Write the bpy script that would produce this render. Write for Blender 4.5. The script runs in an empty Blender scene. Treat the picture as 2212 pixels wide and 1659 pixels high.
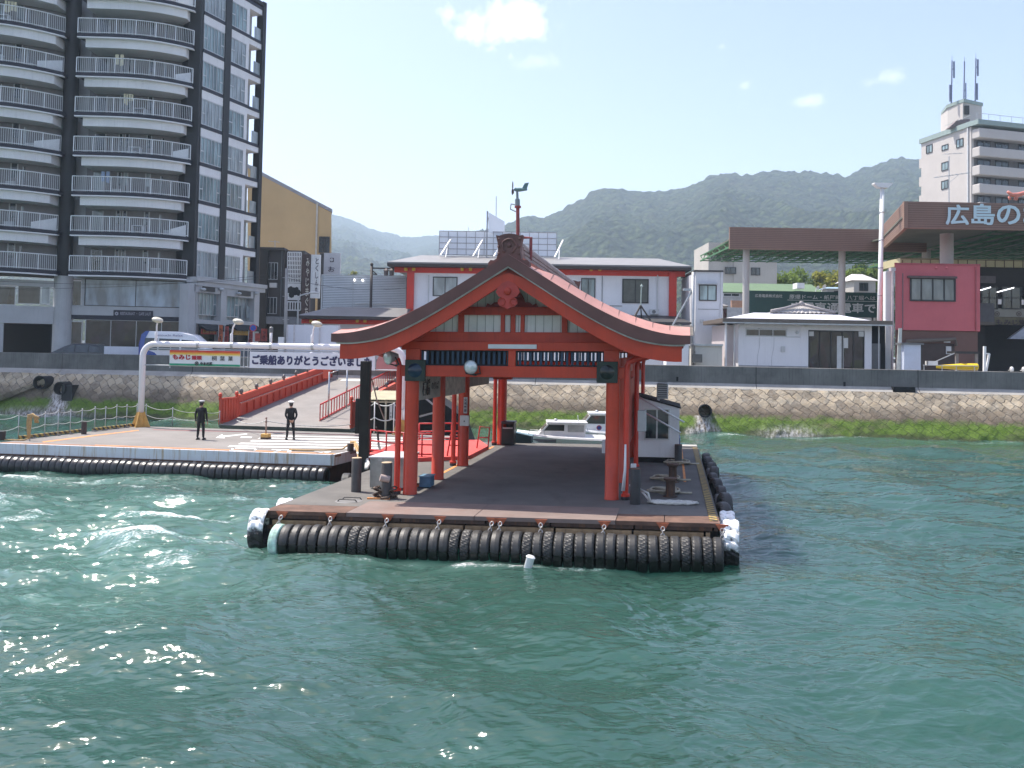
import bpy, bmesh, math, random
import numpy as np
from mathutils import Vector, Matrix, noise as mnoise
random.seed(7)
R = math.radians
SC = bpy.context.scene
COL = SC.collection
# ---------------------------------------------------------------- camera
H = 5.25                    # eye height over the water, metres
FPX, CX, ROLL, TAN = 1950.0, 1106.0, 0.018, 0.0376
HOR = 758.5                 # horizon row at the middle column (2212 x 1659 units)
PPV = HOR - FPX * TAN
th = math.atan(TAN)
FW = Vector((0, math.cos(th), math.sin(th)))
_u0 = Vector((0, -math.sin(th), math.cos(th)))
RT = Vector((math.cos(ROLL), 0, 0)) + _u0 * math.sin(ROLL)
UP = Vector((-math.sin(ROLL), 0, 0)) + _u0 * math.cos(ROLL)
cd = bpy.data.cameras.new('camera'); cam = bpy.data.objects.new('camera', cd); COL.objects.link(cam)
cam.matrix_world = Matrix(((RT.x, UP.x, -FW.x, 0), (RT.y, UP.y, -FW.y, 0), (RT.z, UP.z, -FW.z, H), (0, 0, 0, 1)))
cd.sensor_width = 36.0; cd.lens = 36.0 * FPX / 2212.0
cd.shift_y = -(829.5 - PPV) / 2212.0
cd.clip_start = 0.1; cd.clip_end = 12000
SC.camera = cam
# ---------------------------------------------------------------- sky, sun, exposure
SUN = Vector((-0.52, 0.29, 1.12)).normalized()
sun_el = math.asin(SUN.z); sun_az = math.atan2(SUN.x, SUN.y)
W = bpy.data.worlds.new('World'); SC.world = W; W.use_nodes = True
wn, wl = W.node_tree.nodes, W.node_tree.links
wn.clear()
wo = wn.new('ShaderNodeOutputWorld'); bg = wn.new('ShaderNodeBackground')
sky = wn.new('ShaderNodeTexSky'); sky.sky_type = 'NISHITA'; sky.sun_disc = False
sky.sun_elevation = sun_el; sky.sun_rotation = sun_az
sky.air_density = 1.0; sky.dust_density = 1.4; sky.ozone_density = 1.3; sky.altitude = 0
bg.inputs['Strength'].default_value = 0.128
tc = wn.new('ShaderNodeTexCoord')
def cloud_dir(u, v):
    d = FW + RT * ((u - CX) / FPX) - UP * ((v - PPV) / FPX)
    return d.normalized()
def wmath(op, a=None, b=None, c=None, clamp=False):
    n = wn.new('ShaderNodeMath'); n.operation = op; n.use_clamp = clamp
    for i, x in enumerate((a, b, c)):
        if x is None: continue
        if isinstance(x, (int, float)): n.inputs[i].default_value = x
        else: wl.new(x, n.inputs[i])
    return n.outputs[0]
ns = wn.new('ShaderNodeTexNoise'); ns.inputs['Scale'].default_value = 26; ns.inputs['Detail'].default_value = 9; ns.inputs['Roughness'].default_value = 0.62
wl.new(tc.outputs['Generated'], ns.inputs['Vector'])
cl_total = None
for (u, v, ru, rv, k) in ((1095, 48, 112, 52, .95), (1165, 132, 44, 20, .35), (1745, 222, 50, 20, .45), (1915, 168, 38, 20, .45), (1608, 185, 14, 9, .25), (1560, 100, 9, 6, .2)):
    d = cloud_dir(u, v)
    n1 = wn.new('ShaderNodeVectorMath'); n1.operation = 'SUBTRACT'; wl.new(tc.outputs['Generated'], n1.inputs[0]); n1.inputs[1].default_value = d
    n2 = wn.new('ShaderNodeVectorMath'); n2.operation = 'DIVIDE'; wl.new(n1.outputs[0], n2.inputs[0]); n2.inputs[1].default_value = (ru / FPX, ru / FPX, rv / FPX)
    n3 = wn.new('ShaderNodeVectorMath'); n3.operation = 'LENGTH'; wl.new(n2.outputs[0], n3.inputs[0])
    m = wmath('SUBTRACT', 1.0, n3.outputs[1])
    m = wmath('ADD', m, wmath('MULTIPLY', wmath('SUBTRACT', ns.outputs[0], 0.5), 3.4))
    m = wmath('MULTIPLY', wmath('SUBTRACT', m, 0.05), .85, clamp=True)
    m = wmath('MULTIPLY', wmath('POWER', m, 0.9), k)
    cl_total = m if cl_total is None else wmath('MAXIMUM', cl_total, m)
mixc = wn.new('ShaderNodeMix'); mixc.data_type = 'RGBA'
tint = wn.new('ShaderNodeMix'); tint.data_type = 'RGBA'; tint.blend_type = 'MULTIPLY'; tint.inputs[0].default_value = 1.0
wl.new(sky.outputs[0], tint.inputs[6]); tint.inputs[7].default_value = (1.09, .96, .955, 1)
wl.new(cl_total, mixc.inputs[0]); wl.new(tint.outputs[2], mixc.inputs[6]); mixc.inputs[7].default_value = (7.6, 7.5, 7.6, 1)
wl.new(mixc.outputs[2], bg.inputs['Color']); wl.new(bg.outputs[0], wo.inputs[0])
sd = bpy.data.lights.new('sun', 'SUN'); sd.energy = 3.7; sd.angle = R(0.55); sd.color = (1.0, 0.94, 0.85)
so = bpy.data.objects.new('sun', sd); COL.objects.link(so); so.rotation_euler = SUN.to_track_quat('Z', 'Y').to_euler(); so.location = (-50, 30, 110)
SC.view_settings.view_transform = 'Standard'; SC.view_settings.look = 'None'; SC.view_settings.gamma = 1.0
SC.view_settings.use_curve_mapping = False
SC.view_settings.exposure = 1.06
SC.cycles.use_denoising = True
SC.cycles.max_bounces = 8; SC.cycles.volume_bounces = 1; SC.cycles.sample_clamp_indirect = 6.0
# ---------------------------------------------------------------- measuring the photograph (units: 2212 x 1659)
EYE = Vector((0, 0, H))
def ray(u, v): return FW + RT * ((u - CX) / FPX) - UP * ((v - PPV) / FPX)
def G(u, v, z):
    d = ray(u, v); return EYE + d * ((z - H) / d.z)
def Yp(u, v, y):
    d = ray(u, v); return EYE + d * (y / d.y)
class Face:
    """a vertical plane standing in the world: e runs along it to the right, n points out to the viewer"""
    def __init__(s, x, y, yaw=0.0):
        s.o = Vector((x, y, 0)); s.e = Vector((math.cos(yaw), -math.sin(yaw), 0)); s.n = Vector((s.e.y, -s.e.x, 0))
        s.M = Matrix(((s.e.x, -s.n.x, 0, x), (s.e.y, -s.n.y, 0, y), (0, 0, 1, 0), (0, 0, 0, 1)))   # local x along, y into depth, z up
    def sz(s, u, v, out=0.0):
        d = ray(u, v); o = s.o + s.n * out
        t = (o - EYE).dot(s.n) / d.dot(s.n)
        p = EYE + d * t
        return (p - s.o).dot(s.e), p.z
    def rect(s, u0, v0, u1, v1, out=0.0):
        uc, vc = (u0 + u1) / 2, (v0 + v1) / 2
        return s.sz(u0, vc, out)[0], s.sz(uc, v1, out)[1], s.sz(u1, vc, out)[0], s.sz(uc, v0, out)[1]
    def pt(s, a, z, out=0.0):
        return s.o + s.e * a + s.n * out + Vector((0, 0, z))
    def pix(s, u, v, out=0.0):
        a, z = s.sz(u, v, out); return s.pt(a, z, out)
def face_at(u, y, yaw=0.0):
    d = ray(u, 700); return Face(d.x * y / d.y, y, yaw)
# ---------------------------------------------------------------- mesh builder
class MB:
    def __init__(s, M=None):
        s.v, s.f, s.mi, s.M, s.cur = [], [], [], M or Matrix.Identity(4), 0
    def add(s, vs, fs):
        n = len(s.v); M = s.M
        s.v += [tuple(M @ Vector(p)) for p in vs]; s.f += [tuple(i + n for i in f) for f in fs]; s.mi += [s.cur] * len(fs)
        return s
    def box(s, x0, x1, y0, y1, z0, z1):
        if x0 > x1: x0, x1 = x1, x0
        if y0 > y1: y0, y1 = y1, y0
        if z0 > z1: z0, z1 = z1, z0
        return s.add([(x0, y0, z0), (x1, y0, z0), (x1, y1, z0), (x0, y1, z0), (x0, y0, z1), (x1, y0, z1), (x1, y1, z1), (x0, y1, z1)],
                     [(0, 3, 2, 1), (4, 5, 6, 7), (0, 1, 5, 4), (1, 2, 6, 5), (2, 3, 7, 6), (3, 0, 4, 7)])
    def cbox(s, x0, x1, y0, y1, z0, z1, c=0.02):
        """box with chamfered edges"""
        b = bmesh.new(); bmesh.ops.create_cube(b, size=1.0)
        for p in b.verts: p.co = Vector(((x0 + x1) / 2 + p.co.x * (x1 - x0), (y0 + y1) / 2 + p.co.y * (y1 - y0), (z0 + z1) / 2 + p.co.z * (z1 - z0)))
        bmesh.ops.bevel(b, geom=b.edges[:], offset=c, segments=2, affect='EDGES', profile=0.5)
        b.verts.index_update()
        s.add([p.co.copy() for p in b.verts], [[p.index for p in f.verts] for f in b.faces]); b.free(); return s
    def quad(s, *p): return s.add(p, [tuple(range(len(p)))])
    def prism(s, poly, d):
        """polygon (list of 3-vectors, in order) swept by vector d"""
        n = len(poly); d = Vector(d); p = [Vector(q) for q in poly]
        nrm = sum(((p[i] - p[0]).cross(p[(i + 1) % n] - p[0]) for i in range(1, n)), Vector())
        if nrm.dot(d) > 0: p = p[::-1]
        return s.add(p + [q + d for q in p], [tuple(range(n)), tuple(range(2 * n - 1, n - 1, -1))] + [(i, n + i, n + (i + 1) % n, (i + 1) % n) for i in range(n)])
    def bar(s, a, b, w, h=None):
        """square bar from a to b"""
        a, b = Vector(a), Vector(b); h = h or w; d = b - a
        if d.length < 1e-6: return s
        q = d.to_track_quat('Z', 'Y').to_matrix(); x, y = q.col[0] * w / 2, q.col[1] * h / 2
        return s.prism([a - x - y, a + x - y, a + x + y, a - x + y], d)
    def tube(s, path, r, n=8, cap=True, closed=False):
        P = [Vector(p) for p in path]; m = len(P); rs = r if isinstance(r, (list, tuple)) else [r] * m
        vs, fs = [], []; up = None
        for i, p in enumerate(P):
            t = (P[(i + 1) % m] - P[i - 1]) if closed else (P[min(i + 1, m - 1)] - P[max(i - 1, 0)])
            t = t.normalized() if t.length > 1e-9 else Vector((0, 0, 1))
            if up is None: up = t.orthogonal().normalized()
            up = (up - t * up.dot(t)); up = up.normalized() if up.length > 1e-6 else t.orthogonal().normalized()
            w = t.cross(up)
            vs += [p + (up * math.cos(2 * math.pi * k / n) + w * math.sin(2 * math.pi * k / n)) * rs[i] for k in range(n)]
        for i in range(m if closed else m - 1):
            j = (i + 1) % m
            fs += [(i * n + k, i * n + (k + 1) % n, j * n + (k + 1) % n, j * n + k) for k in range(n)]
        if cap and not closed: fs += [tuple(range(n - 1, -1, -1)), tuple((m - 1) * n + k for k in range(n))]
        return s.add(vs, fs)
    def cyl(s, a, b, r, r2=None, n=12): return s.tube([a, b], [r, r if r2 is None else r2], n)
    def lathe(s, prof, c=(0, 0, 0), n=24, axis='z', arc=None):
        """prof: (radius, height) pairs"""
        vs, fs = [], []; m = len(prof)
        for k in range(n):
            a = 2 * math.pi * k / n
            for (r, h) in prof:
                p = {'z': (r * math.cos(a), r * math.sin(a), h), 'x': (h, r * math.cos(a), r * math.sin(a)), 'y': (r * math.sin(a), h, r * math.cos(a))}[axis]
                vs.append((c[0] + p[0], c[1] + p[1], c[2] + p[2]))
        for k in range(n):
            q = (k + 1) % n
            fs += [(k * m + i, q * m + i, q * m + i + 1, k * m + i + 1) for i in range(m - 1)]
        return s.add(vs, fs)
    def ball(s, c, r, n=12, k=8):
        rx, ry, rz = r if isinstance(r, (tuple, list)) else (r, r, r)
        vs = [(c[0], c[1], c[2] - rz)]; fs = []
        for i in range(1, k):
            t = -math.pi / 2 + math.pi * i / k
            vs += [(c[0] + rx * math.cos(t) * math.cos(2 * math.pi * j / n), c[1] + ry * math.cos(t) * math.sin(2 * math.pi * j / n), c[2] + rz * math.sin(t)) for j in range(n)]
        vs.append((c[0], c[1], c[2] + rz)); L = len(vs) - 1
        fs += [(0, 1 + (j + 1) % n, 1 + j) for j in range(n)]
        for i in range(k - 2): fs += [(1 + i * n + j, 1 + i * n + (j + 1) % n, 1 + (i + 1) * n + (j + 1) % n, 1 + (i + 1) * n + j) for j in range(n)]
        fs += [(L, 1 + (k - 2) * n + j, 1 + (k - 2) * n + (j + 1) % n) for j in range(n)]
        return s.add(vs, fs)
    def grid(s, rows):
        m = len(rows[0]); vs = [p for r in rows for p in r]
        return s.add(vs, [(i * m + j, i * m + j + 1, (i + 1) * m + j + 1, (i + 1) * m + j) for i in range(len(rows) - 1) for j in range(m - 1)])
    def build(s, name, mats, parent=None, smooth=False, auto=None):
        me = bpy.data.meshes.new(name); me.from_pydata(s.v, [], s.f)
        if not isinstance(mats, (list, tuple)): mats = [mats]
        for m in mats: me.materials.append(m)
        if len(mats) > 1: me.polygons.foreach_set('material_index', s.mi)
        b = bmesh.new(); b.from_mesh(me); bmesh.ops.recalc_face_normals(b, faces=b.faces[:]); b.to_mesh(me); b.free()
        if smooth: me.polygons.foreach_set('use_smooth', [True] * len(me.polygons))
        if auto: 
            me.polygons.foreach_set('use_smooth', [True] * len(me.polygons)); me.set_sharp_from_angle(angle=R(auto))
        me.update()
        o = bpy.data.objects.new(name, me); COL.objects.link(o)
        if parent is not None: adopt(o, parent)
        return o
MW = {}
def adopt(o, parent):
    o.parent = parent; o.matrix_parent_inverse = MW.get(parent.name, Matrix.Identity(4)).inverted()
def tag(o, label=None, cat=None, group=None, kind=None):
    if label: o['label'] = label
    if cat: o['category'] = cat
    if group: o['group'] = group
    if kind: o['kind'] = kind
    return o
def thing(name, label, cat, loc=(0, 0, 0), group=None):
    o = bpy.data.objects.new(name, None); COL.objects.link(o); o.location = loc; o.empty_display_size = .3
    MW[o.name] = Matrix.Translation(Vector(loc))
    return tag(o, label, cat, group)
def clone(root, M, label=None, group=None):
    """a copy of a thing with its parts and their sub-parts, moved to world matrix M"""
    c = root.copy(); COL.objects.link(c); c.matrix_world = M
    if label: c['label'] = label
    if group: c['group'] = group
    for ch in list(root.children):
        d = ch.copy(); COL.objects.link(d); d.parent = c; d.matrix_parent_inverse = ch.matrix_parent_inverse.copy()
        for g in list(ch.children):
            e = g.copy(); COL.objects.link(e); e.parent = d; e.matrix_parent_inverse = g.matrix_parent_inverse.copy()
    return c
# ---------------------------------------------------------------- materials
MATS = {}
def nt(name):
    m = bpy.data.materials.new(name); m.use_nodes = True
    t = m.node_tree; t.nodes.clear()
    o = t.nodes.new('ShaderNodeOutputMaterial'); p = t.nodes.new('ShaderNodeBsdfPrincipled'); t.links.new(p.outputs[0], o.inputs[0])
    return m, t, p
class NG:
    def __init__(s, t): s.t = t
    def n(s, kind, **kw):
        x = s.t.nodes.new(kind)
        for k, v in kw.items():
            if hasattr(x, k) and not isinstance(v, bpy.types.NodeSocket) and k not in ('Scale',): setattr(x, k, v)
            else: s.set(x.inputs[k], v)
        return x
    def set(s, sock, v):
        if isinstance(v, bpy.types.NodeSocket): s.t.links.new(v, sock)
        else: sock.default_value = v
    def math(s, op, a, b=0.0, clamp=False):
        x = s.t.nodes.new('ShaderNodeMath'); x.operation = op; x.use_clamp = clamp
        s.set(x.inputs[0], a); s.set(x.inputs[1], b); return x.outputs[0]
    def mix(s, f, a, b, blend='MIX'):
        x = s.t.nodes.new('ShaderNodeMix'); x.data_type = 'RGBA'; x.blend_type = blend
        s.set(x.inputs[0], f); s.set(x.inputs[6], a if not isinstance(a, tuple) else (*a[:3], 1)); s.set(x.inputs[7], b if not isinstance(b, tuple) else (*b[:3], 1)); return x.outputs[2]
    def coord(s, which='Object'): return s.t.nodes.new('ShaderNodeTexCoord').outputs[which]
    def noise(s, vec, scale, detail=4, rough=.55, dist=0.0):
        x = s.t.nodes.new('ShaderNodeTexNoise'); s.set(x.inputs['Vector'], vec); x.inputs['Scale'].default_value = scale
        x.inputs['Detail'].default_value = detail; x.inputs['Roughness'].default_value = rough; x.inputs['Distortion'].default_value = dist; return x.outputs[0]
    def map(s, vec, loc=(0, 0, 0), rot=(0, 0, 0), sc=(1, 1, 1)):
        x = s.t.nodes.new('ShaderNodeMapping'); s.set(x.inputs[0], vec); x.inputs[1].default_value = loc; x.inputs[2].default_value = rot; x.inputs[3].default_value = sc; return x.outputs[0]
    def ramp(s, f, *stops):
        x = s.t.nodes.new('ShaderNodeValToRGB'); s.set(x.inputs[0], f); e = x.color_ramp.elements
        while len(e) < len(stops): e.new(0.5)
        for k, (p, c) in enumerate(stops):
            e[k].position = p; e[k].color = (*c[:3], 1) if isinstance(c, tuple) else (c, c, c, 1)
        return x.outputs[0]
    def bump(s, h, strength=.3, dist=.02):
        x = s.t.nodes.new('ShaderNodeBump'); s.set(x.inputs['Height'], h); x.inputs['Strength'].default_value = strength; x.inputs['Distance'].default_value = dist; return x.outputs[0]
    def sep(s, v):
        x = s.t.nodes.new('ShaderNodeSeparateXYZ'); s.set(x.inputs[0], v); return x.outputs
def mat(name, col, rough=.6, var=.18, scale=2.5, metal=0.0, bump=0.0, bscale=30, streak=0.0, scol=None, spec=.5, rand=0.0, dirt=0.0, dcol=(.05, .045, .04), coat=0.0):
    """plain painted / mineral surface: two scales of tone variation, optional vertical streaks, blotches of dirt and grain"""
    if name in MATS: return MATS[name]
    m, t, p = nt(name); g = NG(t); oc = g.coord()
    c = col[:3]
    f = g.noise(oc, scale, 5, .6); f2 = g.noise(oc, scale * 9, 3, .6)
    lo = tuple(max(0, x * (1 - var)) for x in c); hi = tuple(min(1, x * (1 + var * .8)) for x in c)
    cc = g.mix(g.ramp(f, (.3, 0.0), (.7, 1.0)), lo, hi)
    cc = g.mix(g.math('MULTIPLY', g.math('SUBTRACT', f2, .5), var * 1.2, True), cc, tuple(x * .55 for x in c))
    if streak:
        sv = g.map(oc, sc=(6, 6, .35)); sn = g.noise(sv, 1.6, 5, .65)
        cc = g.mix(g.math('MULTIPLY', g.ramp(sn, (.52, 0.0), (.72, 1.0)), streak), cc, scol or tuple(x * .4 for x in c))
    if dirt:
        dn = g.noise(oc, scale * .6, 8, .7)
        cc = g.mix(g.math('MULTIPLY', g.ramp(dn, (.5, 0.0), (.68, 1.0)), dirt), cc, dcol)
    if rand:
        oi = t.nodes.new('ShaderNodeObjectInfo')
        cc = g.mix(g.math('MULTIPLY', oi.outputs['Random'], rand), cc, tuple(x * .3 for x in c))
    g.set(p.inputs['Base Color'], cc)
    g.set(p.inputs['Roughness'], g.math('ADD', rough - .08, g.math('MULTIPLY', f2, .16), True)); p.inputs['Metallic'].default_value = metal
    p.inputs['Specular IOR Level'].default_value = spec
    if coat: p.inputs['Coat Weight'].default_value = coat; p.inputs['Coat Roughness'].default_value = .1
    if bump: g.set(p.inputs['Normal'], g.bump(g.noise(oc, bscale, 5, .6), bump, .02))
    MATS[name] = m; return m
def glass(name, col=(.02, .03, .035), rough=.05, var=.5):
    """window glass seen from outside: dark, glossy, slightly uneven, with rooms and curtains hinted at by tone"""
    if name in MATS: return MATS[name]
    m, t, p = nt(name); g = NG(t); oc = g.coord()
    f = g.noise(g.map(oc, sc=(1, 1, .35)), 1.1, 3, .5)
    g.set(p.inputs['Base Color'], g.mix(g.ramp(f, (.35, 0.0), (.65, 1.0)), tuple(x * (1 - var) for x in col), tuple(x * (1 + var) for x in col)))
    p.inputs['Roughness'].default_value = rough; p.inputs['IOR'].default_value = 1.5; p.inputs['Specular IOR Level'].default_value = .8
    g.set(p.inputs['Normal'], g.bump(g.noise(oc, .7, 2, .5), .12, .05))
    MATS[name] = m; return m
# ---------------------------------------------------------------- lettering
def text_shape(body, bold=0.0):
    cu = bpy.data.curves.new('lettering', 'FONT'); cu.body = body; cu.offset = bold; cu.resolution_u = 3; cu.extrude = 0.004
    ob = bpy.data.objects.new('lettering', cu); COL.objects.link(ob)
    dg = bpy.context.evaluated_depsgraph_get(); dg.update()
    me = bpy.data.meshes.new_from_object(ob.evaluated_get(dg))
    vs = [v.co.copy() for v in me.vertices]; fs = [tuple(p.vertices) for p in me.polygons]
    bpy.data.objects.remove(ob); bpy.data.curves.remove(cu); bpy.data.meshes.remove(me)
    if not vs: return [], [], (0, 1, 0, 1)
    xs = [v.x for v in vs]; ys = [v.y for v in vs]
    return vs, fs, (min(xs), max(xs), min(ys), max(ys))
def letters(mb, body, M, x0, z0, x1, z1, bold=0.02, out=0.012, vertical=False, fat=0.0):
    """lettering fitted into the rectangle x0..x1, z0..z1 on the local x-z plane of M, standing 'out' proud of it (towards -y)"""
    if fat:   # heavier strokes: the outline laid again a little to each side, each a millimetre prouder
        for k, (dx, dz) in enumerate(((-fat, -fat), (fat, -fat), (-fat, fat), (fat, fat), (0, 0))): letters(mb, body, M, x0 + dx, z0 + dz, x1 + dx, z1 + dz, bold, out + .0015 * k)
        return
    if vertical:
        n = len(body); dz = (z1 - z0) / n
        for i, ch in enumerate(body): letters(mb, ch, M, x0, z1 - (i + .93) * dz, x1, z1 - (i + .07) * dz, bold, out)
        return
    vs, fs, (a, b, c, d) = text_shape(body, bold)
    if not vs: return
    kx, kz = (x1 - x0) / max(b - a, 1e-6), (z1 - z0) / max(d - c, 1e-6)
    old = mb.M; mb.M = M
    mb.add([(x0 + (v.x - a) * kx, -out - v.z * .5, z0 + (v.y - c) * kz) for v in vs], fs); mb.M = old
# ================================================================ SETTING: water, quay, hills
def vnoise(x, y, seed=0):
    xi, yi = np.floor(x).astype(np.int64), np.floor(y).astype(np.int64); fx, fy = x - xi, y - yi
    fx = fx * fx * (3 - 2 * fx); fy = fy * fy * (3 - 2 * fy)
    def h(a, b):
        n = (a * 374761393 + b * 668265263 + seed * 1442695041) & 0xffffffff
        n = ((n ^ (n >> 13)) * 1274126177) & 0xffffffff
        return ((n ^ (n >> 16)) & 0xffff) / 65535.0
    return (h(xi, yi) * (1 - fx) + h(xi + 1, yi) * fx) * (1 - fy) + (h(xi, yi + 1) * (1 - fx) + h(xi + 1, yi + 1) * fx) * fy
def fbm(x, y, o=4, seed=0):
    a, t, s = 1.0, 0.0, 0.0
    for k in range(o):
        s = s + a * (vnoise(x * 2 ** k, y * 2 ** k, seed + k) - .5); t += a; a *= .5
    return s / t * 2
def np_grid(name, X, Y, Z, m, attrs=None, smooth=True):
    r, c = X.shape
    me = bpy.data.meshes.new(name); n = r * c
    me.vertices.add(n); me.vertices.foreach_set('co', np.stack([X, Y, Z], -1).astype(np.float32).ravel())
    i = np.arange(n).reshape(r, c); q = np.stack([i[:-1, :-1], i[:-1, 1:], i[1:, 1:], i[1:, :-1]], -1).reshape(-1, 4)
    k = len(q); me.loops.add(k * 4); me.loops.foreach_set('vertex_index', q.astype(np.int32).ravel())
    me.polygons.add(k); me.polygons.foreach_set('loop_start', np.arange(0, k * 4, 4, dtype=np.int32))
    me.polygons.foreach_set('loop_total', np.full(k, 4, np.int32)); me.update(calc_edges=True)
    me.polygons.foreach_set('use_smooth', [smooth] * k)
    for an, av in (attrs or {}).items():
        a = me.attributes.new(an, 'FLOAT', 'POINT'); a.data.foreach_set('value', av.astype(np.float32).ravel())
    me.materials.append(m); o = bpy.data.objects.new(name, me); COL.objects.link(o); return o
# ---- sea
m_water, t, p = nt('sea_water'); g = NG(t); oc = g.coord()
fo = t.nodes.new('ShaderNodeAttribute'); fo.attribute_name = 'foam'
big = g.noise(oc, .16, 4, .55); mid = g.noise(g.map(oc, sc=(1, 1.8, 1)), .9, 4, .6)
body = g.mix(g.ramp(big, (.3, 0.0), (.7, 1.0)), (.022, .062, .049), (.036, .096, .079))
ch = t.nodes.new('ShaderNodeAttribute'); ch.attribute_name = 'churn'
body = g.mix(g.math('MULTIPLY', ch.outputs['Fac'], .75, True), body, (.070, .150, .120))
body = g.mix(g.math('MULTIPLY', mid, .45), body, (.012, .040, .028))
fn = g.noise(g.map(oc, sc=(1, 1.5, 1)), 5.5, 7, .72, .6); fn2 = g.noise(oc, 16.0, 5, .7)
fk = g.math('ADD', g.math('MULTIPLY', fo.outputs['Fac'], 1.15), g.math('MULTIPLY', g.math('SUBTRACT', g.math('ADD', g.math('MULTIPLY', fn, .7), g.math('MULTIPLY', fn2, .3)), .56), 2.6))
fk = g.math('MULTIPLY', g.ramp(fk, (.46, 0.0), (1.0, .85)), g.math('MINIMUM', g.math('MULTIPLY', fo.outputs['Fac'], 4.0), 1.0), True)
milky = g.mix(g.math('MULTIPLY', fo.outputs['Fac'], .6, True), body, (.12, .23, .20))
g.set(p.inputs['Base Color'], g.mix(fk, milky, (.80, .84, .84)))
p.subsurface_method = 'BURLEY'; p.inputs['Subsurface Weight'].default_value = 1.0; p.inputs['Subsurface Radius'].default_value = (.5, 1.0, .9); p.inputs['Subsurface Scale'].default_value = 2.6
g.set(p.inputs['Roughness'], g.math('ADD', .055, g.math('MULTIPLY', fk, .6))); p.inputs['IOR'].default_value = 1.333; p.inputs['Specular IOR Level'].default_value = .85
r1 = g.noise(g.map(oc, rot=(0, 0, .25), sc=(1, 2.6, 1)), 1.5, 2, .5, .5); r2 = g.noise(g.map(oc, rot=(0, 0, -.35), sc=(1, 2.0, 1)), 6.5, 3, .5, .4)
b1 = t.nodes.new('ShaderNodeBump'); b1.inputs['Strength'].default_value = .95; b1.inputs['Distance'].default_value = .060; g.set(b1.inputs['Height'], r1)
b2 = t.nodes.new('ShaderNodeBump'); b2.inputs['Strength'].default_value = .8; b2.inputs['Distance'].default_value = .012; g.set(b2.inputs['Height'], r2); g.set(b2.inputs['Normal'], b1.outputs[0])
g.set(p.inputs['Normal'], b2.outputs[0])
def sea():
    inv = np.concatenate([np.linspace(1 / 4.0, 1 / 10.2, 60, endpoint=False), np.linspace(1 / 10.2, 1 / 82.0, 700)])
    ys = 1 / inv
    ts = np.concatenate([np.linspace(-1.6, -.64, 50, endpoint=False), np.linspace(-.64, .64, 560), np.linspace(.64, 1.6, 51)[1:]])
    Y, T = np.meshgrid(ys, ts, indexing='ij'); X = T * Y
    rng = np.random.default_rng(5)
    wx = X + 1.1 * fbm(X * .22, Y * .22, 3, 3); wy = Y + 1.1 * fbm(X * .22 + 50, Y * .22, 3, 9)
    Z = np.zeros_like(X)
    for k in range(54):
        lam = 0.5 * (14.0 ** rng.random()); th_ = rng.normal(1.15, .62) + (math.pi if rng.random() < .2 else 0)
        amp = lam * (.0066 if lam > 2.5 else .0050); kk = 2 * math.pi / lam
        ph = kk * (wx * math.cos(th_) + wy * math.sin(th_)) + rng.random() * 6.28
        fade = np.clip(lam / (Y * .012 + .05) - .6, 0, 1)
        s = np.sin(ph); Z += amp * fade * (1.25 * (1 - np.abs(s)) ** 1.3 - .55 if lam < 3 else s)
    # the ferry's wash churns the water on the left of the landing stage
    wash = np.zeros_like(X); foam = np.zeros_like(X)
    for (u, v, rx, ry, k, wh) in ((205, 1130, 7.5, 5.5, 1.0, .0), (112, 1186, 2.2, .55, .6, .95), (250, 1215, 2.2, .6, .4, .55), (408, 1118, 1.9, .65, .6, .95), (330, 1112, 2.6, .4, .3, .6), (385, 1168, 1.9, .5, .5, .62),
                                  (200, 1035, 4.0, .9, .5, .75), (60, 1030, 3.0, .8, .5, .75), (170, 1080, 4, .7, .3, .55), (60, 1160, 2.0, .8, .4, .6), (290, 1240, 3.2, .9, .3, .46), (40, 1280, 1.8, .7, .3, .5), (500, 1180, 2.2, .8, .2, .42), (120, 1330, 2.5, .9, .2, .35),
                                  (150, 1110, 1.6, .35, .2, .8), (300, 1160, 1.5, .35, .2, .75), (30, 1120, 1.2, .5, .2, .7), (230, 1175, 1.2, .3, .2, .7), (60, 1232, 1.4, .4, .2, .65), (330, 1055, 1.5, .3, .2, .7), (470, 1150, 1.2, .3, .1, .6), (520, 1085, 1.2, .3, .1, .5), (1700, 1090, 1.5, .2, .0, .5), (420, 1260, 1.8, .4, .1, .5), (180, 1290, 1.6, .4, .1, .6), (995, 1219, .5, .28, .2, 1.0), (1250, 1222, 1.0, .26, .2, .95), (1110, 1224, 1.5, .2, .1, .75), (700, 1200, 1.6, .25, .1, .5), (850, 1212, 1.4, .25, .1, .55), (1420, 1221, 1.2, .2, .1, .62), (2130, 1048, .4, .3, .1, .9),
                                  (1800, 946, 9, .5, .0, .62), (1600, 942, 4, .6, .0, .6), (2150, 957, 5, .5, .0, .6), (70, 898, 7, 1.2, .1, .62), (280, 902, 6, 1.0, .1, .72), (400, 912, 6, .9, .1, .55), (1400, 940, 5, .5, .0, .55)):
        c = G(u, v, 0); d2 = ((X - c.x) / rx) ** 2 + ((Y - c.y) / ry) ** 2; e = np.exp(-d2 * 1.1)
        wash += k * e; foam = np.maximum(foam, wh * np.exp(-d2 * .7))
    for (u, v, rx, ry, k) in ((260, 1190, 6.0, 2.2, .8), (120, 1090, 6.0, 3.0, .8), (420, 1140, 4.0, 1.6, .8), (90, 1290, 4.0, 1.6, .6), (330, 1270, 4.0, 1.5, .5), (520, 1180, 3.0, 1.4, .5), (100, 1040, 7, 2.0, .8)):
        c = G(u, v, 0); wash += k * .6 * np.exp(-(((X - c.x) / rx) ** 2 + ((Y - c.y) / ry) ** 2))
    foam = np.maximum(foam, .40 * np.clip(wash, 0, 1) * np.clip(.75 + 1.1 * fbm(X * .55 + Y * .2, Y * 1.2, 4, 91), 0, 1.3))
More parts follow.
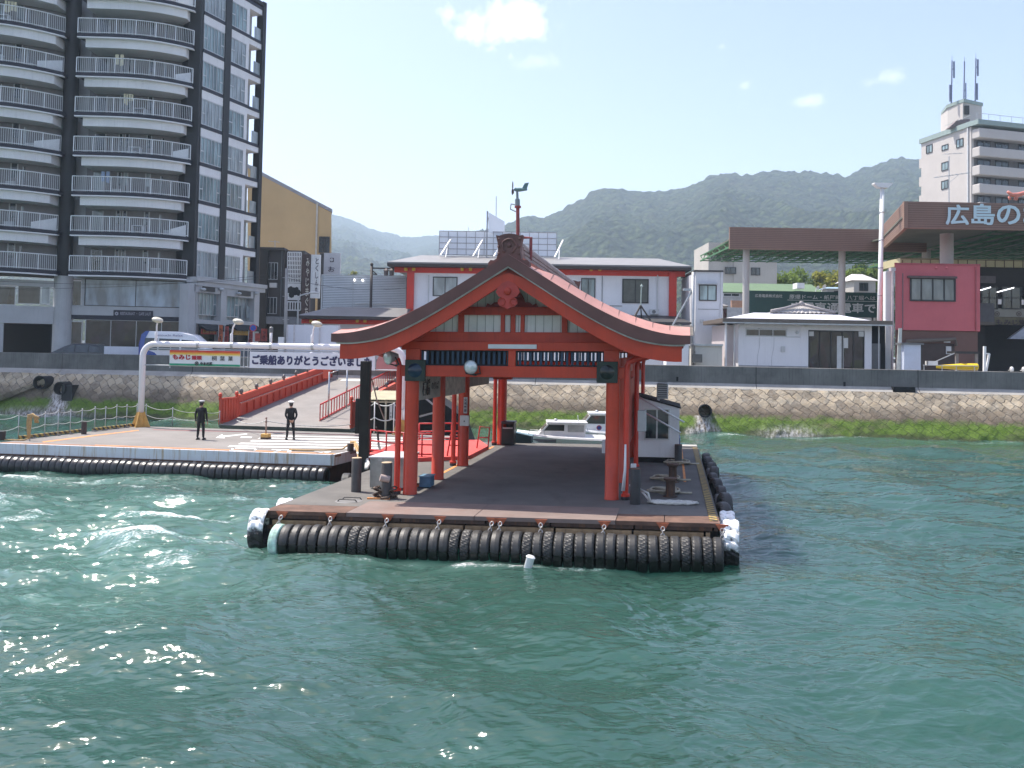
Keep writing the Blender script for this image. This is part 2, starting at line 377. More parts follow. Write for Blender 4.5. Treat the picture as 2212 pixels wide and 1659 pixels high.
    wn_ = fbm(X * .45, Y * .7, 4, 21); Z += np.clip(wash, 0, 1.3) * (.15 * (1 - np.abs(wn_) * 2.2) - .06)
    Z += .06 * fbm(X * .12, Y * .2, 2, 31)
    foam *= np.clip(.92 + 2.2 * Z + .4 * fbm(X * 1.3, Y * 1.6, 3, 41), 0, 1.25)
    o = np_grid('sea_water', X, Y, Z, m_water, {'foam': foam, 'churn': np.clip(wash * .9 + .25 * fbm(X * .3, Y * .3, 3, 71) * (wash > .03), 0, 1)}); tag(o, 'choppy green sea water of the harbour', 'water', kind='structure')
sea()
# the sea beyond the fan seen from the ferry, a little below its wavelets
b = MB(); b.box(-700, -40, -400, 66, -1.4, -.35); b.box(90, 700, -400, 52, -1.4, -.35); b.box(-40, 90, -400, 3.9, -1.4, -.35)
tag(b.build('open_water', m_water), 'open harbour water round the ferry', 'water', kind='structure')
# ---- quay
SW = Face(0, 62.15, R(7.19))
QZ = 3.45
m_asph = mat('bounce_paving', (.27, .26, .245), .9, .25, .6, bump=.2, dirt=.3)  # unseen ground lightened to bounce light onto the building fronts
b = MB(); n_, e_ = SW.n, SW.e
def wp(s, d, z): return SW.pt(s, z, -d)
b.prism([wp(-400, 2.9, QZ), wp(400, 2.9, QZ), Vector((6000, 50, QZ)), Vector((6000, 6000, QZ)), Vector((-6000, 6000, QZ)), Vector((-6000, 110, QZ))], (0, 0, -6))
tag(b.build('quay_ground', m_asph), 'paved quay and town ground behind the sea wall, paled to bounce light', 'ground', kind='structure')
# ---- sea wall
m, t, p = nt('sea_wall_stone'); g = NG(t); oc = g.coord(); sx, sy, sz_ = g.sep(oc)
wv = t.nodes.new('ShaderNodeCombineXYZ'); g.set(wv.inputs[0], sx); g.set(wv.inputs[1], g.math('MULTIPLY', sz_, 1.2))
wob = t.nodes.new('ShaderNodeTexNoise'); wob.inputs['Scale'].default_value = 1.6; g.set(wob.inputs['Vector'], wv.outputs[0])
va = t.nodes.new('ShaderNodeVectorMath'); va.operation = 'MULTIPLY_ADD'; g.set(va.inputs[0], wob.outputs['Color']); va.inputs[1].default_value = (.46, .46, 0); g.set(va.inputs[2], wv.outputs[0])
bt = t.nodes.new('ShaderNodeTexBrick'); g.set(bt.inputs['Vector'], g.map(va.outputs[0], rot=(0, 0, R(43)), sc=(1, 1, 1)))
bt.offset = .5; bt.inputs['Scale'].default_value = 1; bt.inputs['Brick Width'].default_value = .66; bt.inputs['Row Height'].default_value = .50
bt.inputs['Mortar Size'].default_value = .022; bt.inputs['Mortar Smooth'].default_value = .35; bt.inputs['Bias'].default_value = -.1
bt.inputs['Color1'].default_value = (.52, .41, .275, 1); bt.inputs['Color2'].default_value = (.19, .145, .10, 1); bt.inputs['Mortar'].default_value = (.060, .048, .036, 1)
sn = g.noise(oc, 2.6, 6, .65); sn2 = g.noise(g.map(oc, sc=(.5, 1, 1)), 1.2, 6, .62)
stone = g.mix(g.ramp(sn, (.35, 0.0), (.7, .55)), bt.outputs['Color'], (.5, .45, .37))
hz = g.math('ADD', sz_, g.math('MULTIPLY', g.math('SUBTRACT', sn2, .5), 1.3))
stone = g.mix(g.ramp(g.math('DIVIDE', hz, 3.0), (.44, .84), (.74, 0.0)), stone, (.095, .070, .048))          # tide-stained below the high-water mark
dk = g.noise(g.map(oc, sc=(.35, 1, .35)), .9, 5, .6); stone = g.mix(g.math('MULTIPLY', g.ramp(dk, (.55, 0.0), (.68, 1.0)), .5), stone, (.09, .075, .06))
alg = g.mix(g.noise(oc, 7, 4, .6), (.035, .075, .007), (.15, .245, .020))
alg = g.mix(g.math('MULTIPLY', bt.outputs['Fac'], .4), alg, (.015, .03, .006))
hz2 = g.math('ADD', sz_, g.math('ADD', g.math('MULTIPLY', g.math('SUBTRACT', sn2, .5), 1.1), g.math('MULTIPLY', g.math('SUBTRACT', sn, .5), .7)))
af = g.ramp(g.math('DIVIDE', hz2, 3.0), (.31, 1.0), (.43, 0.0))
af = g.math('MULTIPLY', af, g.ramp(g.noise(g.map(oc, sc=(.5, 1, 1)), .6, 4, .6), (.28, .35), (.42, 1.0)))
wr = t.nodes.new('ShaderNodeAttribute'); wr.attribute_name = 'washed'
af = g.math('MULTIPLY', af, g.math('SUBTRACT', 1.0, wr.outputs['Fac'], True))
cc = g.mix(af, stone, alg)
lw = g.ramp(g.math('DIVIDE', hz, 3.0), (.02, .8), (.12, 0.0)); cc = g.mix(lw, cc, (.05, .055, .025))
spl = g.math('MULTIPLY', wr.outputs['Fac'], g.ramp(g.noise(g.map(oc, sc=(2.2, 1, .8)), 3.0, 5, .7), (.42, 0.0), (.62, 1.0)))
cc = g.mix(spl, cc, (.62, .60, .58))
g.set(p.inputs['Base Color'], cc)
g.set(p.inputs['Roughness'], g.math('SUBTRACT', .85, g.math('MULTIPLY', wr.outputs['Fac'], .55)))
hh = g.math('ADD', g.math('MULTIPLY', g.math('SUBTRACT', 1.0, bt.outputs['Fac']), 1.0), g.math('MULTIPLY', g.noise(oc, 6, 6, .65), .9))
g.set(p.inputs['Normal'], g.bump(hh, .9, .07)); m_stone = m
m_conc = mat('sea_wall_concrete', (.165, .16, .150), .9, .3, .5, bump=.25, bscale=14, streak=.75, scol=(.06, .06, .058), dirt=.65, dcol=(.075, .075, .072))
m_conc2 = mat('sea_wall_ledge', (.36, .345, .32), .9, .2, .7, bump=.2, dirt=.35, dcol=(.14, .13, .12))
wall = thing('sea_wall', 'long stone sea wall with concrete parapet and green seaweed at its foot', 'sea wall', wp(0, 1, 0))
PIPES = ((95, 826, 1.2, .52), (140, 838, 1.0, .48), (1521, 886, .9, .45))
pipe_s = []
for (u, v, L, r) in PIPES: pipe_s.append(SW.sz(u, v, -1.2))
ss = np.arange(-75, 85, .115); zs = np.linspace(-.5, 2.95, 34)
S_, Z_ = np.meshgrid(ss, zs, indexing='xy'); D_ = Z_ / 2.95 * 2.0
rot_a = (S_ * .73 + Z_ * 1.2 * .68), (-S_ * .68 + Z_ * 1.2 * .73)
lump = .055 * fbm(rot_a[0] / .66, rot_a[1] / .50, 2, 77) + .05 * fbm(S_ * .8, Z_ * .8, 3, 78) + .10 * fbm(S_ * 2.2, Z_ * 2.4, 3, 79) * np.clip(1.35 - Z_, 0, 1)
D_ = D_ - lump * 1.0
Xw = SW.o.x + SW.e.x * S_ - SW.n.x * D_; Yw = SW.o.y + SW.e.y * S_ - SW.n.y * D_
washed = np.zeros_like(S_)
for (s_, z_) in (pipe_s[1], pipe_s[2], ): washed = np.maximum(washed, np.exp(-((S_ - s_ + .1 + .5 * fbm(S_ * 1.5, Z_ * 1.5, 2, 5)) / (.45 + .42 * np.clip(z_ - Z_, 0, 3))) ** 4) * (Z_ < z_ - .3))
washed = np.maximum(washed, np.exp(-((S_ - pipe_s[2][0] - 5.6) / 1.6) ** 2) * np.clip(.9 - Z_ * 1.1, 0, 1)); washed = np.maximum(washed, np.exp(-((S_ - pipe_s[1][0] + 1.2) / 3.2) ** 2) * np.clip(.85 - Z_ * 1.3, 0, 1))
o = np_grid('stone_slope', Xw, Yw, Z_, m_stone, {'washed': washed}); adopt(o, wall)
# object coordinates of the slope run along the wall so that the stones do too
Mi = SW.M.inverted(); o.data.transform(Mi); o.matrix_basis = Matrix.Translation(-MW[wall.name].translation) @ SW.M; o.matrix_parent_inverse = Matrix.Identity(4)
def along(o):   # give a piece of the wall the wall's own axes
    o.data.transform(Mi); o.matrix_parent_inverse = Matrix.Identity(4); o.matrix_basis = Matrix.Translation(-MW[wall.name].translation) @ SW.M
cuts = [-76] + [SW.sz(u, 800)[0] for u in (88, 380, 705, 1150, 1645, 2010)] + [84]
lb = MB(SW.M)
for i in range(len(cuts) - 1):
    a, c = cuts[i] + .02, cuts[i + 1] - .02
    lb.prism([(a, 1.98, 2.90), (a, 2.5, 3.28), (a, 2.5, 2.0), (a, 2.1, 2.0)], (c - a, 0, 0))
along(lb.build('ledge', m_conc2, wall))
for i in range(len(cuts) - 1):
    a, c = cuts[i] + .025, cuts[i + 1] - .025
    b = MB(SW.M)
    b.prism([(a, 2.5, 2.2), (a, 2.5, 4.44), (a, 2.53, 4.47), (a, 2.87, 4.47), (a, 2.9, 4.44), (a, 2.9, 2.2)], (c - a, 0, 0))
    along(b.build('parapet', m_conc, wall))
b = MB(SW.M)
for c in cuts[1:-1]: b.box(c - .03, c + .03, 2.53, 2.88, 2.2, 4.46)
along(b.build('expansion_joint', mat('joint_black', (.02, .02, .02), .9), wall))
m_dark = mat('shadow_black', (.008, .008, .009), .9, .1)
b = MB(SW.M); so_ = SW.rect(2180 / 1, 880, 2252, 915, -2.3)
s0 = SW.sz(1928, 850, -2.2)[0]; s1 = SW.sz(1976, 850, -2.2)[0]; b.box(s0, s1, 2.05, 2.49, 2.93, 3.32); along(b.build('culvert_mouth', m_dark, wall))
for u in (1463, 1824):
    s_, z_ = SW.sz(u, 818 if u < 1500 else 829, -2.5); b = MB(SW.M); b.box(s_ - .07, s_ + .07, 2.47, 2.52, z_ - .17, z_ + .13); along(b.build('weep_hole', m_dark, wall))
# drain pipes
m_pipe = mat('pipe_black', (.022, .022, .024), .7, .3, 3, bump=.2); m_wash = m_stone
for i, ((u, v, L, r), (s_, z_)) in enumerate(zip(PIPES, pipe_s)):
    b = MB(SW.M); dd = z_ / 2.95 * 2.0
    y0, y1 = dd - L * .75, dd + .6
    if i == 1:
        b.lathe([(r * .86, y0), (r, y0), (r, y1), (r * .86, y1), (r * .86, y0)], (s_, 0, z_), 20, 'y')
        b.box(s_ + .1, s_ + .1 + r * 1.75, dd - .62, dd + .3, z_ - r * 2.2, z_ + r * .5)
    else: b.lathe([(r * .86, y0), (r, y0), (r, y0 + .12), (r * .93, y0 + .14), (r * .93, y1), (r * .84, y1), (r * .84, y0 + .01), (r * .86, y0)], (s_, 0, z_), 20, 'y')
    lab = ('short black drain pipe jutting from the shaded stone wall, upper of two at the left', 'black drain pipe with square box, pouring water down the wall on the left', 'black drain pipe in the stone wall right of the white shed, washing the weed away')[i]
    tag(b.build('drain_pipe', m_pipe, None, auto=40), lab, 'drain pipe', 'drain pipes in the sea wall')
b = MB(SW.M); s0, z0 = SW.sz(0, 868, -1.0); s1, z1 = SW.sz(106, 822, -1.8)
b.bar((s0 - 3, z0 / 2.95 * 2 - .3 - .9, z0 - 1.3), (s1, z1 / 2.95 * 2 - .25, z1), .45, .35); along(b.build('buttress', m_stone, wall))
# ---- hills
HP = [(-1500, 470), (-700, 440), (-200, 420), (300, 425), (560, 432), (640, 447), (690, 456), (717, 463), (737, 466), (765, 478), (792, 491), (821, 502), (838, 502), (863, 510), (894, 512), (925, 508), (965, 506), (1010, 501), (1050, 494), (1098, 482), (1137, 463), (1173, 467), (1200, 457), (1223, 444), (1253, 431), (1275, 414), (1297, 402), (1335, 403), (1360, 412), (1400, 412), (1436, 412), (1470, 405), (1493, 399), (1530, 378), (1568, 369), (1606, 373), (1650, 370), (1700, 367), (1763, 371), (1800, 374), (1826, 378), (1850, 367), (1877, 356), (1915, 343), (1946, 336), (1984, 343), (2060, 345), (2212, 380), (2500, 420), (3000, 470), (4200, 500)]
def hills():
    ts = np.concatenate([np.linspace(-1.9, -.62, 100, endpoint=False), np.linspace(-.62, .62, 960), np.linspace(.62, 1.9, 101)[1:]])
    rr = np.concatenate([np.linspace(0, 1, 190), np.linspace(1.01, 1.3, 20)])
    us = CX + ts * FPX; hv = np.interp(us, [a for a, _ in HP], [b_ for _, b_ in HP])
    elev = (HOR + ROLL * (us - CX) - hv) / FPX
    left = np.clip((1050 - us) / 90, 0, 1); left = left * left * (3 - 2 * left)
    yr = 1500 + 1700 * left; y0 = 330.0
    zr = H + elev * yr
    Rr, T = np.meshgrid(rr, ts, indexing='ij'); YR = np.broadcast_to(yr, Rr.shape); ZR = np.broadcast_to(zr, Rr.shape)
    Y = y0 + (YR - y0) * Rr; X = T * Y
    rc = np.clip(Rr, 0, 1)
    base = 6 + (ZR - 6) * (.25 * rc + .75 * rc ** 1.7)
    bulge = np.sin(np.pi * rc)
    spur = 1 - np.abs(fbm(X / 210 + .2 * Y / 210, Y / 420, 4, 11)) * 2.0
    Z = base + bulge * 52 * (spur - .55) * (ZR / 260)
    back = np.clip(Rr - 1, 0, 1); Z = Z - back * 1.2 * (ZR - 6)
    can = fbm(X / 9, Y / 14, 3, 51); can2 = fbm(X / 26, Y / 40, 3, 61)
    rough = np.clip(Rr * 3, .2, 1)
    Z = Z + rough * (4.6 * can + 3.4 * can2 + 9.0 * fbm(X / 70, Y / 110, 3, 63) * np.sin(np.pi * rc))
    m, t, p = nt('hill_forest'); g = NG(t); oc = g.coord()
    vo = t.nodes.new('ShaderNodeTexVoronoi'); vo.inputs['Scale'].default_value = .105; vo.inputs['Randomness'].default_value = 1.0; g.set(vo.inputs['Vector'], oc); vc = g.sep(vo.outputs['Color'])[0]
    n1 = g.noise(oc, .05, 7, .62); n2 = g.noise(oc, .012, 5, .6); n3 = g.noise(oc, .16, 4, .6)
    c = g.mix(g.ramp(n1, (.35, 0.0), (.65, 1.0)), (.008, .020, .012), (.036, .054, .026))
    c = g.mix(g.ramp(n3, (.48, 0.0), (.70, .8)), c, (.085, .105, .034))
    c = g.mix(g.math('MULTIPLY', g.ramp(n2, (.52, 0.0), (.66, 1.0)), .45), c, (.085, .075, .035))
    c = g.mix(g.ramp(g.noise(oc, .09, 3, .5), (.70, 0.0), (.76, .7)), c, (.20, .17, .12))
    c = g.mix(g.ramp(vc, (.45, 0.0), (1.0, .75)), c, (.072, .098, .036)); c = g.mix(g.ramp(vo.outputs['Distance'], (.30, 0.0), (.8, .8)), c, (.005, .011, .007))
    g.set(p.inputs['Base Color'], c); p.inputs['Roughness'].default_value = .95; p.inputs['Specular IOR Level'].default_value = .1
    g.set(p.inputs['Normal'], g.bump(g.math('ADD', g.noise(oc, .11, 5, .65), g.math('MULTIPLY', vo.outputs['Distance'], -.9)), 1.0, 9.0))
    o = np_grid('hills', X, Y, Z, m); tag(o, 'wooded hills behind the town, fading to blue with distance', 'hills', kind='structure')
hills()
# ================================================================ THE LANDING STAGES
PSI, LIST, SKEW = R(10.0), 0.010, 0.06     # the stage's front is not quite square to its sides
PF = Matrix(((math.cos(PSI) + SKEW * math.sin(PSI), math.sin(PSI), 0, 0), (-math.sin(PSI) + SKEW * math.cos(PSI), math.cos(PSI), 0, 26.9), (LIST, 0, 1, .95), (0, 0, 0, 1)))
PFi = PF.inverted(); _eo = PFi @ EYE; _r3 = PFi.to_3x3()
def pf(u, v, b):
    d = _r3 @ ray(u, v); t = (b - _eo.y) / d.y; p = _eo + d * t; return p.x, p.z
def pg(u, v, z=0.0):
    d = _r3 @ ray(u, v); t = (z - _eo.z) / d.z; p = _eo + d * t; return p.x, p.y
PS2 = R(7.8); LF0 = G(723.5, 982.5, 1.0)
LF = Matrix(((math.cos(PS2), math.sin(PS2), 0, LF0.x), (-math.sin(PS2), math.cos(PS2), 0, LF0.y), (0, 0, 1, 1.0), (0, 0, 0, 1)))   # origin at the front right corner of the vehicle stage
LFi = LF.inverted(); _le = LFi @ EYE; _l3 = LFi.to_3x3()
def lg(u, v, z=0.0):
    d = _l3 @ ray(u, v); t = (z - _le.z) / d.z; p = _le + d * t; return p.x, p.y
def lp(u, v, b):
    d = _l3 @ ray(u, v); t = (b - _le.y) / d.y; p = _le + d * t; return p.x, p.z
m_red = mat('vermilion_paint', (.55, .050, .015), .42, .16, 1.4, streak=.25, scol=(.30, .02, .012), dirt=.18, dcol=(.28, .03, .02))
m_red2 = mat('vermilion_shade_weathered', (.48, .045, .018), .5, .22, 1.2, streak=.4, scol=(.2, .016, .01), dirt=.3, dcol=(.2, .03, .02))
m_redsteel = mat('red_steel', (.50, .03, .03), .4, .15, 2.0)
m_deckred = mat('red_deck_paint', (.62, .085, .075), .8, .15, 1.0, dirt=.2, dcol=(.35, .07, .06))
m_brown = mat('copper_brown', (.150, .064, .052), .5, .2, 1.5, dirt=.2)
m_pink = mat('copper_cap', (.48, .235, .19), .5, .14, 1.2, dirt=.2, dcol=(.35, .17, .14))
m_panel = mat('gable_board', (.78, .79, .75), .75, .12, 1.2, streak=.35, scol=(.50, .50, .47))
m_white = mat('white_paint', (.78, .78, .77), .5, .06, 1.5, streak=.15, scol=(.55, .52, .48))
m_steel = mat('galvanised', (.46, .47, .48), .42, .15, 3, metal=.55)
m_rust = mat('rusty_steel', (.15, .085, .06), .85, .4, 2.5, bump=.4, bscale=25, dirt=.5, dcol=(.05, .03, .02))
m_rustdk = mat('rusty_dark', (.075, .045, .033), .85, .45, 3, bump=.4, streak=.6, scol=(.24, .10, .035))
m_hull = mat('hull_black', (.018, .016, .014), .8, .4, 2, streak=.5, scol=(.08, .04, .02))
m_blackp = mat('black_steel', (.028, .028, .030), .5, .3, 3, bump=.15)
m_rope = mat('rope_hemp', (.45, .40, .31), .95, .2, 14, bump=.5, bscale=60)
m_ropew = mat('rope_white', (.62, .60, .55), .95, .15, 14, bump=.5, bscale=60)
# deck of the passenger stage: worn asphalt with damp and oily patches
m, t, p = nt('stage_asphalt'); g = NG(t); oc = g.coord()
c = g.mix(g.ramp(g.noise(oc, .5, 6, .62), (.35, 0.0), (.65, 1.0)), (.115, .110, .102), (.185, .175, .160))
c = g.mix(g.math('MULTIPLY', g.noise(oc, 60, 3, .6), .5), c, (.075, .072, .068))
c = g.mix(g.math('MULTIPLY', g.ramp(g.noise(g.map(oc, sc=(1, .35, 1)), 1.1, 6, .65), (.56, 0.0), (.70, 1.0)), .55), c, (.075, .070, .064))
g.set(p.inputs['Base Color'], c); p.inputs['Roughness'].default_value = .88; g.set(p.inputs['Normal'], g.bump(g.noise(oc, 90, 3, .6), .3, .01)); m_stage = m
st = thing('landing_stage', 'floating landing stage of worn grey asphalt under the red gabled shelter, tyres along its edges', 'pontoon', (0, 34, .9))
D0, D1, DA = -3.4, 16.0, 5.95
b = MB(PF); b.box(-DA, DA, D0 + 1.02, D1, -.09, 0.0); b.build('deck', m_stage, st)
b = MB(PF)   # steel edge plates, rusty, along the front
for (a0, a1, h) in ((-5.95, -3.72, .0), (3.35, 4.55, .002), (4.57, 5.95, .0)):
    b = MB(PF); b.box(a0, a1, D0, D0 + 1.0, -.10, h); b.build('edge_plate', m_rust, st)
m_plate = mat('worn_red_plate', (.21, .158, .138), .75, .2, .9, streak=0, dirt=.35, dcol=(.20, .085, .05), bump=.15)
b = MB(PF); b.box(-3.70, -.31, D0, D0 + 1.9, -.10, .006); b.build('boarding_plate', m_plate, st); b = MB(PF); b.box(-.29, 3.33, D0, D0 + 1.9, -.10, .006); b.build('boarding_plate', m_plate, st)
b = MB(PF); b.box(-5.9, 5.9, D0 + .22, D1 - .1, -1.5, -.1); b.build('hull', m_hull, st)
b = MB(PF)   # weathered fender beams below the edge
for z0, z1, y in ((-.20, -.10, .02), (-.50, -.40, .1)):
    x = -5.9
    while x < 5.85:
        w = random.uniform(1.6, 2.6); b.box(x, min(x + w - .05, 5.9), D0 + y, D0 + y + .3, z0, z1); x += w
b.build('fender_beam', m_rustdk, st)
b = MB(PF); x = -5.7
while x < 5.6: w = random.uniform(1.4, 2.4); b.box(x, min(x + w - .06, 5.7), D0 - .03, D0 + .2, -.36, -.24); x += w
b.build('fender_beam', mat('beam_tan_rust', (.33, .22, .12), .85, .35, 2.2, streak=.7, scol=(.10, .06, .035), dirt=.7, dcol=(.06, .035, .02)), st)
m_orange = mat('orange_line', (.75, .30, .09), .8, .25, 5, dirt=.5, dcol=(.3, .2, .14))
m_yb = None
m, t, p = nt('hazard_stripe'); g = NG(t); oc = g.coord(); s_ = g.sep(oc)
w = g.math('FRACT', g.math('MULTIPLY', g.math('ADD', g.math('ADD', s_[0], s_[1]), s_[2]), 2.6)); wear = g.noise(oc, 5, 6, .7)
c = g.mix(g.math('GREATER_THAN', w, .5), (.42, .29, .07), (.05, .045, .035)); c = g.mix(g.ramp(wear, (.48, 0.0), (.62, .75)), c, (.19, .14, .09))
g.set(p.inputs['Base Color'], c); p.inputs['Roughness'].default_value = .8; m_yb = m
b = MB(PF); b.box(-3.25, -3.13, .3, 14, 0, .006); b.box(5.15, 5.23, 4, 15, 0, .006); b.build('orange_line', m_orange, st)
b = MB(PF); b.box(5.70, 5.90, D0 + .3, D1 - .6, 0, .02); b.build('hazard_edge', m_yb, st)
b = MB(PF); b.box(4.6, 5.9, D1 - .8, D1 - .02, 0, .07); b.build('concrete_sill', m_conc2, st)
b = MB(PF)   # deck hatch with two lifting bars
a_, b_ = pg(1113 * .6064 + 592 * 0 + 40, 1090) if False else pg(652, 1072)
b.lathe([(0, .004), (.36, .008), (.38, 0)], (-4.3, -1.55, 0), 28); b.build('hatch', mat('hatch_grey', (.2, .195, .19), .7, .2, 2), st)
b = MB(PF)
for q in (-1.35, -1.75): b.tube([(-4.55, q, .02), (-4.5, q, .07), (-4.05, q, .07), (-4.0, q, .02)], .018, 6)
b.build('lifting_bar', m_blackp, st)
b = MB(PF); b.bar((-3.9, -1.15, .02), (-3.25, -1.1, .02), .07, .05); b.build('angle_iron', m_orange, st)
# shackle brackets and chains on the front edge
m_chain = mat('chain_steel', (.50, .48, .45), .35, .3, 5, metal=.7)
fender_u = (716, 838, 951, 1064, 1082, 1169, 1306, 1432, 1560)
def links(mb, a, c, n, r=.045, th_=.014):
    a, c = Vector(a), Vector(c)
    for i in range(n):
        q = a.lerp(c, (i + .5) / n); d = (c - a).normalized(); s = Vector((0, 1, 0)) if i % 2 else Vector((1, 0, 0)); L = (c - a).length / n * .72
        mb.tube([q + d * (L * math.cos(k / 10 * 6.283)) + s * (r * math.sin(k / 10 * 6.283)) for k in range(10)], th_, 6, closed=True)
for k, u in enumerate((610,) + fender_u):
    a_ = pf(u, 1118, D0)[0]; b = MB(PF)
    b.prism([(a_ - .16, D0 - .03, -.02), (a_ + .16, D0 - .03, -.02), (a_ + .06, D0 - .03, -.17), (a_ - .06, D0 - .03, -.17)], (0, .05, 0))
    br = b.build('chain_bracket', mat('bracket_orange', (.42, .12, .055), .75, .3, 6), st)
    b = MB(PF); links(b, (a_, D0 - .07, -.12), (a_ + random.uniform(-.08, .05), D0 - .28, -.50), 5); b.build('chain', m_chain, br)
# ---- tyres
def tyre_mesh(name, Rr, W_, kind, m):
    b = MB(); n = 72; prof = [(.62, -.42), (.80, -.5), (.90, -.50), (.965, -.41), (1.0, -.26), (1.0, 0), (1.0, .26), (.965, .41), (.90, .50), (.80, .5), (.62, .42)]
    vs, fs = [], []; mp = len(prof)
    for k in range(n):
        a = 2 * math.pi * k / n
        for i, (r, h) in enumerate(prof):
            rr = r
            if kind == 0 and i in (3, 7): rr -= .030 * (k % 3 == 0)
            if kind == 1 and i in (3, 4, 5, 6, 7): rr -= .030 * ((k + i) % 3 == 0)
            if kind == 2 and i in (4, 6): rr -= .018
            if kind == 3 and 3 <= i <= 7: rr -= .075 * ((k + (i if i <= 5 else 10 - i)) % 6 < 2); rr -= .05 * (i == 5)
            vs.append((h * W_, rr * Rr * math.cos(a), rr * Rr * math.sin(a)))
    for k in range(n):
        q = (k + 1) % n; fs += [(k * mp + i, q * mp + i, q * mp + i + 1, k * mp + i + 1) for i in range(mp - 1)]
    b.add(vs, fs); me = b.build(name, m).data; o = bpy.data.objects[-1] if False else None
    return me
def rubber(name, col, rough, wet):
    m, t, p = nt(name); g = NG(t); oc = g.coord(); oi = t.nodes.new('ShaderNodeObjectInfo')
    geo = t.nodes.new('ShaderNodeNewGeometry'); wz = g.sep(geo.outputs['Position'])[2]
    f = g.noise(oc, 3.5, 5, .65)
    c = g.mix(f, tuple(x * .6 for x in col), tuple(x * 1.5 for x in col)); c = g.mix(g.math('MULTIPLY', oi.outputs['Random'], .6), c, tuple(x * .5 for x in col))
    low = g.ramp(g.math('ADD', wz, g.math('MULTIPLY', f, .2)), (.30, 1.0), (.46, 0.0)) if wet else None
    if wet:   # wet and weedy near the water line
        c = g.mix(low, c, (.006, .006, .005)); g.set(p.inputs['Roughness'], g.math('SUBTRACT', rough, g.math('MULTIPLY', low, .25)))
    else: p.inputs['Roughness'].default_value = rough
    g.set(p.inputs['Base Color'], c); g.set(p.inputs['Normal'], g.bump(g.noise(oc, 22, 4, .6), .25, .02)); return m
m_rub = rubber('tyre_rubber', (.040, .0385, .037), .50, True); m_rubwet = rubber('wet_tyre_rubber', (.022, .022, .024), .30, False)
protos = []
for k in range(3):
    me = tyre_mesh('tyre', .475, .238, k, m_rub); protos.append(me)
for o in [o for o in COL.objects if o.name.startswith('tyre')]: bpy.data.objects.remove(o)
def put_mesh(me, name, M, label, cat, group=None):
    o = bpy.data.objects.new(name, me); COL.objects.link(o); o.matrix_world = M; return tag(o, label, cat, group)
a0 = pf(592, 1140, D0 - .45)[0]; a1 = pf(1562, 1160, D0 - .45)[0]; nT = 44
for i in range(nT):
    x = a0 + (a1 - a0) * (i + .5) / nT
    M = PF @ Matrix.Translation((x, D0 - .42 + random.uniform(-.02, .02), -.735 + random.uniform(-.015, .015))) @ Matrix.Rotation(random.uniform(0, 6.28), 4, 'X') @ Matrix.Rotation(random.uniform(-.04, .04), 4, 'Z')
    if i == 0:
        m_tw = mat('tyre_white_band', (.42, .62, .52), .7, .5, 6, dirt=.7, dcol=(.7, .7, .68)); me = protos[2].copy(); me.materials.clear(); me.materials.append(m_tw)
        put_mesh(me, 'tyre', M, 'end tyre of the front row, painted white and green, at the left corner', 'tyre', 'tyres strung along the front of the landing stage'); continue
    put_mesh(protos[random.choice((0, 0, 0, 2, 2, 1))], 'tyre', M, 'worn black truck tyre strung in the row across the front of the landing stage', 'tyre', 'tyres strung along the front of the landing stage')
# row along the vehicle stage
wet = [tyre_mesh('tyre', .40, .29, 2, m_rubwet), tyre_mesh('tyre', .40, .29, 0, m_rubwet)]
for o in [o for o in COL.objects if o.name.startswith('tyre') and 'label' not in o]: bpy.data.objects.remove(o)
for i in range(58):
    x = -.35 - .30 * i
    M = LF @ Matrix.Translation((x, -.30 + random.uniform(-.02, .02), -.86 + .012 * math.sin(i * .7))) @ Matrix.Rotation(random.uniform(0, 6.28), 4, 'X') @ Matrix.Rotation(random.uniform(-.03, .03), 4, 'Z')
    put_mesh(wet[random.choice((0, 0, 1))], 'tyre', M, 'wet shiny black tyre strung in the row under the white edge of the vehicle stage', 'tyre', 'tyres strung along the vehicle stage')
# big white-painted tyres at both front corners
m, t, p = nt('tyre_white_paint'); g = NG(t); oc = g.coord(); zz = g.sep(t.nodes.new('ShaderNodeNewGeometry').outputs['Position'])[2]
f = g.noise(oc, 4.5, 6, .7)
wh = g.ramp(g.math('ADD', zz, g.math('MULTIPLY', g.math('SUBTRACT', f, .5), .7)), (.38, 0.0), (.50, 1.0))
oc3 = g.sep(oc); rad = g.math('SQRT', g.math('ADD', g.math('MULTIPLY', oc3[1], oc3[1]), g.math('MULTIPLY', oc3[2], oc3[2])))
wh = g.math('MULTIPLY', wh, g.ramp(g.math('MULTIPLY', rad, 1.0), (.505, .0), (.535, 1.0)))
g.set(p.inputs['Base Color'], g.mix(wh, (.02, .02, .02), (.80, .81, .82))); p.inputs['Roughness'].default_value = .6; m_tyw = m
bigm = tyre_mesh('white_tyre', .58, .40, 3, m_tyw); bpy.data.objects.remove([o for o in COL.objects if o.name.startswith('white_tyre')][0])
for (a_, b_, rz, lab) in ((-6.04, D0 + .02, .12, 'large tyre with flaking white paint at the left front corner, nearest the camera'), (-6.12, D0 + 1.75, .20, 'large white painted tyre on the left edge, behind the corner tyre'),
                      (6.24, D0 + .30, -.10, 'large tyre with worn white lugs at the right front corner of the stage'), (6.22, D0 + 1.62, -.06, 'white and tan painted tyre on the right edge, second from the corner')):
    put_mesh(bigm, 'corner_tyre', PF @ Matrix.Translation((a_, b_, -.52)) @ Matrix.Rotation(rz, 4, 'Z') @ Matrix.Rotation(1.1 * a_, 4, 'X'), lab, 'tyre', 'big painted tyres at the front corners')
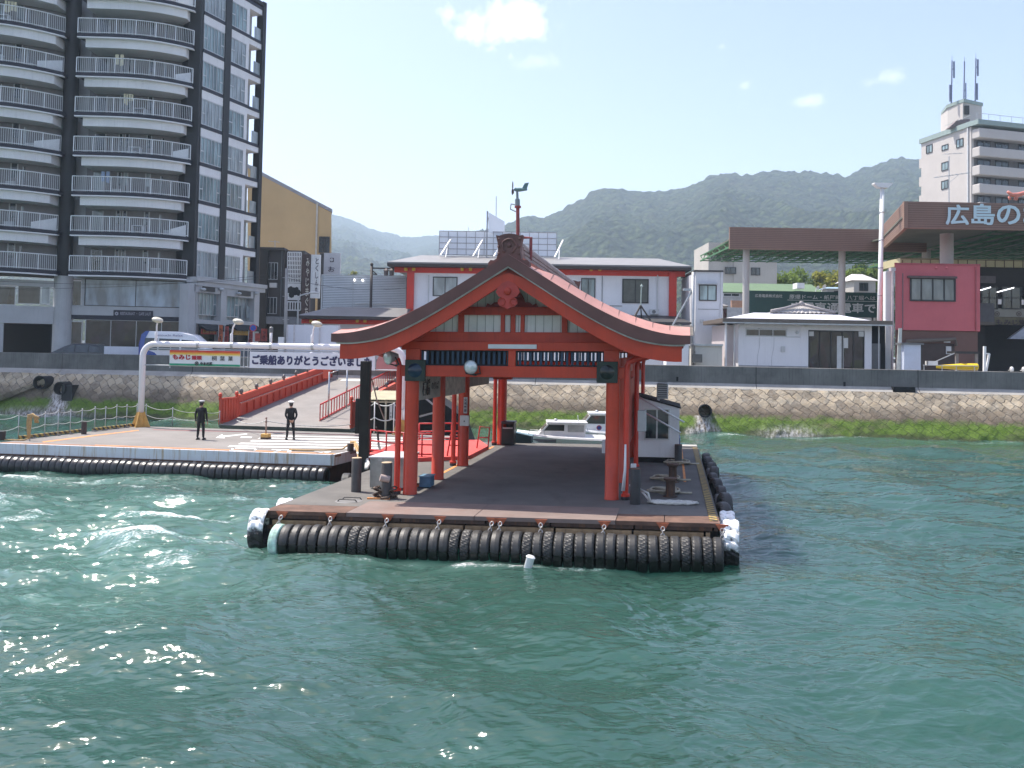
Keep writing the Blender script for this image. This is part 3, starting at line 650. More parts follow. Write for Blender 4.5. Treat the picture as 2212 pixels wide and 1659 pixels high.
# black tyres hung along the right side
sidem = tyre_mesh('side_tyre', .46, .30, 0, m_rub); bpy.data.objects.remove([o for o in COL.objects if o.name.startswith('side_tyre')][0])
for k in range(13):
    M = PF @ Matrix.Translation((6.17 + .10 * (k % 2), D0 + 2.7 + k * 1.05, -.34 + .12 * math.sin(k * 2.1))) @ Matrix.Rotation(random.uniform(-.3, .3), 4, 'Z') @ Matrix.Rotation(random.uniform(0, 6), 4, 'X')
    put_mesh(sidem, 'side_tyre', M, 'black tyre hung on the right side of the landing stage', 'tyre', 'tyres hung down the right side of the landing stage')
o = put_mesh(sidem, 'side_tyre', PF @ Matrix.Translation((-6.15, 3.4, -.35)) @ Matrix.Rotation(.2, 4, 'Z'), 'black tyre hung on the left side of the stage, in the gap between the stages', 'tyre')
# ---- bollards
def bollard(name, lab, u, vb, vt, wpx, kind='pipe', m=None, cap=None):
    a_, b_ = pg(u, vb); sc = wpx / 1950.0 * (PF @ Vector((a_, b_, 0))).y; r = sc / 2; h = pf(u, vt, b_)[1]
    t = thing(name, lab, 'bollard', PF @ Vector((a_, b_, 0)), 'mooring bollards on the landing stage')
    mb = MB(PF @ Matrix.Translation((a_, b_, 0)))
    if kind == 'pipe': mb.lathe([(r * 1.0, 0), (r, h - .01), (r * .97, h)], n=24)
    else: mb.lathe([(r * 1.25, 0), (r * 1.25, .03), (r * .86, .05), (r * .80, h * .8), (r * .98, h * .90), (r * 1.22, h * .92), (r * 1.22, h)], n=24)
    mb.build('post', m or m_blackp, t, auto=40)
    mb = MB(PF @ Matrix.Translation((a_, b_, 0))); rc = r * (.98 if kind == 'pipe' else 1.22)
    mb.lathe([(rc, h), (rc * 1.04, h + .012), (rc * 1.0, h + .024), (0, h + .03)], n=24); mb.build('top_plate', cap or m_rust, t, auto=40)
    return a_, b_, r, h
m_bgrey = mat('bollard_grey', (.065, .06, .058), .6, .25, 3, streak=.3, scol=(.14, .07, .04))
m_tanplate = mat('bollard_tan', (.55, .42, .27), .7, .2, 6)
bollard('bollard', 'tall grey pipe bollard beside the metal cabinet, nearest the left edge', 769, 1062, 990, 21, m=m_bgrey, cap=m_tanplate)
B2 = bollard('bollard', 'grey bollard with heavy rusty chain round its foot, before the first red post', 834, 1076, 1000, 22.5, m=m_bgrey, cap=m_tanplate)
bollard('bollard', 'short black bollard showing just behind the metal cabinet', 889, 989, 968, 13)
bollard('bollard', 'dark bollard in shade beside the right front post, rope at its foot', 1372, 1089, 1013, 22)
bollard('bollard', 'black bollard near the white shed, farthest of three on the right', 1465, 1003, 961, 16)
bollard('bollard', 'rusty flanged bollard with rope, middle of three on the right', 1453, 1042, 1003, 21, 'flange', m_rustdk)
bollard('bollard', 'rusty flanged bollard with rope coil, nearest of three on the right', 1448, 1073, 1034, 24, 'flange', m_rustdk)
mb = MB(PF); mb.cyl((B2[0] - .12, B2[1] - B2[2] - .06, .62), (B2[0] + .12, B2[1] - B2[2] + .05, .56), .10, n=16)
tag(mb.build('pipe_stub', mat('stub_pink', (.42, .33, .30), .6), None, auto=40), 'short pale pipe stub fixed across the chained bollard', 'pipe stub')
mb = MB(PF)
for sgn in (-1, 1):
    P = [Vector((B2[0] + sgn * (.22 + .10 * math.sin(k * 1.9)), B2[1] - .10 + .10 * math.cos(k * 2.3), .34 - .052 * k)) for k in range(7)]
    for i in range(6): 
        q, d, s = (P[i] + P[i + 1]) / 2, (P[i + 1] - P[i]).normalized(), Vector((random.uniform(-1, 1), random.uniform(-1, 1), random.uniform(-.3, .3))).normalized()
        mb.tube([q + d * (.085 * math.cos(k / 10 * 6.283)) + s * (.062 * math.sin(k / 10 * 6.283)) for k in range(10)], .026, 6, closed=True)
for k in range(9):
    an = k / 9 * 6.28; q = Vector((B2[0] + .26 * math.cos(an), B2[1] + .26 * math.sin(an), .05)); d = Vector((-math.sin(an), math.cos(an), 0)); s = Vector((math.cos(an), math.sin(an), 0)) if k % 2 else Vector((0, 0, 1))
    mb.tube([q + d * (.10 * math.cos(j / 10 * 6.283)) + s * (.06 * math.sin(j / 10 * 6.283)) for j in range(10)], .026, 6, closed=True)
tag(mb.build('mooring_chain', mat('chain_rusty', (.10, .07, .055), .6, .4, 8, metal=.4), None, smooth=True), 'heavy rusty chain heaped round the foot of a grey bollard', 'chain')
def coil(name, lab, a_, b_, r, n, z=.03, th_=.035, m=None, tail=None, group=None):
    mb = MB(PF); P = []
    for k in range(int(n * 14)):
        an = k / 14 * 6.283; rr = r * (1 + .22 * math.sin(k * .37) + .05 * math.sin(k * 1.3)); P.append((a_ + rr * math.cos(an), b_ + rr * .9 * math.sin(an), z + .012 * (k % 5) + .055 * (k / 14) * .5))
    if tail: P += tail
    mb.tube(P, th_, 7); return tag(mb.build(name, m or m_rope, None, smooth=True), lab, 'rope', group)
for (u, v, lab) in ((1465, 1003, 'rope coiled round the foot of the black bollard near the white shed'), (1440, 1038, 'loose coil of grey rope beside the middle flanged bollard'), (1437, 1066, 'rope coil round the nearest flanged bollard')):
    a_, b_ = pg(u, v); coil('rope', lab, a_, b_, .42, 3.5, tail=[(a_ + .5, b_ - .05, .04), (a_ + .8, b_ + .02, .035)], group='ropes on the landing stage')
a_, b_ = pg(1395, 1090); mb = MB(PF); P = []
q0 = Vector((pg(1360, 1066)[0], pg(1360, 1066)[1], .25))
for k in range(46):
    f = k / 45; an = f * 6.283 * 3.2
    P.append(Vector((a_ + .75 + .72 * math.cos(an) * (1 - .25 * f), b_ + .20 + .17 * math.sin(an), .035 + .03 * (k % 3) * .6)))
mb.tube([q0, q0 + Vector((.3, -.2, -.06)), Vector((a_ + .1, b_ + .2, .08))] + P, .034, 7)
mb.tube([Vector((a_ + .12, b_ + .1, .05)), Vector((a_ + .06, b_ + .12, .3)), Vector((a_ - .15, b_ + .2, .38))], .034, 7)
tag(mb.build('rope', m_ropew, None, smooth=True), 'thick white rope laid in loops on the deck right of the front post', 'rope', 'ropes on the landing stage')
# ================================================================ THE SHELTER
sh = thing('shelter', 'red Japanese gabled shelter with curved copper roof standing on the landing stage', 'shelter', (0, 33, .95))
BK = 14.9
def post(a_, b_, z0=0, h=4.1, r=.205, label=None):
    mb = MB(PF @ Matrix.Translation((a_, b_, 0))); mb.lathe([(r * 1.04, 0), (r * 1.04, .05), (r, .06), (r, 2.2), (r * .985, h)], n=28); return mb.build('post', m_red, sh, auto=40)
for b_ in (0.0, 3.25, 7.0, BK): post(-2.98, b_)
for b_ in (0.0, 3.6, 7.2, 11.0, BK): post(3.02, b_)
def beam(x0, x1, y0, y1, z0, z1, m=m_red, name='beam', par=None):
    mb = MB(PF); mb.cbox(x0, x1, y0, y1, z0, z1, .015); return mb.build(name, m, par or sh)
def gz(u, v, b_=0.0): return pf(u, v, b_)[1]
ZB0, ZB1 = gz(1106, 815), gz(1106, 791)          # lower tie beam
ZL1 = gz(1106, 756)                              # top of the lattice
ZU0, ZU1 = gz(1106, 752), gz(1106, 719)
for bb in (0.0, BK):
    beam(-3.35, 3.35, bb - .13, bb + .13, ZB0, ZB1)
    beam(-3.3, 3.3, bb - .15, bb + .15, ZL1 - .02, ZU0 + .18)
    beam(-3.2, 3.2, bb - .10, bb + .12, ZU0 + .17, ZU1 + .02, m_red2)
    for q in (-2.93, 2.97): beam(q - .22, q + .22, bb - .18, bb + .18, ZB1 - .02, ZL1 + .02)
    x = pf(1107, 773, 0)[0]; beam(x - .11, x + .11, bb - .10, bb + .10, ZB1, ZL1)
for q in (-2.98, 3.02):
    beam(q - .12, q + .12, .15, BK - .15, ZB0 + .04, ZB1 - .03); beam(q - .12, q + .12, .15, BK - .15, ZL1, ZU0 + .12)
for b_ in (3.4, 7.1, 11.0): beam(-2.9, 2.9, b_ - .1, b_ + .1, ZL1, ZU0 + .1)
m_latt = mat('lattice_blue', (.022, .055, .10), .6, .25, 3); m_lfr = mat('lattice_frame', (.012, .013, .016), .6)
for bb in (0.0, BK):
    for (x0, x1) in ((pf(903, 770, 0)[0], pf(1100, 770, 0)[0]), (pf(1114, 770, 0)[0], pf(1315, 770, 0)[0])):
        mb = MB(PF); y0, y1 = bb - .06, bb + .06
        mb.box(x0, x1, y0, y1, ZB1, ZB1 + .05); mb.box(x0, x1, y0, y1, ZL1 - .06, ZL1); mb.box(x0, x0 + .06, y0, y1, ZB1 + .05, ZL1 - .06); mb.box(x1 - .06, x1, y0, y1, ZB1 + .05, ZL1 - .06)
        fr = mb.build('lattice', m_lfr, sh)
        mb = MB(PF); n = 17
        for k in range(n):
            x = x0 + .06 + (x1 - x0 - .12) * (k + .5) / n; mb.box(x - .035, x + .035, bb - .035, bb + .035, ZB1 + .05, ZL1 - .06)
        mb.build('lattice_slat', m_latt, fr)
mb = MB(PF); mb.box(-2.7, -.25, .5, .6, ZB1 + .02, ZL1); mb.build('backing_board', m_lfr, sh)
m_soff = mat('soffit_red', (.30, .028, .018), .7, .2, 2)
# ---- gable and roof, profile traced on the gable plane
BG = -1.25
LT = [(1094.8, 550), (973.6, 624), (906, 661), (845, 690), (790, 708), (750, 716), (719, 719.5)]
RTT = [(1098, 550), (1150, 583), (1226.7, 631), (1290, 669), (1347.8, 699), (1400, 715), (1440, 723), (1479.7, 727.4)]
pts = [(abs(pf(u, v, BG)[0] - .08), pf(u, v, BG)[1]) for u, v in LT + RTT]
cf = np.polyfit([q[0] for q in pts], [q[1] for q in pts], 4)
AC, AE = .08, 5.12
def zt(a_): return float(np.polyval(cf, min(abs(a_), AE)))
AS = [-AE + 2 * AE * k / 48 for k in range(49)]
def strip(name, off0, off1, y0, y1, m, par, a_lim=AE, n=48, dz=0.0):
    """solid band following the roof curve between vertical offsets off0 and off1 below the outline"""
    mb = MB(PF)
    rows = []
    A = [-a_lim + 2 * a_lim * k / n for k in range(n + 1)]
    o0 = off0 if callable(off0) else (lambda a_: off0); o1 = off1 if callable(off1) else (lambda a_: off1)
    for yy, o in ((y0, o0), (y0, o1), (y1, o1), (y1, o0), (y0, o0)):
        rows.append([(AC + a_, yy, zt(a_) - o(a_) + ((dz(a_) if callable(dz) else dz) if yy == y1 else 0)) for a_ in A])
    mb.grid(rows)
    for k in (0, n): mb.add([rows[i][k] for i in range(4)], [(0, 1, 2, 3)])
    return mb.build(name, m, par, auto=35)
roof = strip('roof', -.16, .12, BG + .75, BK + .9, m_pink, sh)
vdz = lambda a_: .06 + (.20 if a_ > 0 else .09) * min(1, max(0, abs(a_) - .5) / .8)
strip('verge_cap', -.0, .10, BG, BG + .80, m_pink, roof, dz=vdz)
mb = MB(PF)   # seams across the verge cap
for a_ in [(-1) ** k * (k // 2 + .5) * .48 for k in range(2, 22)]:
    if abs(a_) > 5.0: continue
    mb.prism([(AC + a_ - .012, BG - .004, zt(a_) - .02), (AC + a_ + .012, BG - .004, zt(a_) - .02), (AC + a_ + .012, BG + .8, zt(a_) + vdz(a_) + .004), (AC + a_ - .012, BG + .8, zt(a_) + vdz(a_) + .004)], (0, 0, .010))
mb.build('seam', mat('seam_dark', (.13, .06, .05), .6), roof)
strip('fascia', .0, lambda a_: .34 + .05 * abs(a_) / 5 - .10 * max(0, abs(a_) - 3.6), BG - .05, BG + .06, m_brown, roof)
fo = lambda a_: .34 + .05 * abs(a_) / 5 - .10 * max(0, abs(a_) - 3.6)
strip('white_fillet', lambda a_: fo(a_) - .01, lambda a_: fo(a_) + .042, BG + .0, BG + .11, mat('fillet_white', (.55, .55, .50), .7, .2, 3, dirt=.4), roof, a_lim=4.98)
strip('bargeboard', lambda a_: fo(a_) + .03, lambda a_: fo(a_) + .42 + .06 * abs(a_) / 5, BG + .10, BG + .22, m_red, roof, a_lim=4.9)
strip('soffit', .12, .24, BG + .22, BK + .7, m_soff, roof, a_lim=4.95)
mb = MB(PF)   # eave rafters
for k in range(44):
    y = BG + .5 + k * .36
    for sg in (-1, 1):
        A = [2.9, 3.6, 4.3, 4.95]
        for i in range(3):
            p0, p1 = (AC + sg * A[i], y, zt(A[i]) - .30), (AC + sg * A[i + 1], y, zt(A[i + 1]) - .30); mb.bar(p0, p1, .09, .10)
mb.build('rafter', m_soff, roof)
# gable wall: grey boards, red timbers
A = [-3.9 + 7.8 * k / 30 for k in range(31)]
for bb in (BK - .05, 0.02):
    mb = MB(PF); top = [(AC + a_, bb, max(zt(a_) - .45, ZU1)) for a_ in A]; mb.prism([(AC - 3.9, bb, ZU1 - .1)] + top + [(AC + 3.9, bb, ZU1 - .1)], (0, .05, 0)); mb.cur = 1
    for k in range(27): x = -3.3 + k * .25; mb.box(x - .006, x + .006, bb - .008, bb + .0, ZU1, max(zt(x - AC) - .5, ZU1 + .02))
    gb = mb.build('gable_board', [m_panel, mat('joint_grey', (.25, .25, .23), .8)], sh)
def gr(u0, v0, u1, v1, y0=-.09, y1=.02, m=m_red2):
    x0, z0 = pf(u0, v1, y0); x1, z1 = pf(u1, v0, y0); return beam(x0, x1, y0, y1, z0, z1, m, 'gable_timber')
gr(985, 663, 1214, 680, -.12)
for (u0, u1) in ((989, 1002), (1081, 1090), (1102.5, 1113), (1124, 1133), (1213, 1226)): gr(u0, 680, u1, 720)
# carved pendant and carving behind it
def ring2(u, v, y): q = pf(u, v, y); return (q[0], y, q[1])
gx, gzc = pf(1097, 634, BG + .05)
PEND = [(-.02, .42), (-.20, .34), (-.34, .20), (-.40, .04), (-.30, -.10), (-.20, -.14), (-.30, -.20), (-.33, -.33), (-.24, -.43), (-.10, -.46), (.0, -.52)]
full = PEND + [(-x, z) for x, z in PEND[::-1][1:]]
mb = MB(PF); mb.prism([(gx + x * .86, BG + .02, gzc + z * .86) for x, z in full], (0, .09, 0))
m_pend = mat('pendant_red', (.46, .05, .035), .5, .2, 3)
pd = mb.build('gable_pendant', m_pend, sh, auto=30)
mb = MB(PF); mb.ball((gx, BG + .0, gzc + .06), (.11, .05, .11)); 
for sg in (-1, 1): mb.tube([(gx + sg * (.17 + .10 * math.cos(k * .55)) * 1.0, BG + .015, gzc - .24 + .10 * math.sin(k * .55)) for k in range(10)], .022, 6)
mb.build('carved_boss', m_red2, pd, smooth=True)
cx_, cz_ = pf(1105, 663, -.1)
CAR = [(-.98, 0), (-.90, .16), (-.78, .08), (-.66, .20), (-.50, .22), (-.40, .50), (-.24, .74), (.0, .86), (.24, .74), (.40, .50), (.50, .22), (.66, .20), (.78, .08), (.90, .16), (.98, 0)]
mb = MB(PF); mb.prism([(cx_ + x * .80, -.10, cz_ + z * .66) for x, z in CAR], (0, .08, 0)); mb.build('gable_carving', mat('carving_dark', (.20, .016, .014), .6, .3, 4), sh, auto=30)
# ridge with its ornaments
mb = MB(PF); rz0 = zt(0) - .66
for k in range(6):
    w = .38 - .018 * k; mb.box(AC - w, AC + w, BG + 1.0, BK + .55, rz0 + .13 * k + .25, rz0 + .13 * k + .335)
    mb.box(AC - w + .05, AC + w - .05, BG + 1.0, BK + .55, rz0 + .13 * k + .33, rz0 + .13 * k + .39)
mb.box(AC - .42, AC + .42, BG + 1.0, BK + .6, rz0, rz0 + .26)
mb.tube([(AC, BG + 1.0, rz0 + 1.08), (AC, BK + .6, rz0 + 1.08)], .17, 12)
m_ridge = mat('ridge_tile', (.33, .27, .25), .55, .25, 1.5, dirt=.5, dcol=(.12, .06, .05))
rd = mb.build('ridge', m_ridge, roof, auto=40)
ORN = [(-.78, .02), (-.86, .14), (-.86, .26), (-.76, .36), (-.64, .34), (-.52, .40), (-.46, .62), (-.48, .95), (-.56, 1.26), (-.42, 1.24), (-.22, 1.30), (.0, 1.32)]
ORN = ORN + [(-x, z) for x, z in ORN[::-1][1:]]
m_orn = mat('ornament_copper', (.17, .075, .060), .6, .3, 3, dirt=.3)
ox, oz = pf(1097, 560, BG + .5)
for bb, flip in ((BG + .10, 1), (BK + .62, 1)):
    zb = zt(0) - .43
    mb = MB(PF); mb.prism([(AC + x * .69, bb, zb + z * .79) for x, z in ORN] + [(AC + .36, bb, zb - .22), (AC, bb, zb - .1), (AC - .36, bb, zb - .22)], (0, .30, 0))
    on = mb.build('ridge_ornament', m_orn, roof, auto=30)
    if bb < 0:
        mb = MB(PF)
        mb.tube([(AC + .20 * math.cos(k / 20 * 6.283 - 1.2) * (1 + .12 * math.cos(5 * k / 20 * 6.283)), bb - .01, zb + .68 + .20 * math.sin(k / 20 * 6.283 - 1.2)) for k in range(0, 18)], .035, 6)
        mb.ball((AC, bb, zb + .70), (.07, .05, .07))
        for sx in (-1, 1):
            for q in (.46, .66, .88): mb.ball((AC + sx * .30, bb, zb + q), (.04, .03, .04))
        mb.build('carved_crest', m_orn, on, smooth=True)
# downpipes and gutter elbows
m_dp = mat('downpipe_red', (.60, .045, .022), .35, .12, 2)
for (a_, b_) in ((-3.36, -.08), (-3.33, 6.9), (-3.28, 14.7), (3.42, -.05), (3.45, 7.1), (3.45, 14.7)):
    sg = 1 if a_ > 0 else -1
    mb = MB(PF); mb.tube([(a_, b_, .10), (a_, b_, 3.85)], .085, 14); mb.lathe([(.085, .1), (.13, .1), (.13, .17), (.085, .19)], (a_, b_, 0), 14)
    mb.tube([(a_, b_, 3.80), (a_ + sg * .05, b_, 4.0), (a_ + sg * .3, b_, 4.10), (a_ + sg * 1.35, b_, 4.42)], .085, 12); dp = mb.build('downpipe', m_dp, sh, auto=40)
    mb = MB(PF); mb.lathe([(.10, 0), (.12, .02), (.12, .10), (.10, .12)], (a_, b_, .0), 14); mb.build('pipe_foot', m_blackp, dp)
# red board wall on the right side
mb = MB(PF)
for k in range(12):
    y = 5.2 + k * .82; mb.box(3.14, 3.20, y, y + .78, .9 if k < 7 else 2.2, 3.3)
mb.build('side_panel', m_red2, sh)
# cloudy boards hung between the left posts
def hung(name, lab, b0, b1, z0, z1, m, words=None):
    mb = MB(PF); mb.box(-2.92, -2.88, b0, b1, z0, z1); o = tag(mb.build(name, m, None), lab, 'sign', 'boards hung under the left side beam'); return o
m_board = mat('old_sign_board', (.42, .41, .36), .8, .25, 3, streak=.5, scol=(.25, .22, .18))
zt0 = ZB0 + .03
tbd = thing('hanging_sign', 'weathered grey board with faded writing, hung between the first two red posts', 'sign', PF @ Vector((-2.9, 1.6, 2.7)), 'boards hung under the left side beam')
mb = MB(PF); mb.box(-2.92, -2.88, .25, 3.0, zt0 - .78, zt0); mb.build('board', m_board, tbd)
mb = MB(); Mt = PF @ Matrix.Translation((-2.875, .4, 0)) @ Matrix.Rotation(R(90), 4, 'Z')
letters(mb, '桟橋', Mt, .35, zt0 - .66, 1.25, zt0 - .14, .02); letters(mb, 'のりば', Mt, 1.4, zt0 - .5, 2.3, zt0 - .25, .0); mb.build('lettering', mat('sign_ink', (.06, .05, .05), .8), tbd)
mb = MB(PF); mb.box(-2.92, -2.88, 3.5, 6.7, zt0 - .8, zt0); tag(mb.build('hanging_sign', mat('old_white_board', (.66, .64, .56), .8, .3, 4, streak=.6, scol=(.4, .38, .33)), None), 'pale stained board hung between the second and third red posts', 'sign', 'boards hung under the left side beam')
mb = MB(PF); mb.box(-2.92, -2.88, 7.3, 11.2, zt0 - .62, zt0); tag(mb.build('hanging_sign', m_board, None), 'plain grey board hung beyond the third red post', 'sign', 'boards hung under the left side beam')
mb = MB(PF); mb.cbox(-1.9, -1.2, 7.0, 7.3, ZB0 - .28, ZB0 + .02, .02); tag(mb.build('junction_box', m_red2, None), 'dark red box under the beam, behind the round floodlight', 'box')
# things fixed on the shelter
x0, z0 = pf(1054.5, 753, -.17); x1, z1 = pf(1159.6, 744.3, -.17)
mb = MB(PF); mb.cbox(x0, x1, -.20, -.16, z0, z1, .008); tag(mb.build('name_plate', mat('plate_white', (.70, .72, .70), .5, .08), None), 'blank white name plate on the red beam over the lattice', 'sign')
def floodlight(u, v, r, yawd, lab, b_=-.45):
    a_, z = pf(u, v, b_); t = thing('floodlight', lab, 'floodlight', PF @ Vector((a_, b_, z)), 'floodlights on the shelter front')
    L = PF @ Matrix.Translation((a_, b_, z)) @ Matrix.Rotation(R(yawd), 4, 'Z') @ Matrix.Rotation(R(8), 4, 'X')
    mb = MB(L); mb.lathe([(r * .35, .34), (r * .5, .28), (r * .98, .03), (r, .0), (r * 1.04, -.02), (r * .97, -.03)], n=28, axis='y'); mb.build('housing', mat('lamp_housing', (.30, .32, .31), .5, .2, 4, metal=.3), t, auto=40)
    mb = MB(L); mb.lathe([(0, -.09), (r * .5, -.075), (r * .86, -.04), (r * .97, -.015)], n=28, axis='y')
    m = MATS.get('lamp_lens')
    if not m:
        m, tt, p = nt('lamp_lens'); g = NG(tt); p.inputs['Roughness'].default_value = .12; p.inputs['Metallic'].default_value = .25
        g.set(p.inputs['Base Color'], g.mix(g.noise(g.coord(), 9, 4, .6), (.45, .52, .52), (.80, .84, .84))); g.set(p.inputs['Normal'], g.bump(g.noise(g.coord(), 12, 3), .4, .03)); MATS['lamp_lens'] = m
    mb.build('lens', m, t, smooth=True)
    mb = MB(L); mb.tube([(-r * 1.1, .1, 0), (-r * 1.1, .2, -r * 1.1), (0, .25, -r * 1.35), (r * 1.1, .2, -r * 1.1), (r * 1.1, .1, 0)], .022, 6); mb.bar((0, .22, -r * 1.3), (.12, .42, -r * 1.5), .06); mb.build('bracket', m_blackp, t)
floodlight(1017, 793, .20, -6, 'round glass floodlight on the middle of the red tie beam')
floodlight(838, 772, .21, -38, 'floodlight turned outward beside the left end of the tie beam', -.35)
def signal(u, v, w, h, lab, lenscol, b_=-.16):
    a_, z = pf(u, v, b_); k = 1 / (1950 / (PF @ Vector((a_, b_, z))).y); W_, H_ = w * k / 2, h * k / 2
    t = thing('signal_lamp', lab, 'signal lamp', PF @ Vector((a_, b_, z)), 'signal lamps on the shelter front')
    mb = MB(PF); mb.cbox(a_ - W_, a_ + W_, b_ - .10, b_ + .03, z - H_, z + H_, .02); mb.build('box', mat('signal_green', (.024, .042, .032), .6, .3, 5, streak=.4, scol=(.02, .03, .02)), t)
    mb = MB(PF); mb.lathe([(0, b_ - .15), (W_ * .4, b_ - .14), (W_ * .70, b_ - .10)], (a_, 0, z), 22, 'y'); mb.build('lens', lenscol, t, smooth=True)
    mb = MB(PF); rr = W_ * .74; vs = []
    for k in range(13):
        an = math.pi * k / 12; vs.append(((a_ + rr * math.cos(an), b_ - .22 + .04 * (1 - math.sin(an)), z + rr * math.sin(an)), (a_ + rr * math.cos(an), b_ - .10, z + rr * math.sin(an))))
    pass
signal(898, 800, 44, 46, 'green box lamp with dark blue lens on the left front post', mat('lens_blue', (.008, .028, .060), .15))
signal(1312, 804, 45, 46, 'green box lamp with dark lens on the right front post', mat('lens_dark', (.015, .02, .018), .15))
# wind vane
t = thing('wind_vane', 'propeller wind vane on a rusty red pole behind the ridge ornament', 'wind vane', PF @ Vector((.55, .9, 7)))
wb = .6
def wv(u, v): q = pf(u, v, wb); return Vector((q[0], wb, q[1]))
mb = MB(PF); P0 = wv(1119, 600); P1 = wv(1118.5, 447); mb.cyl(P0, P1, .055, n=12); mb.cyl(P1 - Vector((0, 0, .03)), P1 + Vector((0, 0, .03)), .10, n=12)
q = wv(1145, 512); mb.tube([P1 + (P0 - P1) * .42 + Vector((0, .2, 0)), Vector((q.x, wb + .2, q.z)), Vector((q.x, wb + .2, q.z - .7))], .05, 8)
mb.build('pole', mat('pole_red_rust', (.28, .06, .055), .6, .4, 5, dirt=.5, dcol=(.12, .09, .09)), t)
mb = MB(PF); A_, B_ = wv(1118, 446), wv(1117.3, 412); mb.tube([A_, A_.lerp(B_, .45), A_.lerp(B_, .5), B_], [.075, .075, .04, .035], 10)
mb.tube([A_ + Vector((-.05, 0, .05)), A_ + Vector((-.2, 0, .08)), A_ + Vector((-.22, 0, -.08)), A_ + Vector((-.05, 0, -.16))], .02, 6); mb.build('mast_head', mat('vane_grey', (.22, .26, .27), .5), t)
mb = MB(PF); n_, f_ = wv(1110, 409.5), wv(1139, 410); mb.tube([n_, n_.lerp(f_, .12), n_.lerp(f_, .45), f_], [.02, .06, .065, .02], 10)
tail = [wv(1127, 408), wv(1133.5, 396), wv(1142.5, 394.5), wv(1137, 411)]; mb.prism([p_ + Vector((0, -.012, 0)) for p_ in tail], (0, .024, 0)); mb.build('vane_body', mat('vane_green', (.14, .25, .25), .5), t)
mb = MB(PF); c_ = wv(1109, 409.5)
for k in range(3):
    an = R(100 + 120 * k); mb.ball(c_ + Vector((-.02, .10 * math.cos(an), .13 * math.sin(an))), (.02, .05 + .05 * abs(math.cos(an)), .05 + .08 * abs(math.sin(an))), 8, 6)
mb.build('propeller', mat('prop_dark', (.09, .06, .06), .5), t)
# small boxes on posts, bin, crates
def pbox(name, lab, cat, u0, v0, u1, v1, b_, d, m, parts=None):
    x0, z0 = pf(u0, v1, b_); x1, z1 = pf(u1, v0, b_); mb = MB(PF); mb.cbox(x0, x1, b_, b_ + d, z0, z1, .015)
    t = thing(name, lab, cat, PF @ Vector(((x0 + x1) / 2, b_ + d / 2, z0))); mb.build('case', m, t); return t, x0, x1, z0, z1
m_boxw = mat('box_grey', (.55, .56, .56), .5, .1, 3); m_boxd = mat('box_dark_grey', (.15, .155, .16), .5, .15, 3)
t, x0, x1, z0, z1 = pbox('switch_box', 'pale grey switch box on the third red post from the front', 'box', 993, 898, 1013, 920, 6.62, .16, m_boxw); mb = MB(PF); mb.box((x0 + x1) / 2 - .02, (x0 + x1) / 2 + .02, 6.60, 6.62, z0 + .15, z0 + .2); mb.build('latch', m_blackp, t)
t, x0, x1, z0, z1 = pbox('notice_strip', 'narrow white notice with vertical writing on the third red post', 'sign', 1001, 858, 1010, 893, 6.77, .012, m_boxw)
mb = MB(); letters(mb, '火気厳禁', PF @ Matrix.Translation((0, 6.765, 0)), x0 + .02, z0 + .04, x1 - .02, z1 - .04, .02, vertical=True); mb.build('lettering', mat('ink_dark', (.08, .06, .08), .8), t)
t, x0, x1, z0, z1 = pbox('meter_box', 'white meter box hanging on the left side of the right front post', 'box', 1300, 951, 1314, 979, .6, .2, m_boxw)
t, x0, x1, z0, z1 = pbox('control_box', 'grey control cabinet on the outer side of the right post row', 'box', 1377, 887, 1396, 932, 3.2, .3, m_boxw)
x0, z0 = pf(1348, 1060, -.15); mb = MB(PF)
q = [pf(u, v, -.2) for u, v in ((1346, 1060), (1350, 1015), (1351, 960))]
mb.tube([(q[0][0], -.22, q[0][1]), (q[1][0], -.22, q[1][1]), (q[2][0], -.2, q[2][1])], [.055, .04, .028], 8); tag(mb.build('folded_parasol', m_white, None, smooth=True), 'white furled pole leaning on the right front post', 'pole')
t, x0, x1, z0, z1 = pbox('white_box', 'small white box low on the right side behind the front downpipe', 'box', 1362, 1003, 1374, 1018, 2.2, .25, m_white)
# rubbish bin by the far left post
ub, vb = 1098, 961; a_, b_ = pg(ub, vb); k = (PF @ Vector((a_, b_, 0))).y / 1950
t = thing('litter_bin', 'black litter bin with slot under its hood, beside the far left post', 'litter bin', PF @ Vector((a_, b_, 0)))
mb = MB(PF); w, h = 13.5 * k, pf(ub, 909, b_)[1]; mb.cbox(a_ - w, a_ + w, b_ - .25, b_ + .35, 0.02, h * .72, .02); mb.box(a_ - w, a_ - w + .05, b_ - .25, b_ + .35, h * .72, h * .9); mb.box(a_ + w - .05, a_ + w, b_ - .25, b_ + .35, h * .72, h * .9)
mb.box(a_ - w, a_ + w, b_ + .28, b_ + .35, h * .72, h * .9); mb.build('body', mat('bin_black', (.02, .022, .022), .4), t)
mb = MB(PF); mb.cbox(a_ - w - .03, a_ + w + .03, b_ - .28, b_ + .37, h * .88, h, .05); mb.build('hood', mat('bin_hood', (.035, .038, .04), .35), t)
mb = MB(PF); mb.box(a_ - w + .06, a_ + w - .06, b_ - .265, b_ - .22, h * .69, h * .74); mb.build('slot_rim', m_steel, t)
a_, b_ = pg(1128, 957); mb = MB(PF); mb.prism([(a_ - .42, b_, 0), (a_ + .42, b_, 0), (a_ + .42, b_, .30), (a_ - .42, b_, .48)], (0, .6, 0)); t = thing('chest', 'dark teal chest with sloping lid beside the litter bin', 'chest', PF @ Vector((a_, b_, 0)))
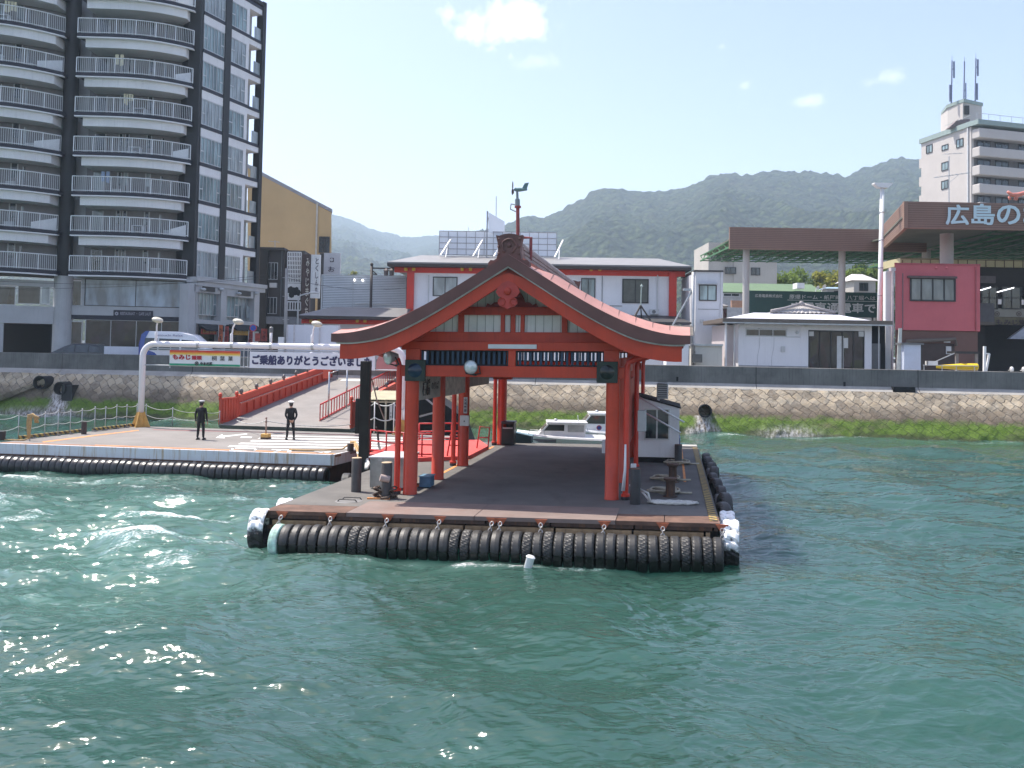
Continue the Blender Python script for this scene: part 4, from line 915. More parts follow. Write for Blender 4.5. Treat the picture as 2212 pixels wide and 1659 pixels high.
mb.build('body', mat('chest_teal', (.02, .06, .075), .5, .2), t); mb = MB(PF); mb.prism([(a_ - .45, b_ - .03, .48), (a_ + .45, b_ - .03, .30), (a_ + .45, b_ - .03, .34), (a_ - .45, b_ - .03, .52)], (0, .66, 0)); mb.build('lid', mat('chest_lid', (.16, .26, .30), .5), t)
# metal cabinet left of first post
x0, y0 = pg(798, 1056); x1 = pf(873, 1056, y0)[0]; zt_ = pf(835, 990, y0)[1]
t = thing('metal_cabinet', 'dull stainless steel cabinet standing behind the bollards left of the first post', 'cabinet', PF @ Vector((x0, y0, 0)))
m_ss = mat('stainless_dull', (.36, .37, .36), .38, .3, 1.6, metal=.75, dirt=.3, dcol=(.2, .19, .16))
mb = MB(PF); mb.cbox(x0, x1, y0, y0 + 1.5, .04, zt_, .012); mb.build('body', m_ss, t)
mb = MB(PF); mb.cbox(x0 - .04, x1 + .04, y0 - .05, y0 + 1.55, zt_, zt_ + .05, .012); mb.build('lid', mat('cabinet_lid', (.62, .63, .64), .4, .1, 2, metal=.3), t)
mb = MB(PF)
for q in (.3, .75): mb.box(x0 + (x1 - x0) * q - .06, x0 + (x1 - x0) * q + .06, y0 - .03, y0, zt_ - .08, zt_); mb.build('hinge', m_steel, t) if q > .5 else None
mb = MB(PF); x0, y0 = pg(905, 1054); mb.cbox(x0, x0 + .36, y0, y0 + .5, .02, .34, .02); t = thing('blue_crate', 'small blue box at the foot of the first red post', 'box', PF @ Vector((x0, y0, 0))); mb.build('body', mat('crate_blue', (.06, .15, .24), .6, .25, 4), t); mb = MB(PF); mb.cbox(x0 - .02, x0 + .38, y0 - .02, y0 + .52, .34, .38, .01); mb.build('lid', mat('crate_blue_lid', (.12, .24, .34), .6), t)
# white plastic float in the water at the front
q = G(1143, 1222, .05); t = thing('float', 'small white plastic float bobbing at the middle of the tyre row', 'float', q)
mb = MB(Matrix.Translation(q + Vector((0, -.1, .10))) @ Matrix.Rotation(.25, 4, 'Y')); mb.lathe([(0, -.2), (.07, -.2), (.10, -.16), (.10, .10), (.12, .13), (.08, .17), (0, .18)], n=16); mb.build('body', m_white, t, auto=40)
# ---- white shed on the right side of the stage
b_s = 9.2
x0, z0 = pf(1377, 976, b_s); x1, z1 = pf(1468, 882, b_s); zl = pf(1380, 857, b_s)[1]
z0 = .22
t = thing('stage_office', 'small white shed with sloping roof and sliding window on the right of the stage', 'shed', PF @ Vector(((x0 + x1) / 2, b_s + 1, 0)))
m_shed = mat('shed_white', (.80, .80, .79), .55, .06, 1, streak=.2, scol=(.5, .5, .5))
wx0, wz0 = pf(1394, 947, b_s); wx1, wz1 = pf(1444, 886, b_s)
mb = MB(PF)
mb.prism([(x0, b_s, z0), (wx0, b_s, z0), (wx0, b_s, zl - (zl - z1) * (wx0 - x0) / (x1 - x0)), (x0, b_s, zl)], (0, .12, 0)); zw = lambda x: zl - (zl - z1) * (x - x0) / (x1 - x0)
mb.prism([(wx1, b_s, z0), (x1, b_s, z0), (x1, b_s, z1), (wx1, b_s, zw(wx1))], (0, .12, 0)); mb.prism([(wx0, b_s, z0), (wx1, b_s, z0), (wx1, b_s, wz0), (wx0, b_s, wz0)], (0, .12, 0))
mb.prism([(wx0, b_s, wz1), (wx1, b_s, wz1), (wx1, b_s, zw(wx1)), (wx0, b_s, zw(wx0))], (0, .12, 0))
mb.box(x1 - .1, x1, b_s + .12, b_s + 2.6, z0, z1); mb.box(x0, x0 + .1, b_s + .12, b_s + 2.6, z0, zl); mb.prism([(x0, b_s + 2.6, z0), (x1, b_s + 2.6, z0), (x1, b_s + 2.6, z1), (x0, b_s + 2.6, zl)], (0, .1, 0)); mb.box(x0, x1, b_s + .1, b_s + 2.6, z0 - .02, z0 + .06)
mb.build('wall', m_shed, t)
mb = MB(PF); mb.prism([(x0 - .04, b_s - .03, zl + .0), (x1 + .05, b_s - .03, z1 - .01), (x1 + .05, b_s - .03, z1 + .04), (x0 - .04, b_s - .03, zl + .05)], (0, 2.8, 0)); mb.build('roof', mat('shed_roof', (.025, .024, .023), .9, .3, 4, bump=.4), t)
mb = MB(PF); mb.box(x0, x1, b_s + .05, b_s + 2.6, .0, .2); mb.build('footing', m_dark, t)
mb = MB(PF); f = .05; mb.box(wx0, wx1, b_s - .03, b_s + .1, wz0 - f, wz0); mb.box(wx0, wx1, b_s - .03, b_s + .1, wz1, wz1 + f); mb.box(wx0 - f, wx0, b_s - .03, b_s + .1, wz0 - f, wz1 + f); mb.box(wx1, wx1 + f, b_s - .03, b_s + .1, wz0 - f, wz1 + f); mb.box((wx0 + wx1) / 2 - .03, (wx0 + wx1) / 2 + .03, b_s, b_s + .08, wz0, wz1)
wf = mb.build('window', mat('aluminium', (.55, .56, .56), .4, .1, 4, metal=.5), t); mb = MB(PF); mb.box(wx0, wx1, b_s + .05, b_s + .06, wz0, wz1); mb.build('pane', glass('office_glass', (.035, .04, .045), .04, .7), wf)
mb = MB(PF)
for (p0, p1) in (((1381, 858), (1478, 912)), ((1395, 892), (1470, 935))):
    q0, q1 = pf(*p0, b_s - .25), pf(*p1, b_s - .25); mb.tube([(q0[0], b_s - .2, q0[1]), (q1[0], b_s - .3, q1[1])], .035, 8)
mb.build('drain_hose', m_white, t, smooth=True)
mb = MB(PF); mb.box(x1 + .01, x1 + .04, b_s + .4, b_s + 2.2, z0 + .05, z1 - 1.2); mb.build('tarpaulin', mat('tarp_blue', (.03, .06, .30), .5), t)
ax0, az0 = pf(1425, 868, b_s + .8); ax1, az1 = pf(1438, 828, b_s + .8)
t = thing('air_conditioner', 'grey outdoor air conditioner unit on the roof of the white shed', 'air conditioner', PF @ Vector((ax0, b_s + .8, az0)))
az0 = zw(ax0) + .06
mb = MB(PF); mb.cbox(ax0 - .12, ax1 + .1, b_s + .6, b_s + 1.3, az0 + .06, az1, .02); mb.box(ax0 - .1, ax0, b_s + .6, b_s + 1.2, az0 - .1, az0 + .06); mb.build('casing', m_boxw, t)
mb = MB(PF)
for k in range(9): mb.box(ax0 - .08, ax1 + .06, b_s + .575, b_s + .6, az0 + .12 + k * .085, az0 + .16 + k * .085)
mb.build('grille', m_boxd, t)
# ================================================================ VEHICLE STAGE on the left
def Lp(x, y, z=0): return LF @ Vector((x, y, z))
XL = lg(2, 958)[0] - .3; YB = lg(313, 921)[1]
vs_ = thing('vehicle_stage', 'low floating stage with white steel edge, crossing stripes and two uniformed men on it', 'pontoon', Lp(-8, 5, 0))
m, t, p = nt('vehicle_deck'); g = NG(t); oc = g.coord()
c = g.mix(g.ramp(g.noise(oc, .4, 6, .6), (.35, 0.0), (.65, 1.0)), (.20, .185, .17), (.27, .25, .23)); c = g.mix(g.math('MULTIPLY', g.noise(oc, 45, 3), .35), c, (.14, .13, .12))
yy = g.sep(oc)[1]
g.set(p.inputs['Base Color'], c); p.inputs['Roughness'].default_value = .9; g.set(p.inputs['Normal'], g.bump(g.noise(oc, 80, 3), .25, .01)); m_vdeck = m
b = MB(LF); b.prism([(XL, .45, 0), (0, .45, 0), (.35, 2.2, 0), (2.9, 2.8, 0), (2.9, YB, 0), (XL + .8, YB, 0)], (0, 0, -.12)); b.build('deck', m_vdeck, vs_)
m_vrust = mat('deck_edge_rust', (.30, .15, .085), .85, .3, 1.5, dirt=.5, dcol=(.22, .19, .17))
b = MB(LF); b.prism([(XL, .0, .004), (0, .0, .004), (.10, .47, .004), (XL, .47, .004)], (0, 0, -.1)); b.build('edge_strip', m_vrust, vs_)
m_edge = mat('white_edge', (.66, .68, .70), .5, .05, 1.2, streak=.95, scol=(.40, .25, .09), dirt=.25, dcol=(.45, .38, .28))
b = MB(LF); b.cbox(XL, .0, -.10, .02, -.42, .012, .012); b.prism([(-.02, -.1, -.42), (.30, 2.2, -.42), (.30, 2.2, .012), (-.02, -.1, .012)], (-.10, .0, 0)); b.build('edge_beam', m_edge, vs_)
b = MB(LF); b.box(XL, -.1, -.105, -.02, -.50, -.43); b.build('rubbing_strip', m_rust, vs_)
b = MB(LF); b.prism([(XL + .1, .05, -.13), (-.3, .05, -.13), (.1, 2.3, -.13), (2.7, 3, -.13), (2.7, YB - .1, -.13), (XL + .9, YB - .1, -.13)], (0, 0, -1.6)); b.build('hull', mat('hull_rust_dark', (.05, .025, .018), .85, .4, 2, streak=.5, scol=(.10, .04, .02)), vs_)
m_lw = mat('road_paint', (.72, .72, .70), .75, .12, 4, dirt=.55, dcol=(.35, .33, .31))
def lmark(pts, name='deck_marking', m=m_lw, z=.005):
    b = MB(LF); b.prism([(*lg(u, v), z) for u, v in pts], (0, 0, .002)); return b.build(name, m, vs_)
for (v0, v1, u0) in ((940.6, 942.4, 585), (945.6, 947.8, 562), (950.8, 953.6, 545), (956.6, 959.6, 520), (962.6, 965.6, 497)):
    lmark([(u0, v0), (880, v0 + 5.5), (880, v1 + 5.5), (u0 - 6, v1)], 'crossing_stripe')
lmark([(466, 946), (480, 938), (482, 941.6), (533, 936.6), (535, 938.4), (484, 944.2), (486, 947)], 'arrow_marking'); lmark([(521, 943.2), (545, 943.8), (543, 946.2), (519, 945.6)])
for q in ([(503, 967.5), (557, 968), (555, 969.6), (502, 969)], [(497, 972.5), (552, 973.2), (551, 974.6), (495, 974)], [(503, 967.5), (508, 967.6), (500, 973.6), (495, 973)], [(553, 968), (557, 968), (552, 974), (547, 973.6)],
          [(588, 970.5), (643, 972), (641, 973.6), (586, 972)], [(602, 972), (609, 972.4), (598, 977.2), (590, 976.6)], [(622, 973), (630, 973.4), (628, 978), (619, 977.4)], [(680, 973.5), (716, 975), (714, 976.8), (678, 975.4)], [(690, 975), (698, 975.4), (716, 979.6), (706, 979.4)], [(700, 976), (706, 976), (690, 979.2), (682, 978.8)]): lmark(q, 'letter_marking')
lmark([(89, 954.5), (205, 940), (299, 929), (300, 930.2), (206, 941.6), (95, 956)], 'orange_line', m_orange); lmark([(205, 961), (723, 979.5), (723, 980.6), (205, 961.8)], 'orange_line', m_orange); lmark([(330, 928), (600, 934), (790, 940), (790, 941), (600, 935), (330, 928.8)], 'orange_line', mat('red_line', (.35, .10, .09), .8, .2, 4, dirt=.5, dcol=(.25, .2, .19)))
mb = MB(LF)
for u in (45, 230, 300, 412, 690): 
    x = lg(u, 975)[0]
    for d in (0, .35): links(mb, (x + d, -.07, -.42), (x + d - .15, -.25, -.62), 3, .035, .012)
mb.build('fender_chain', m_chain, vs_)
# striped kerb along the left end
mb = MB(LF)
for (p0, p1) in (((41, 950), (178, 934)), ((201, 932), (317, 918))):
    a, c = lg(*p0), lg(*p1); mb.bar((*a, .10), (*c, .10), .14, .13)
mb.build('kerb_rail', m_yb, vs_)
mb = MB(LF)
for (u, v) in ((70, 947), (96, 944), (124, 941), (151, 938), (176, 935), (204, 932), (227, 929.5), (251, 926.5), (273, 924), (312, 919)):
    a = lg(u, v); mb.box(a[0] - .1, a[0] + .1, a[1] - .1, a[1] + .1, 0, .06)
mb.build('kerb_foot', m_boxd, vs_)
# chain fence
cf_ = thing('chain_fence', 'fence of thin steel posts and sagging white chains along the left end of the stage', 'fence', Lp(-15, 4, 0))
FP = [(-22, 957, 900), (39, 950, 894.5), (96, 944, 891), (124.5, 941.5, 887), (151, 938.5, 886), (176, 935, 884), (204, 931.5, 879.5), (227, 929, 879), (251, 926, 875), (273, 924, 875), (295, 921, 873.5), (314.5, 919, 874), (372, 922, 881), (436, 923, 887), (474, 921, 889)]
tops = []
for (u, v, vt) in FP:
    a = lg(u, v); h = lp(u, vt, a[1])[1]; mb = MB(LF); mb.cyl((*a, 0), (*a, h), .019, n=8); mb.ball((*a, h), .035, 8, 6); mb.build('post', m_steel, cf_, smooth=True); tops.append((Vector((*a, 0)), h))
for lv in (.97, .52):
    for (p0, h0), (p1, h1) in zip(tops[:-1], tops[1:]):
        mb = MB(LF); a, c = p0 + Vector((0, 0, h0 * lv)), p1 + Vector((0, 0, h1 * lv)); sag = .09 * (a - c).length
        mb.tube([a.lerp(c, k / 9) - Vector((0, 0, sag * (1 - (2 * k / 9 - 1) ** 2))) for k in range(10)], .014, 6); mb.build('chain', mat('chain_white', (.50, .50, .47), .6, .3, 30), cf_, smooth=True)
def lboll(u, v, vt, w, lab):
    a = lg(u, v); k = Lp(*a).y / 1950; h = lp(u, vt, a[1])[1]; r = w * k / 2; t = thing('bollard', lab, 'bollard', Lp(*a), 'mooring bollards on the vehicle stage')
    mb = MB(LF @ Matrix.Translation((*a, 0))); mb.lathe([(r, 0), (r, h - .02), (r * .96, h), (0, h)], n=20); mb.build('post', mat('bollard_brown', (.055, .038, .034), .65, .3, 4), t, auto=40)
lboll(181, 938, 911, 11, 'dark bollard in the gap of the striped kerb on the left stage')
lboll(4, 951, 931, 14, 'dark bollard at the far left end of the stage')
lboll(757, 975, 958, 14, 'black bollard at the right front corner of the vehicle stage, rope on it')
# rope hung on a pole
a = lg(64, 952); t = thing('rope_hanger', 'tan rope hanging over a pole beside the striped kerb', 'rope', Lp(*a)); mb = MB(LF @ Matrix.Translation((*a, 0))); mb.cyl((0, 0, 0), (0, 0, 1.12), .03, n=8); mb.build('pole', m_steel, t)
mb = MB(LF @ Matrix.Translation((*a, 0)))
for k in range(6):
    o = (k - 2.5) * .035; mb.tube([(o - .02, -.03 - o, .1), (o - .03, -.04, .7), (o, -.04, 1.12), (.12 + o, -.04, 1.18 - abs(o)), (.28 + o, -.05, 1.05), (.36 + o, -.05, .78 + .2 * (k % 2))], .032, 6)
mb.tube([(-.02, -.05, .1), (-.2, -.1, .03), (-1.0, -.2, .03), (-1.4, -.1, .04)], .032, 6)
mb.build('rope', mat('rope_tan', (.46, .30, .14), .95, .25, 12), t, smooth=True)
mb = MB(LF); P = [(*lg(u, v), z) for u, v, z in ((625, 973, .04), (660, 975, .05), (700, 976, .07), (740, 975, .1), (756, 972, .28))]; mb.tube(P, .035, 6)
mb.tube([(*lg(757, 971), .3), (*lg(766, 972), .34), (*lg(775, 977), .15), (*lg(783, 992), -.3), (*lg(792, 1003), -.35)], .05, 7); mb.tube([(*lg(757, 972), .25), (*lg(764, 974), .28), (*lg(772, 979), .1), (*lg(778, 992), -.3), (*lg(786, 1006), -.4)], .05, 7)
tag(mb.build('rope', mat('rope_tan', (.46, .30, .14)), None, smooth=True), 'tan mooring rope lying along the front edge of the vehicle stage to the corner bollard', 'rope')
mb = MB()
for k in range(4): mb.tube([G(772 + 3 * k, 978 + k, 1.2), G(784 + 3 * k, 986 + k, 1.2), G(791 + 2 * k, 997 + 2 * k, 1.05), G(790 + k, 1012, .95)], .045, 7)
tag(mb.build('rope', m_ropew, None, smooth=True), 'thick pale ropes hanging over the gap beside the dark pile', 'rope')
# ================================================================ ARCH WITH BANNERS
a0 = lg(303.5, 922); a1 = (pf(868, 1000, 3)[0], 0); AY = a0[1]
ar = thing('banner_arch', 'white pipe arch over the vehicle stage, carrying lamps and two hanging banners', 'arch', Lp(*a0))
zt_ = lp(420, 744.5, AY)[1]; xr = lp(872, 760, AY)[0]
rp = .155
mb = MB(LF); R_ = .65
path = [(a0[0], AY, .15), (a0[0], AY, zt_ - R_)] + [(a0[0] + R_ - R_ * math.cos(k / 8 * math.pi / 2), AY, zt_ - R_ + R_ * math.sin(k / 8 * math.pi / 2)) for k in range(1, 9)] + [(xr - R_, AY, zt_)] + [(xr - R_ + R_ * math.sin(k / 8 * math.pi / 2), AY, zt_ - R_ + R_ * math.cos(k / 8 * math.pi / 2)) for k in range(1, 9)] + [(xr, AY, .15)]
mb.tube(path, rp, 18); m_pipe_w = mat('arch_white', (.80, .78, .79), .35, .04, 1, streak=.1); mb.build('pipe', m_pipe_w, ar, smooth=True)
m_yel = mat('arch_foot_yellow', (.62, .36, .10), .7, .2, 3, streak=.4, scol=(.35, .2, .08))
for x in (a0[0], xr):
    mb = MB(LF @ Matrix.Translation((x, AY, 0))); mb.prism([(-.52, -.03, 0), (.52, -.03, 0), (.2, -.03, .78), (-.2, -.03, .78)], (0, .06, 0)); mb.prism([(-.03, -.5, 0), (-.03, .5, 0), (-.03, .2, .78), (-.03, -.2, .78)], (.06, 0, 0)); mb.lathe([(.30, 0), (.30, .03), (.2, .05), (.2, .75)], n=18); mb.build('foot', m_yel, ar)
for u in (429, 502, 586, 676):
    x = lp(u, 748, AY)[0]; mb = MB(LF); mb.cyl((x - .06, AY, zt_), (x + .06, AY, zt_), rp + .025, n=18); mb.build('collar', m_steel, ar)
for v0 in (755.5, 791):
    z = lp(560, v0 + (1.5 if v0 < 770 else 2.5), AY)[1]; mb = MB(LF); mb.cyl((a0[0], AY - .02, z), (xr, AY - .02, z), .03, n=8); mb.build('rail', m_steel, ar)
for u in (368, 527, 536, 541, 812):
    x = lp(u, 770, AY)[0]; z0, z1 = lp(u, 795, AY)[1], lp(u, 756, AY)[1]; mb = MB(LF); mb.box(x - .02, x + .02, AY - .03, AY + .01, z0, zt_ - .1); mb.build('hanger', m_steel, ar)
def gooseneck(u0, v0, u1, v1, lab):
    x, z = lp(u0, v0, AY)[0], zt_ + rp * .8; x1, z1 = lp(u1, v1, AY); t = thing('arch_lamp', lab, 'lamp', Lp(x, AY, z), 'lamps on the banner arch')
    dx = x1 - x; mb = MB(LF); mb.tube([(x, AY, z - .05), (x, AY, z + .45), (x + .02, AY, z + .5), (x + .02 + dx * .05, AY, z + .55), (x + dx * .15, AY, z + (z1 - z) * .72), (x + dx * .45, AY, z + (z1 - z) * .92), (x + dx * .8, AY - .05, z1)], [.075, .075, .04, .04, .04, .04, .05], 10); mb.build('stem', m_pipe_w, t, smooth=True)
    mb = MB(LF @ Matrix.Translation((x1, AY - .15, z1)) @ Matrix.Rotation(.25, 4, 'Y')); mb.ball((0, 0, 0), (.28, .32, .15), 16, 8); mb.build('head', mat('lamp_head_cream', (.58, .55, .45), .4, .15, 5), t, smooth=True)
gooseneck(336.6, 742, 343.5, 691.5, 'curved lamp on the left end of the white arch'); gooseneck(499.7, 745, 517.5, 695, 'curved lamp on the white arch between the colourful banner and the greeting banner'); gooseneck(674, 748.3, 687, 700, 'curved lamp on the white arch nearest the shelter roof')
x, z1 = lp(586, 706, AY); t = thing('arch_lamp', 'short straight post with small lamp on the middle of the white arch', 'lamp', Lp(x, AY, zt_), 'lamps on the banner arch')
mb = MB(LF); mb.cyl((x, AY, zt_), (x, AY, z1 - .2), .07, n=10); mb.build('stem', m_pipe_w, t, smooth=True); mb = MB(LF); mb.lathe([(.08, z1 - .3), (.10, z1 - .25), (.10, z1 - .05), (.05, z1), (0, z1 + .02)], (x, AY, 0), 14); mb.build('head', m_boxd, t)
# banners
def lrect(u0, v0, u1, v1): 
    uc, vc = (u0 + u1) / 2, (v0 + v1) / 2; return lp(u0, vc, AY)[0], lp(uc, v1, AY)[1], lp(u1, vc, AY)[0], lp(uc, v0, AY)[1]
BM = LF @ Matrix.Translation((0, AY - .11, 0))
x0, z0, x1, z1 = lrect(541, 762, 811.5, 797.5)
t = thing('greeting_banner', 'long white banner thanking passengers in dark blue Japanese lettering', 'banner', Lp((x0 + x1) / 2, AY, z0))
mb = MB(LF); mb.cbox(x0, x1, AY - .11, AY - .07, z0, z1, .01); mb.build('panel', mat('banner_white', (.74, .74, .77), .6, .04, 1), t)
hh = z1 - z0; mb = MB(); letters(mb, 'ご乗船ありがとうございました', BM, x0 + (x1 - x0) * .024, z0 + hh * .22, x1 - (x1 - x0) * .026, z1 - hh * .20, .006, fat=.019); mb.build('lettering', mat('banner_ink', (.035, .035, .10), .6), t)
x0, z0, x1, z1 = lrect(368.4, 757, 521, 791)
t = thing('shop_banner', 'sweet shop banner, red and yellow along the top and green at the bottom', 'banner', Lp((x0 + x1) / 2, AY, z0)); hh = z1 - z0; ww = x1 - x0
mb = MB(LF); mb.cbox(x0, x1, AY - .11, AY - .07, z0, z1, .01); mb.build('panel', mat('banner_white2', (.68, .72, .71), .6, .04, 1), t)
m, tt, p = nt('sunset_band'); g = NG(tt); gz_ = g.sep(g.coord('Generated'))[2]
g.set(p.inputs['Base Color'], g.ramp(g.math('ADD', gz_, g.math('MULTIPLY', g.math('SUBTRACT', g.noise(g.coord(), 2.5, 4), .5), .25)), (0, (.68, .72, .71)), (.35, (.75, .55, .08)), (.62, (.72, .22, .03)), (.85, (.55, .03, .02)))); p.inputs['Roughness'].default_value = .6
mb = MB(LF); mb.box(x0 + .005, x1 - .005, AY - .114, AY - .111, z1 - hh * .38, z1 - .01); mb.build('sunset_band', m, t)
mb = MB(LF); mb.box(x0 + .005, x1 - .005, AY - .114, AY - .111, z0 + .01, z0 + hh * .14); mb.build('green_band', mat('band_green', (.02, .30, .16), .6), t)
mb = MB(); letters(mb, 'もみじ', BM, x0 + ww * .05, z0 + hh * .40, x0 + ww * .30, z0 + hh * .70, .006, .016, fat=.012); letters(mb, '饅頭', BM, x0 + ww * .32, z0 + hh * .40, x0 + ww * .46, z0 + hh * .66, .004, .016, fat=.008); mb.build('red_lettering', mat('ink_red', (.42, .015, .03), .6), t)
mb = MB(); 
for k, ch in enumerate('桐葉菓'): letters(mb, ch, BM, x0 + ww * (.60 + .115 * k), z0 + hh * .36, x0 + ww * (.67 + .115 * k), z0 + hh * .66, .008, .016)
letters(mb, 'やまだ屋', BM, x0 + ww * .44, z0 + hh * .06, x0 + ww * .61, z0 + hh * .25, .004, .017, fat=.008)
mb.M = LF; mb.lathe([(.055, AY - .115), (.09, AY - .118), (.11, AY - .118), (.11, AY - .112)], (x0 + ww * .39, 0, z0 + hh * .16), 16, 'y'); mb.ball((x0 + ww * .39, AY - .115, z0 + hh * .16), (.045, .01, .045)); mb.build('dark_lettering', mat('ink_grey', (.05, .05, .05), .6), t)
# ================================================================ RED GANGWAY up to the quay
A_ = G(476, 918, 1.0); RL = Face(A_.x, A_.y, -R(82))
s1, z1 = RL.sz(745.3, 805.5); s0, z0 = RL.sz(513, 911); SL = (z1 - 1.0) / s1 if s1 else .1
def rz(s): return 1.0 + max(0, s) * SL
def onramp(u, v):
    d = ray(u, v); e = Vector((RL.e.x * SL, RL.e.y * SL, -1)); o = EYE - Vector((A_.x, A_.y, 1.0)); t = -(o.dot(e)) / d.dot(e); return EYE + d * t
RM = Matrix(((RL.n.x, RL.e.x, 0, A_.x), (RL.n.y, RL.e.y, 0, A_.y), (0, 0, 1, 0), (0, 0, 0, 1)))     # x across to the right, y up the slope
RMi = RM.inverted()
S1 = s1 + .8; WR = (RMi @ onramp(757, 928)).x
gw = thing('gangway', 'broad asphalt gangway with red parapets sloping up from the stage to the quay', 'gangway', A_)
b = MB(RM); b.prism([(0, -.25, rz(0) + .02), (0, 0, rz(0) + .03), (0, S1, rz(S1)), (0, S1, rz(S1) - .35), (0, 0, rz(0) - .2)], (WR, 0, 0)); b.build('roadway', mat('ramp_asphalt', (.24, .225, .21), .9, .15, .7, bump=.2), gw)
def lz(u, v): return RL.sz(u, v)
tp0, tp1 = lz(513, 858), lz(697.7, 794.8); m_par = mat('parapet_red', (.56, .055, .022), .5, .15, 1, streak=.35, scol=(.35, .03, .015))
def ztop(s): return tp0[1] + (tp1[1] - tp0[1]) * (s - tp0[0]) / (tp1[0] - tp0[0])
sa = s0 + .15
def parapet(xo, flip, sA=sa, sB=S1):
    b = MB(RM); w = .10
    b.prism([(xo, sA, rz(sA)), (xo, sB, rz(sB)), (xo, sB, ztop(sB)), (xo, sA, ztop(sA))], (-w * flip, 0, 0)); pp = b.build('parapet', m_par, gw)
    s = sA
    while s < sB:
        b = MB(RM); b.box(xo, xo + .09 * flip, s, s + .10, rz(s) + .12, rz(s) + (ztop(s) - rz(s)) * .60); s += .95; b.build('rib', m_par, pp)
    b = MB(RM); zm = lambda s: rz(s) + (ztop(s) - rz(s)) * .62
    b.prism([(xo, sA, zm(sA)), (xo, sB, zm(sB)), (xo, sB, zm(sB) + .07), (xo, sA, zm(sA) + .07)], (.12 * flip, 0, 0)); b.prism([(xo + .06, sA, ztop(sA)), (xo + .06, sB, ztop(sB)), (xo + .06, sB, ztop(sB) + .09), (xo + .06, sA, ztop(sA) + .09)], (-.2, 0, 0)); b.build('rail', mat('rail_red', (.62, .09, .04), .45, .1), pp)
    b = MB(RM); s = sA; 
    while s < sB: b.box(xo + .03 * flip, xo + .13 * flip, s, s + .10, zm(s) + .07, zm(s) + .11); s += .26
    b.build('rivet_strip', mat('rivet_pale', (.62, .42, .38), .6), pp)
    s = sA + .3
    while s < sB:
        b = MB(RM); b.lathe([(.07, 0), (.09, .04), (.06, .08), (.12, .14), (.10, .26), (.03, .34), (0, .35)], (xo - .03, s, ztop(s) + .08), 12); b.build('finial', mat('finial_bronze', (.16, .14, .13), .4, .2, 5, metal=.6), pp, smooth=True); s += 2.05
parapet(0.0, 1); parapet(WR, -1)
def endpanel(xo, u0, v0, u1, v1, lab):
    b = MB(RM); sA, sB = -.1, sa - .35; h = 1.35
    for k in range(7):
        s = sA + (sB - sA) * k / 6; b.box(xo - .04, xo + .04, s - .05, s + .05, 1.04, 1.0 + h)
    b.box(xo - .06, xo + .06, sA - .08, sB + .08, 1.0 + h, 1.08 + h); b.box(xo - .05, xo + .05, sA - .08, sB + .08, 1.12, 1.22); b.box(xo - .015, xo + .015, sA, sB, 1.2, 1.0 + h)
    for s in (sA, sB): b.lathe([(.07, 0), (.09, .04), (.06, .08), (.11, .14), (.09, .26), (0, .33)], (xo, s, 1.08 + h), 12)
    b.build('end_panel', m_par, gw, auto=40)
endpanel(0.0, 0, 0, 0, 0, ''); endpanel(WR, 0, 0, 0, 0, '')
# picket fence down the middle of the gangway
f0 = RMi @ onramp(691, 911); f1 = RMi @ onramp(775, 866)
fx = f0.x; fe = thing('picket_fence', 'low red picket fence dividing the sloping gangway lengthwise', 'fence', RM @ Vector((fx, f0.y, rz(f0.y))))
hf = (911 - 874) * (RM @ f0).y / 1950
def fence(x, sA, sB, h, par, step=.46, m=m_redsteel):
    b = MB(RM)
    for zz in (.10, h): b.prism([(x - .03, sA, rz(sA) + zz - .04), (x - .03, sB, rz(sB) + zz - .04), (x - .03, sB, rz(sB) + zz + .04), (x - .03, sA, rz(sA) + zz + .04)], (.06, 0, 0))
    b.build('rail', m, par); s = sA; b = MB(RM)
    while s <= sB: b.box(x - .022, x + .022, s - .03, s + .03, rz(s), rz(s) + h - .04); s += step
    b.build('pickets', m, par)
fence(fx, f0.y, S1 - .3, hf, fe)
for (u, v, vt) in ((709, 902, 803), (748, 883, 797)):
    q = onramp(u, v); h = 5.25 - (vt - (HOR + ROLL * (u - CX))) * q.y / FPX - q.z; b = MB(); b.cyl(q, q + Vector((0, 0, h)), .05, n=10)
    b.cyl(q + Vector((0, 0, h - .1)), q + Vector((.5, .1, h + .1)), .03, n=8)
    tag(b.build('steel_post', mat('stainless', (.5, .5, .49), .25, .1, 3, metal=.8), None, smooth=True), ('left of two stainless posts standing beside the picket fence on the gangway', 'right of two stainless posts standing beside the picket fence on the gangway')[u > 720], 'post')
q = onramp(706, 822); mb = MB(Matrix.Translation(Yp(706, 806, q.y * .94))); mb.cbox(-.25, .25, -.03, .03, -.35, .35, .02); tag(mb.build('warning_plate', mat('plate_orange', (.65, .10, .05), .5), None), 'orange red plate on the stainless post, just under the greeting banner', 'sign')
q = onramp(800, 835); b = MB(RM); qq = RMi @ onramp(760, 823); b.prism([(qq.x - .9, qq.y, rz(qq.y) + .01), (qq.x + .9, qq.y, rz(qq.y) + .01), (qq.x + .9, qq.y + .8, rz(qq.y + .8) + .01), (qq.x - .9, qq.y + .8, rz(qq.y + .8) + .01)], (0, 0, .004)); b.build('road_marking', m_lw, gw)
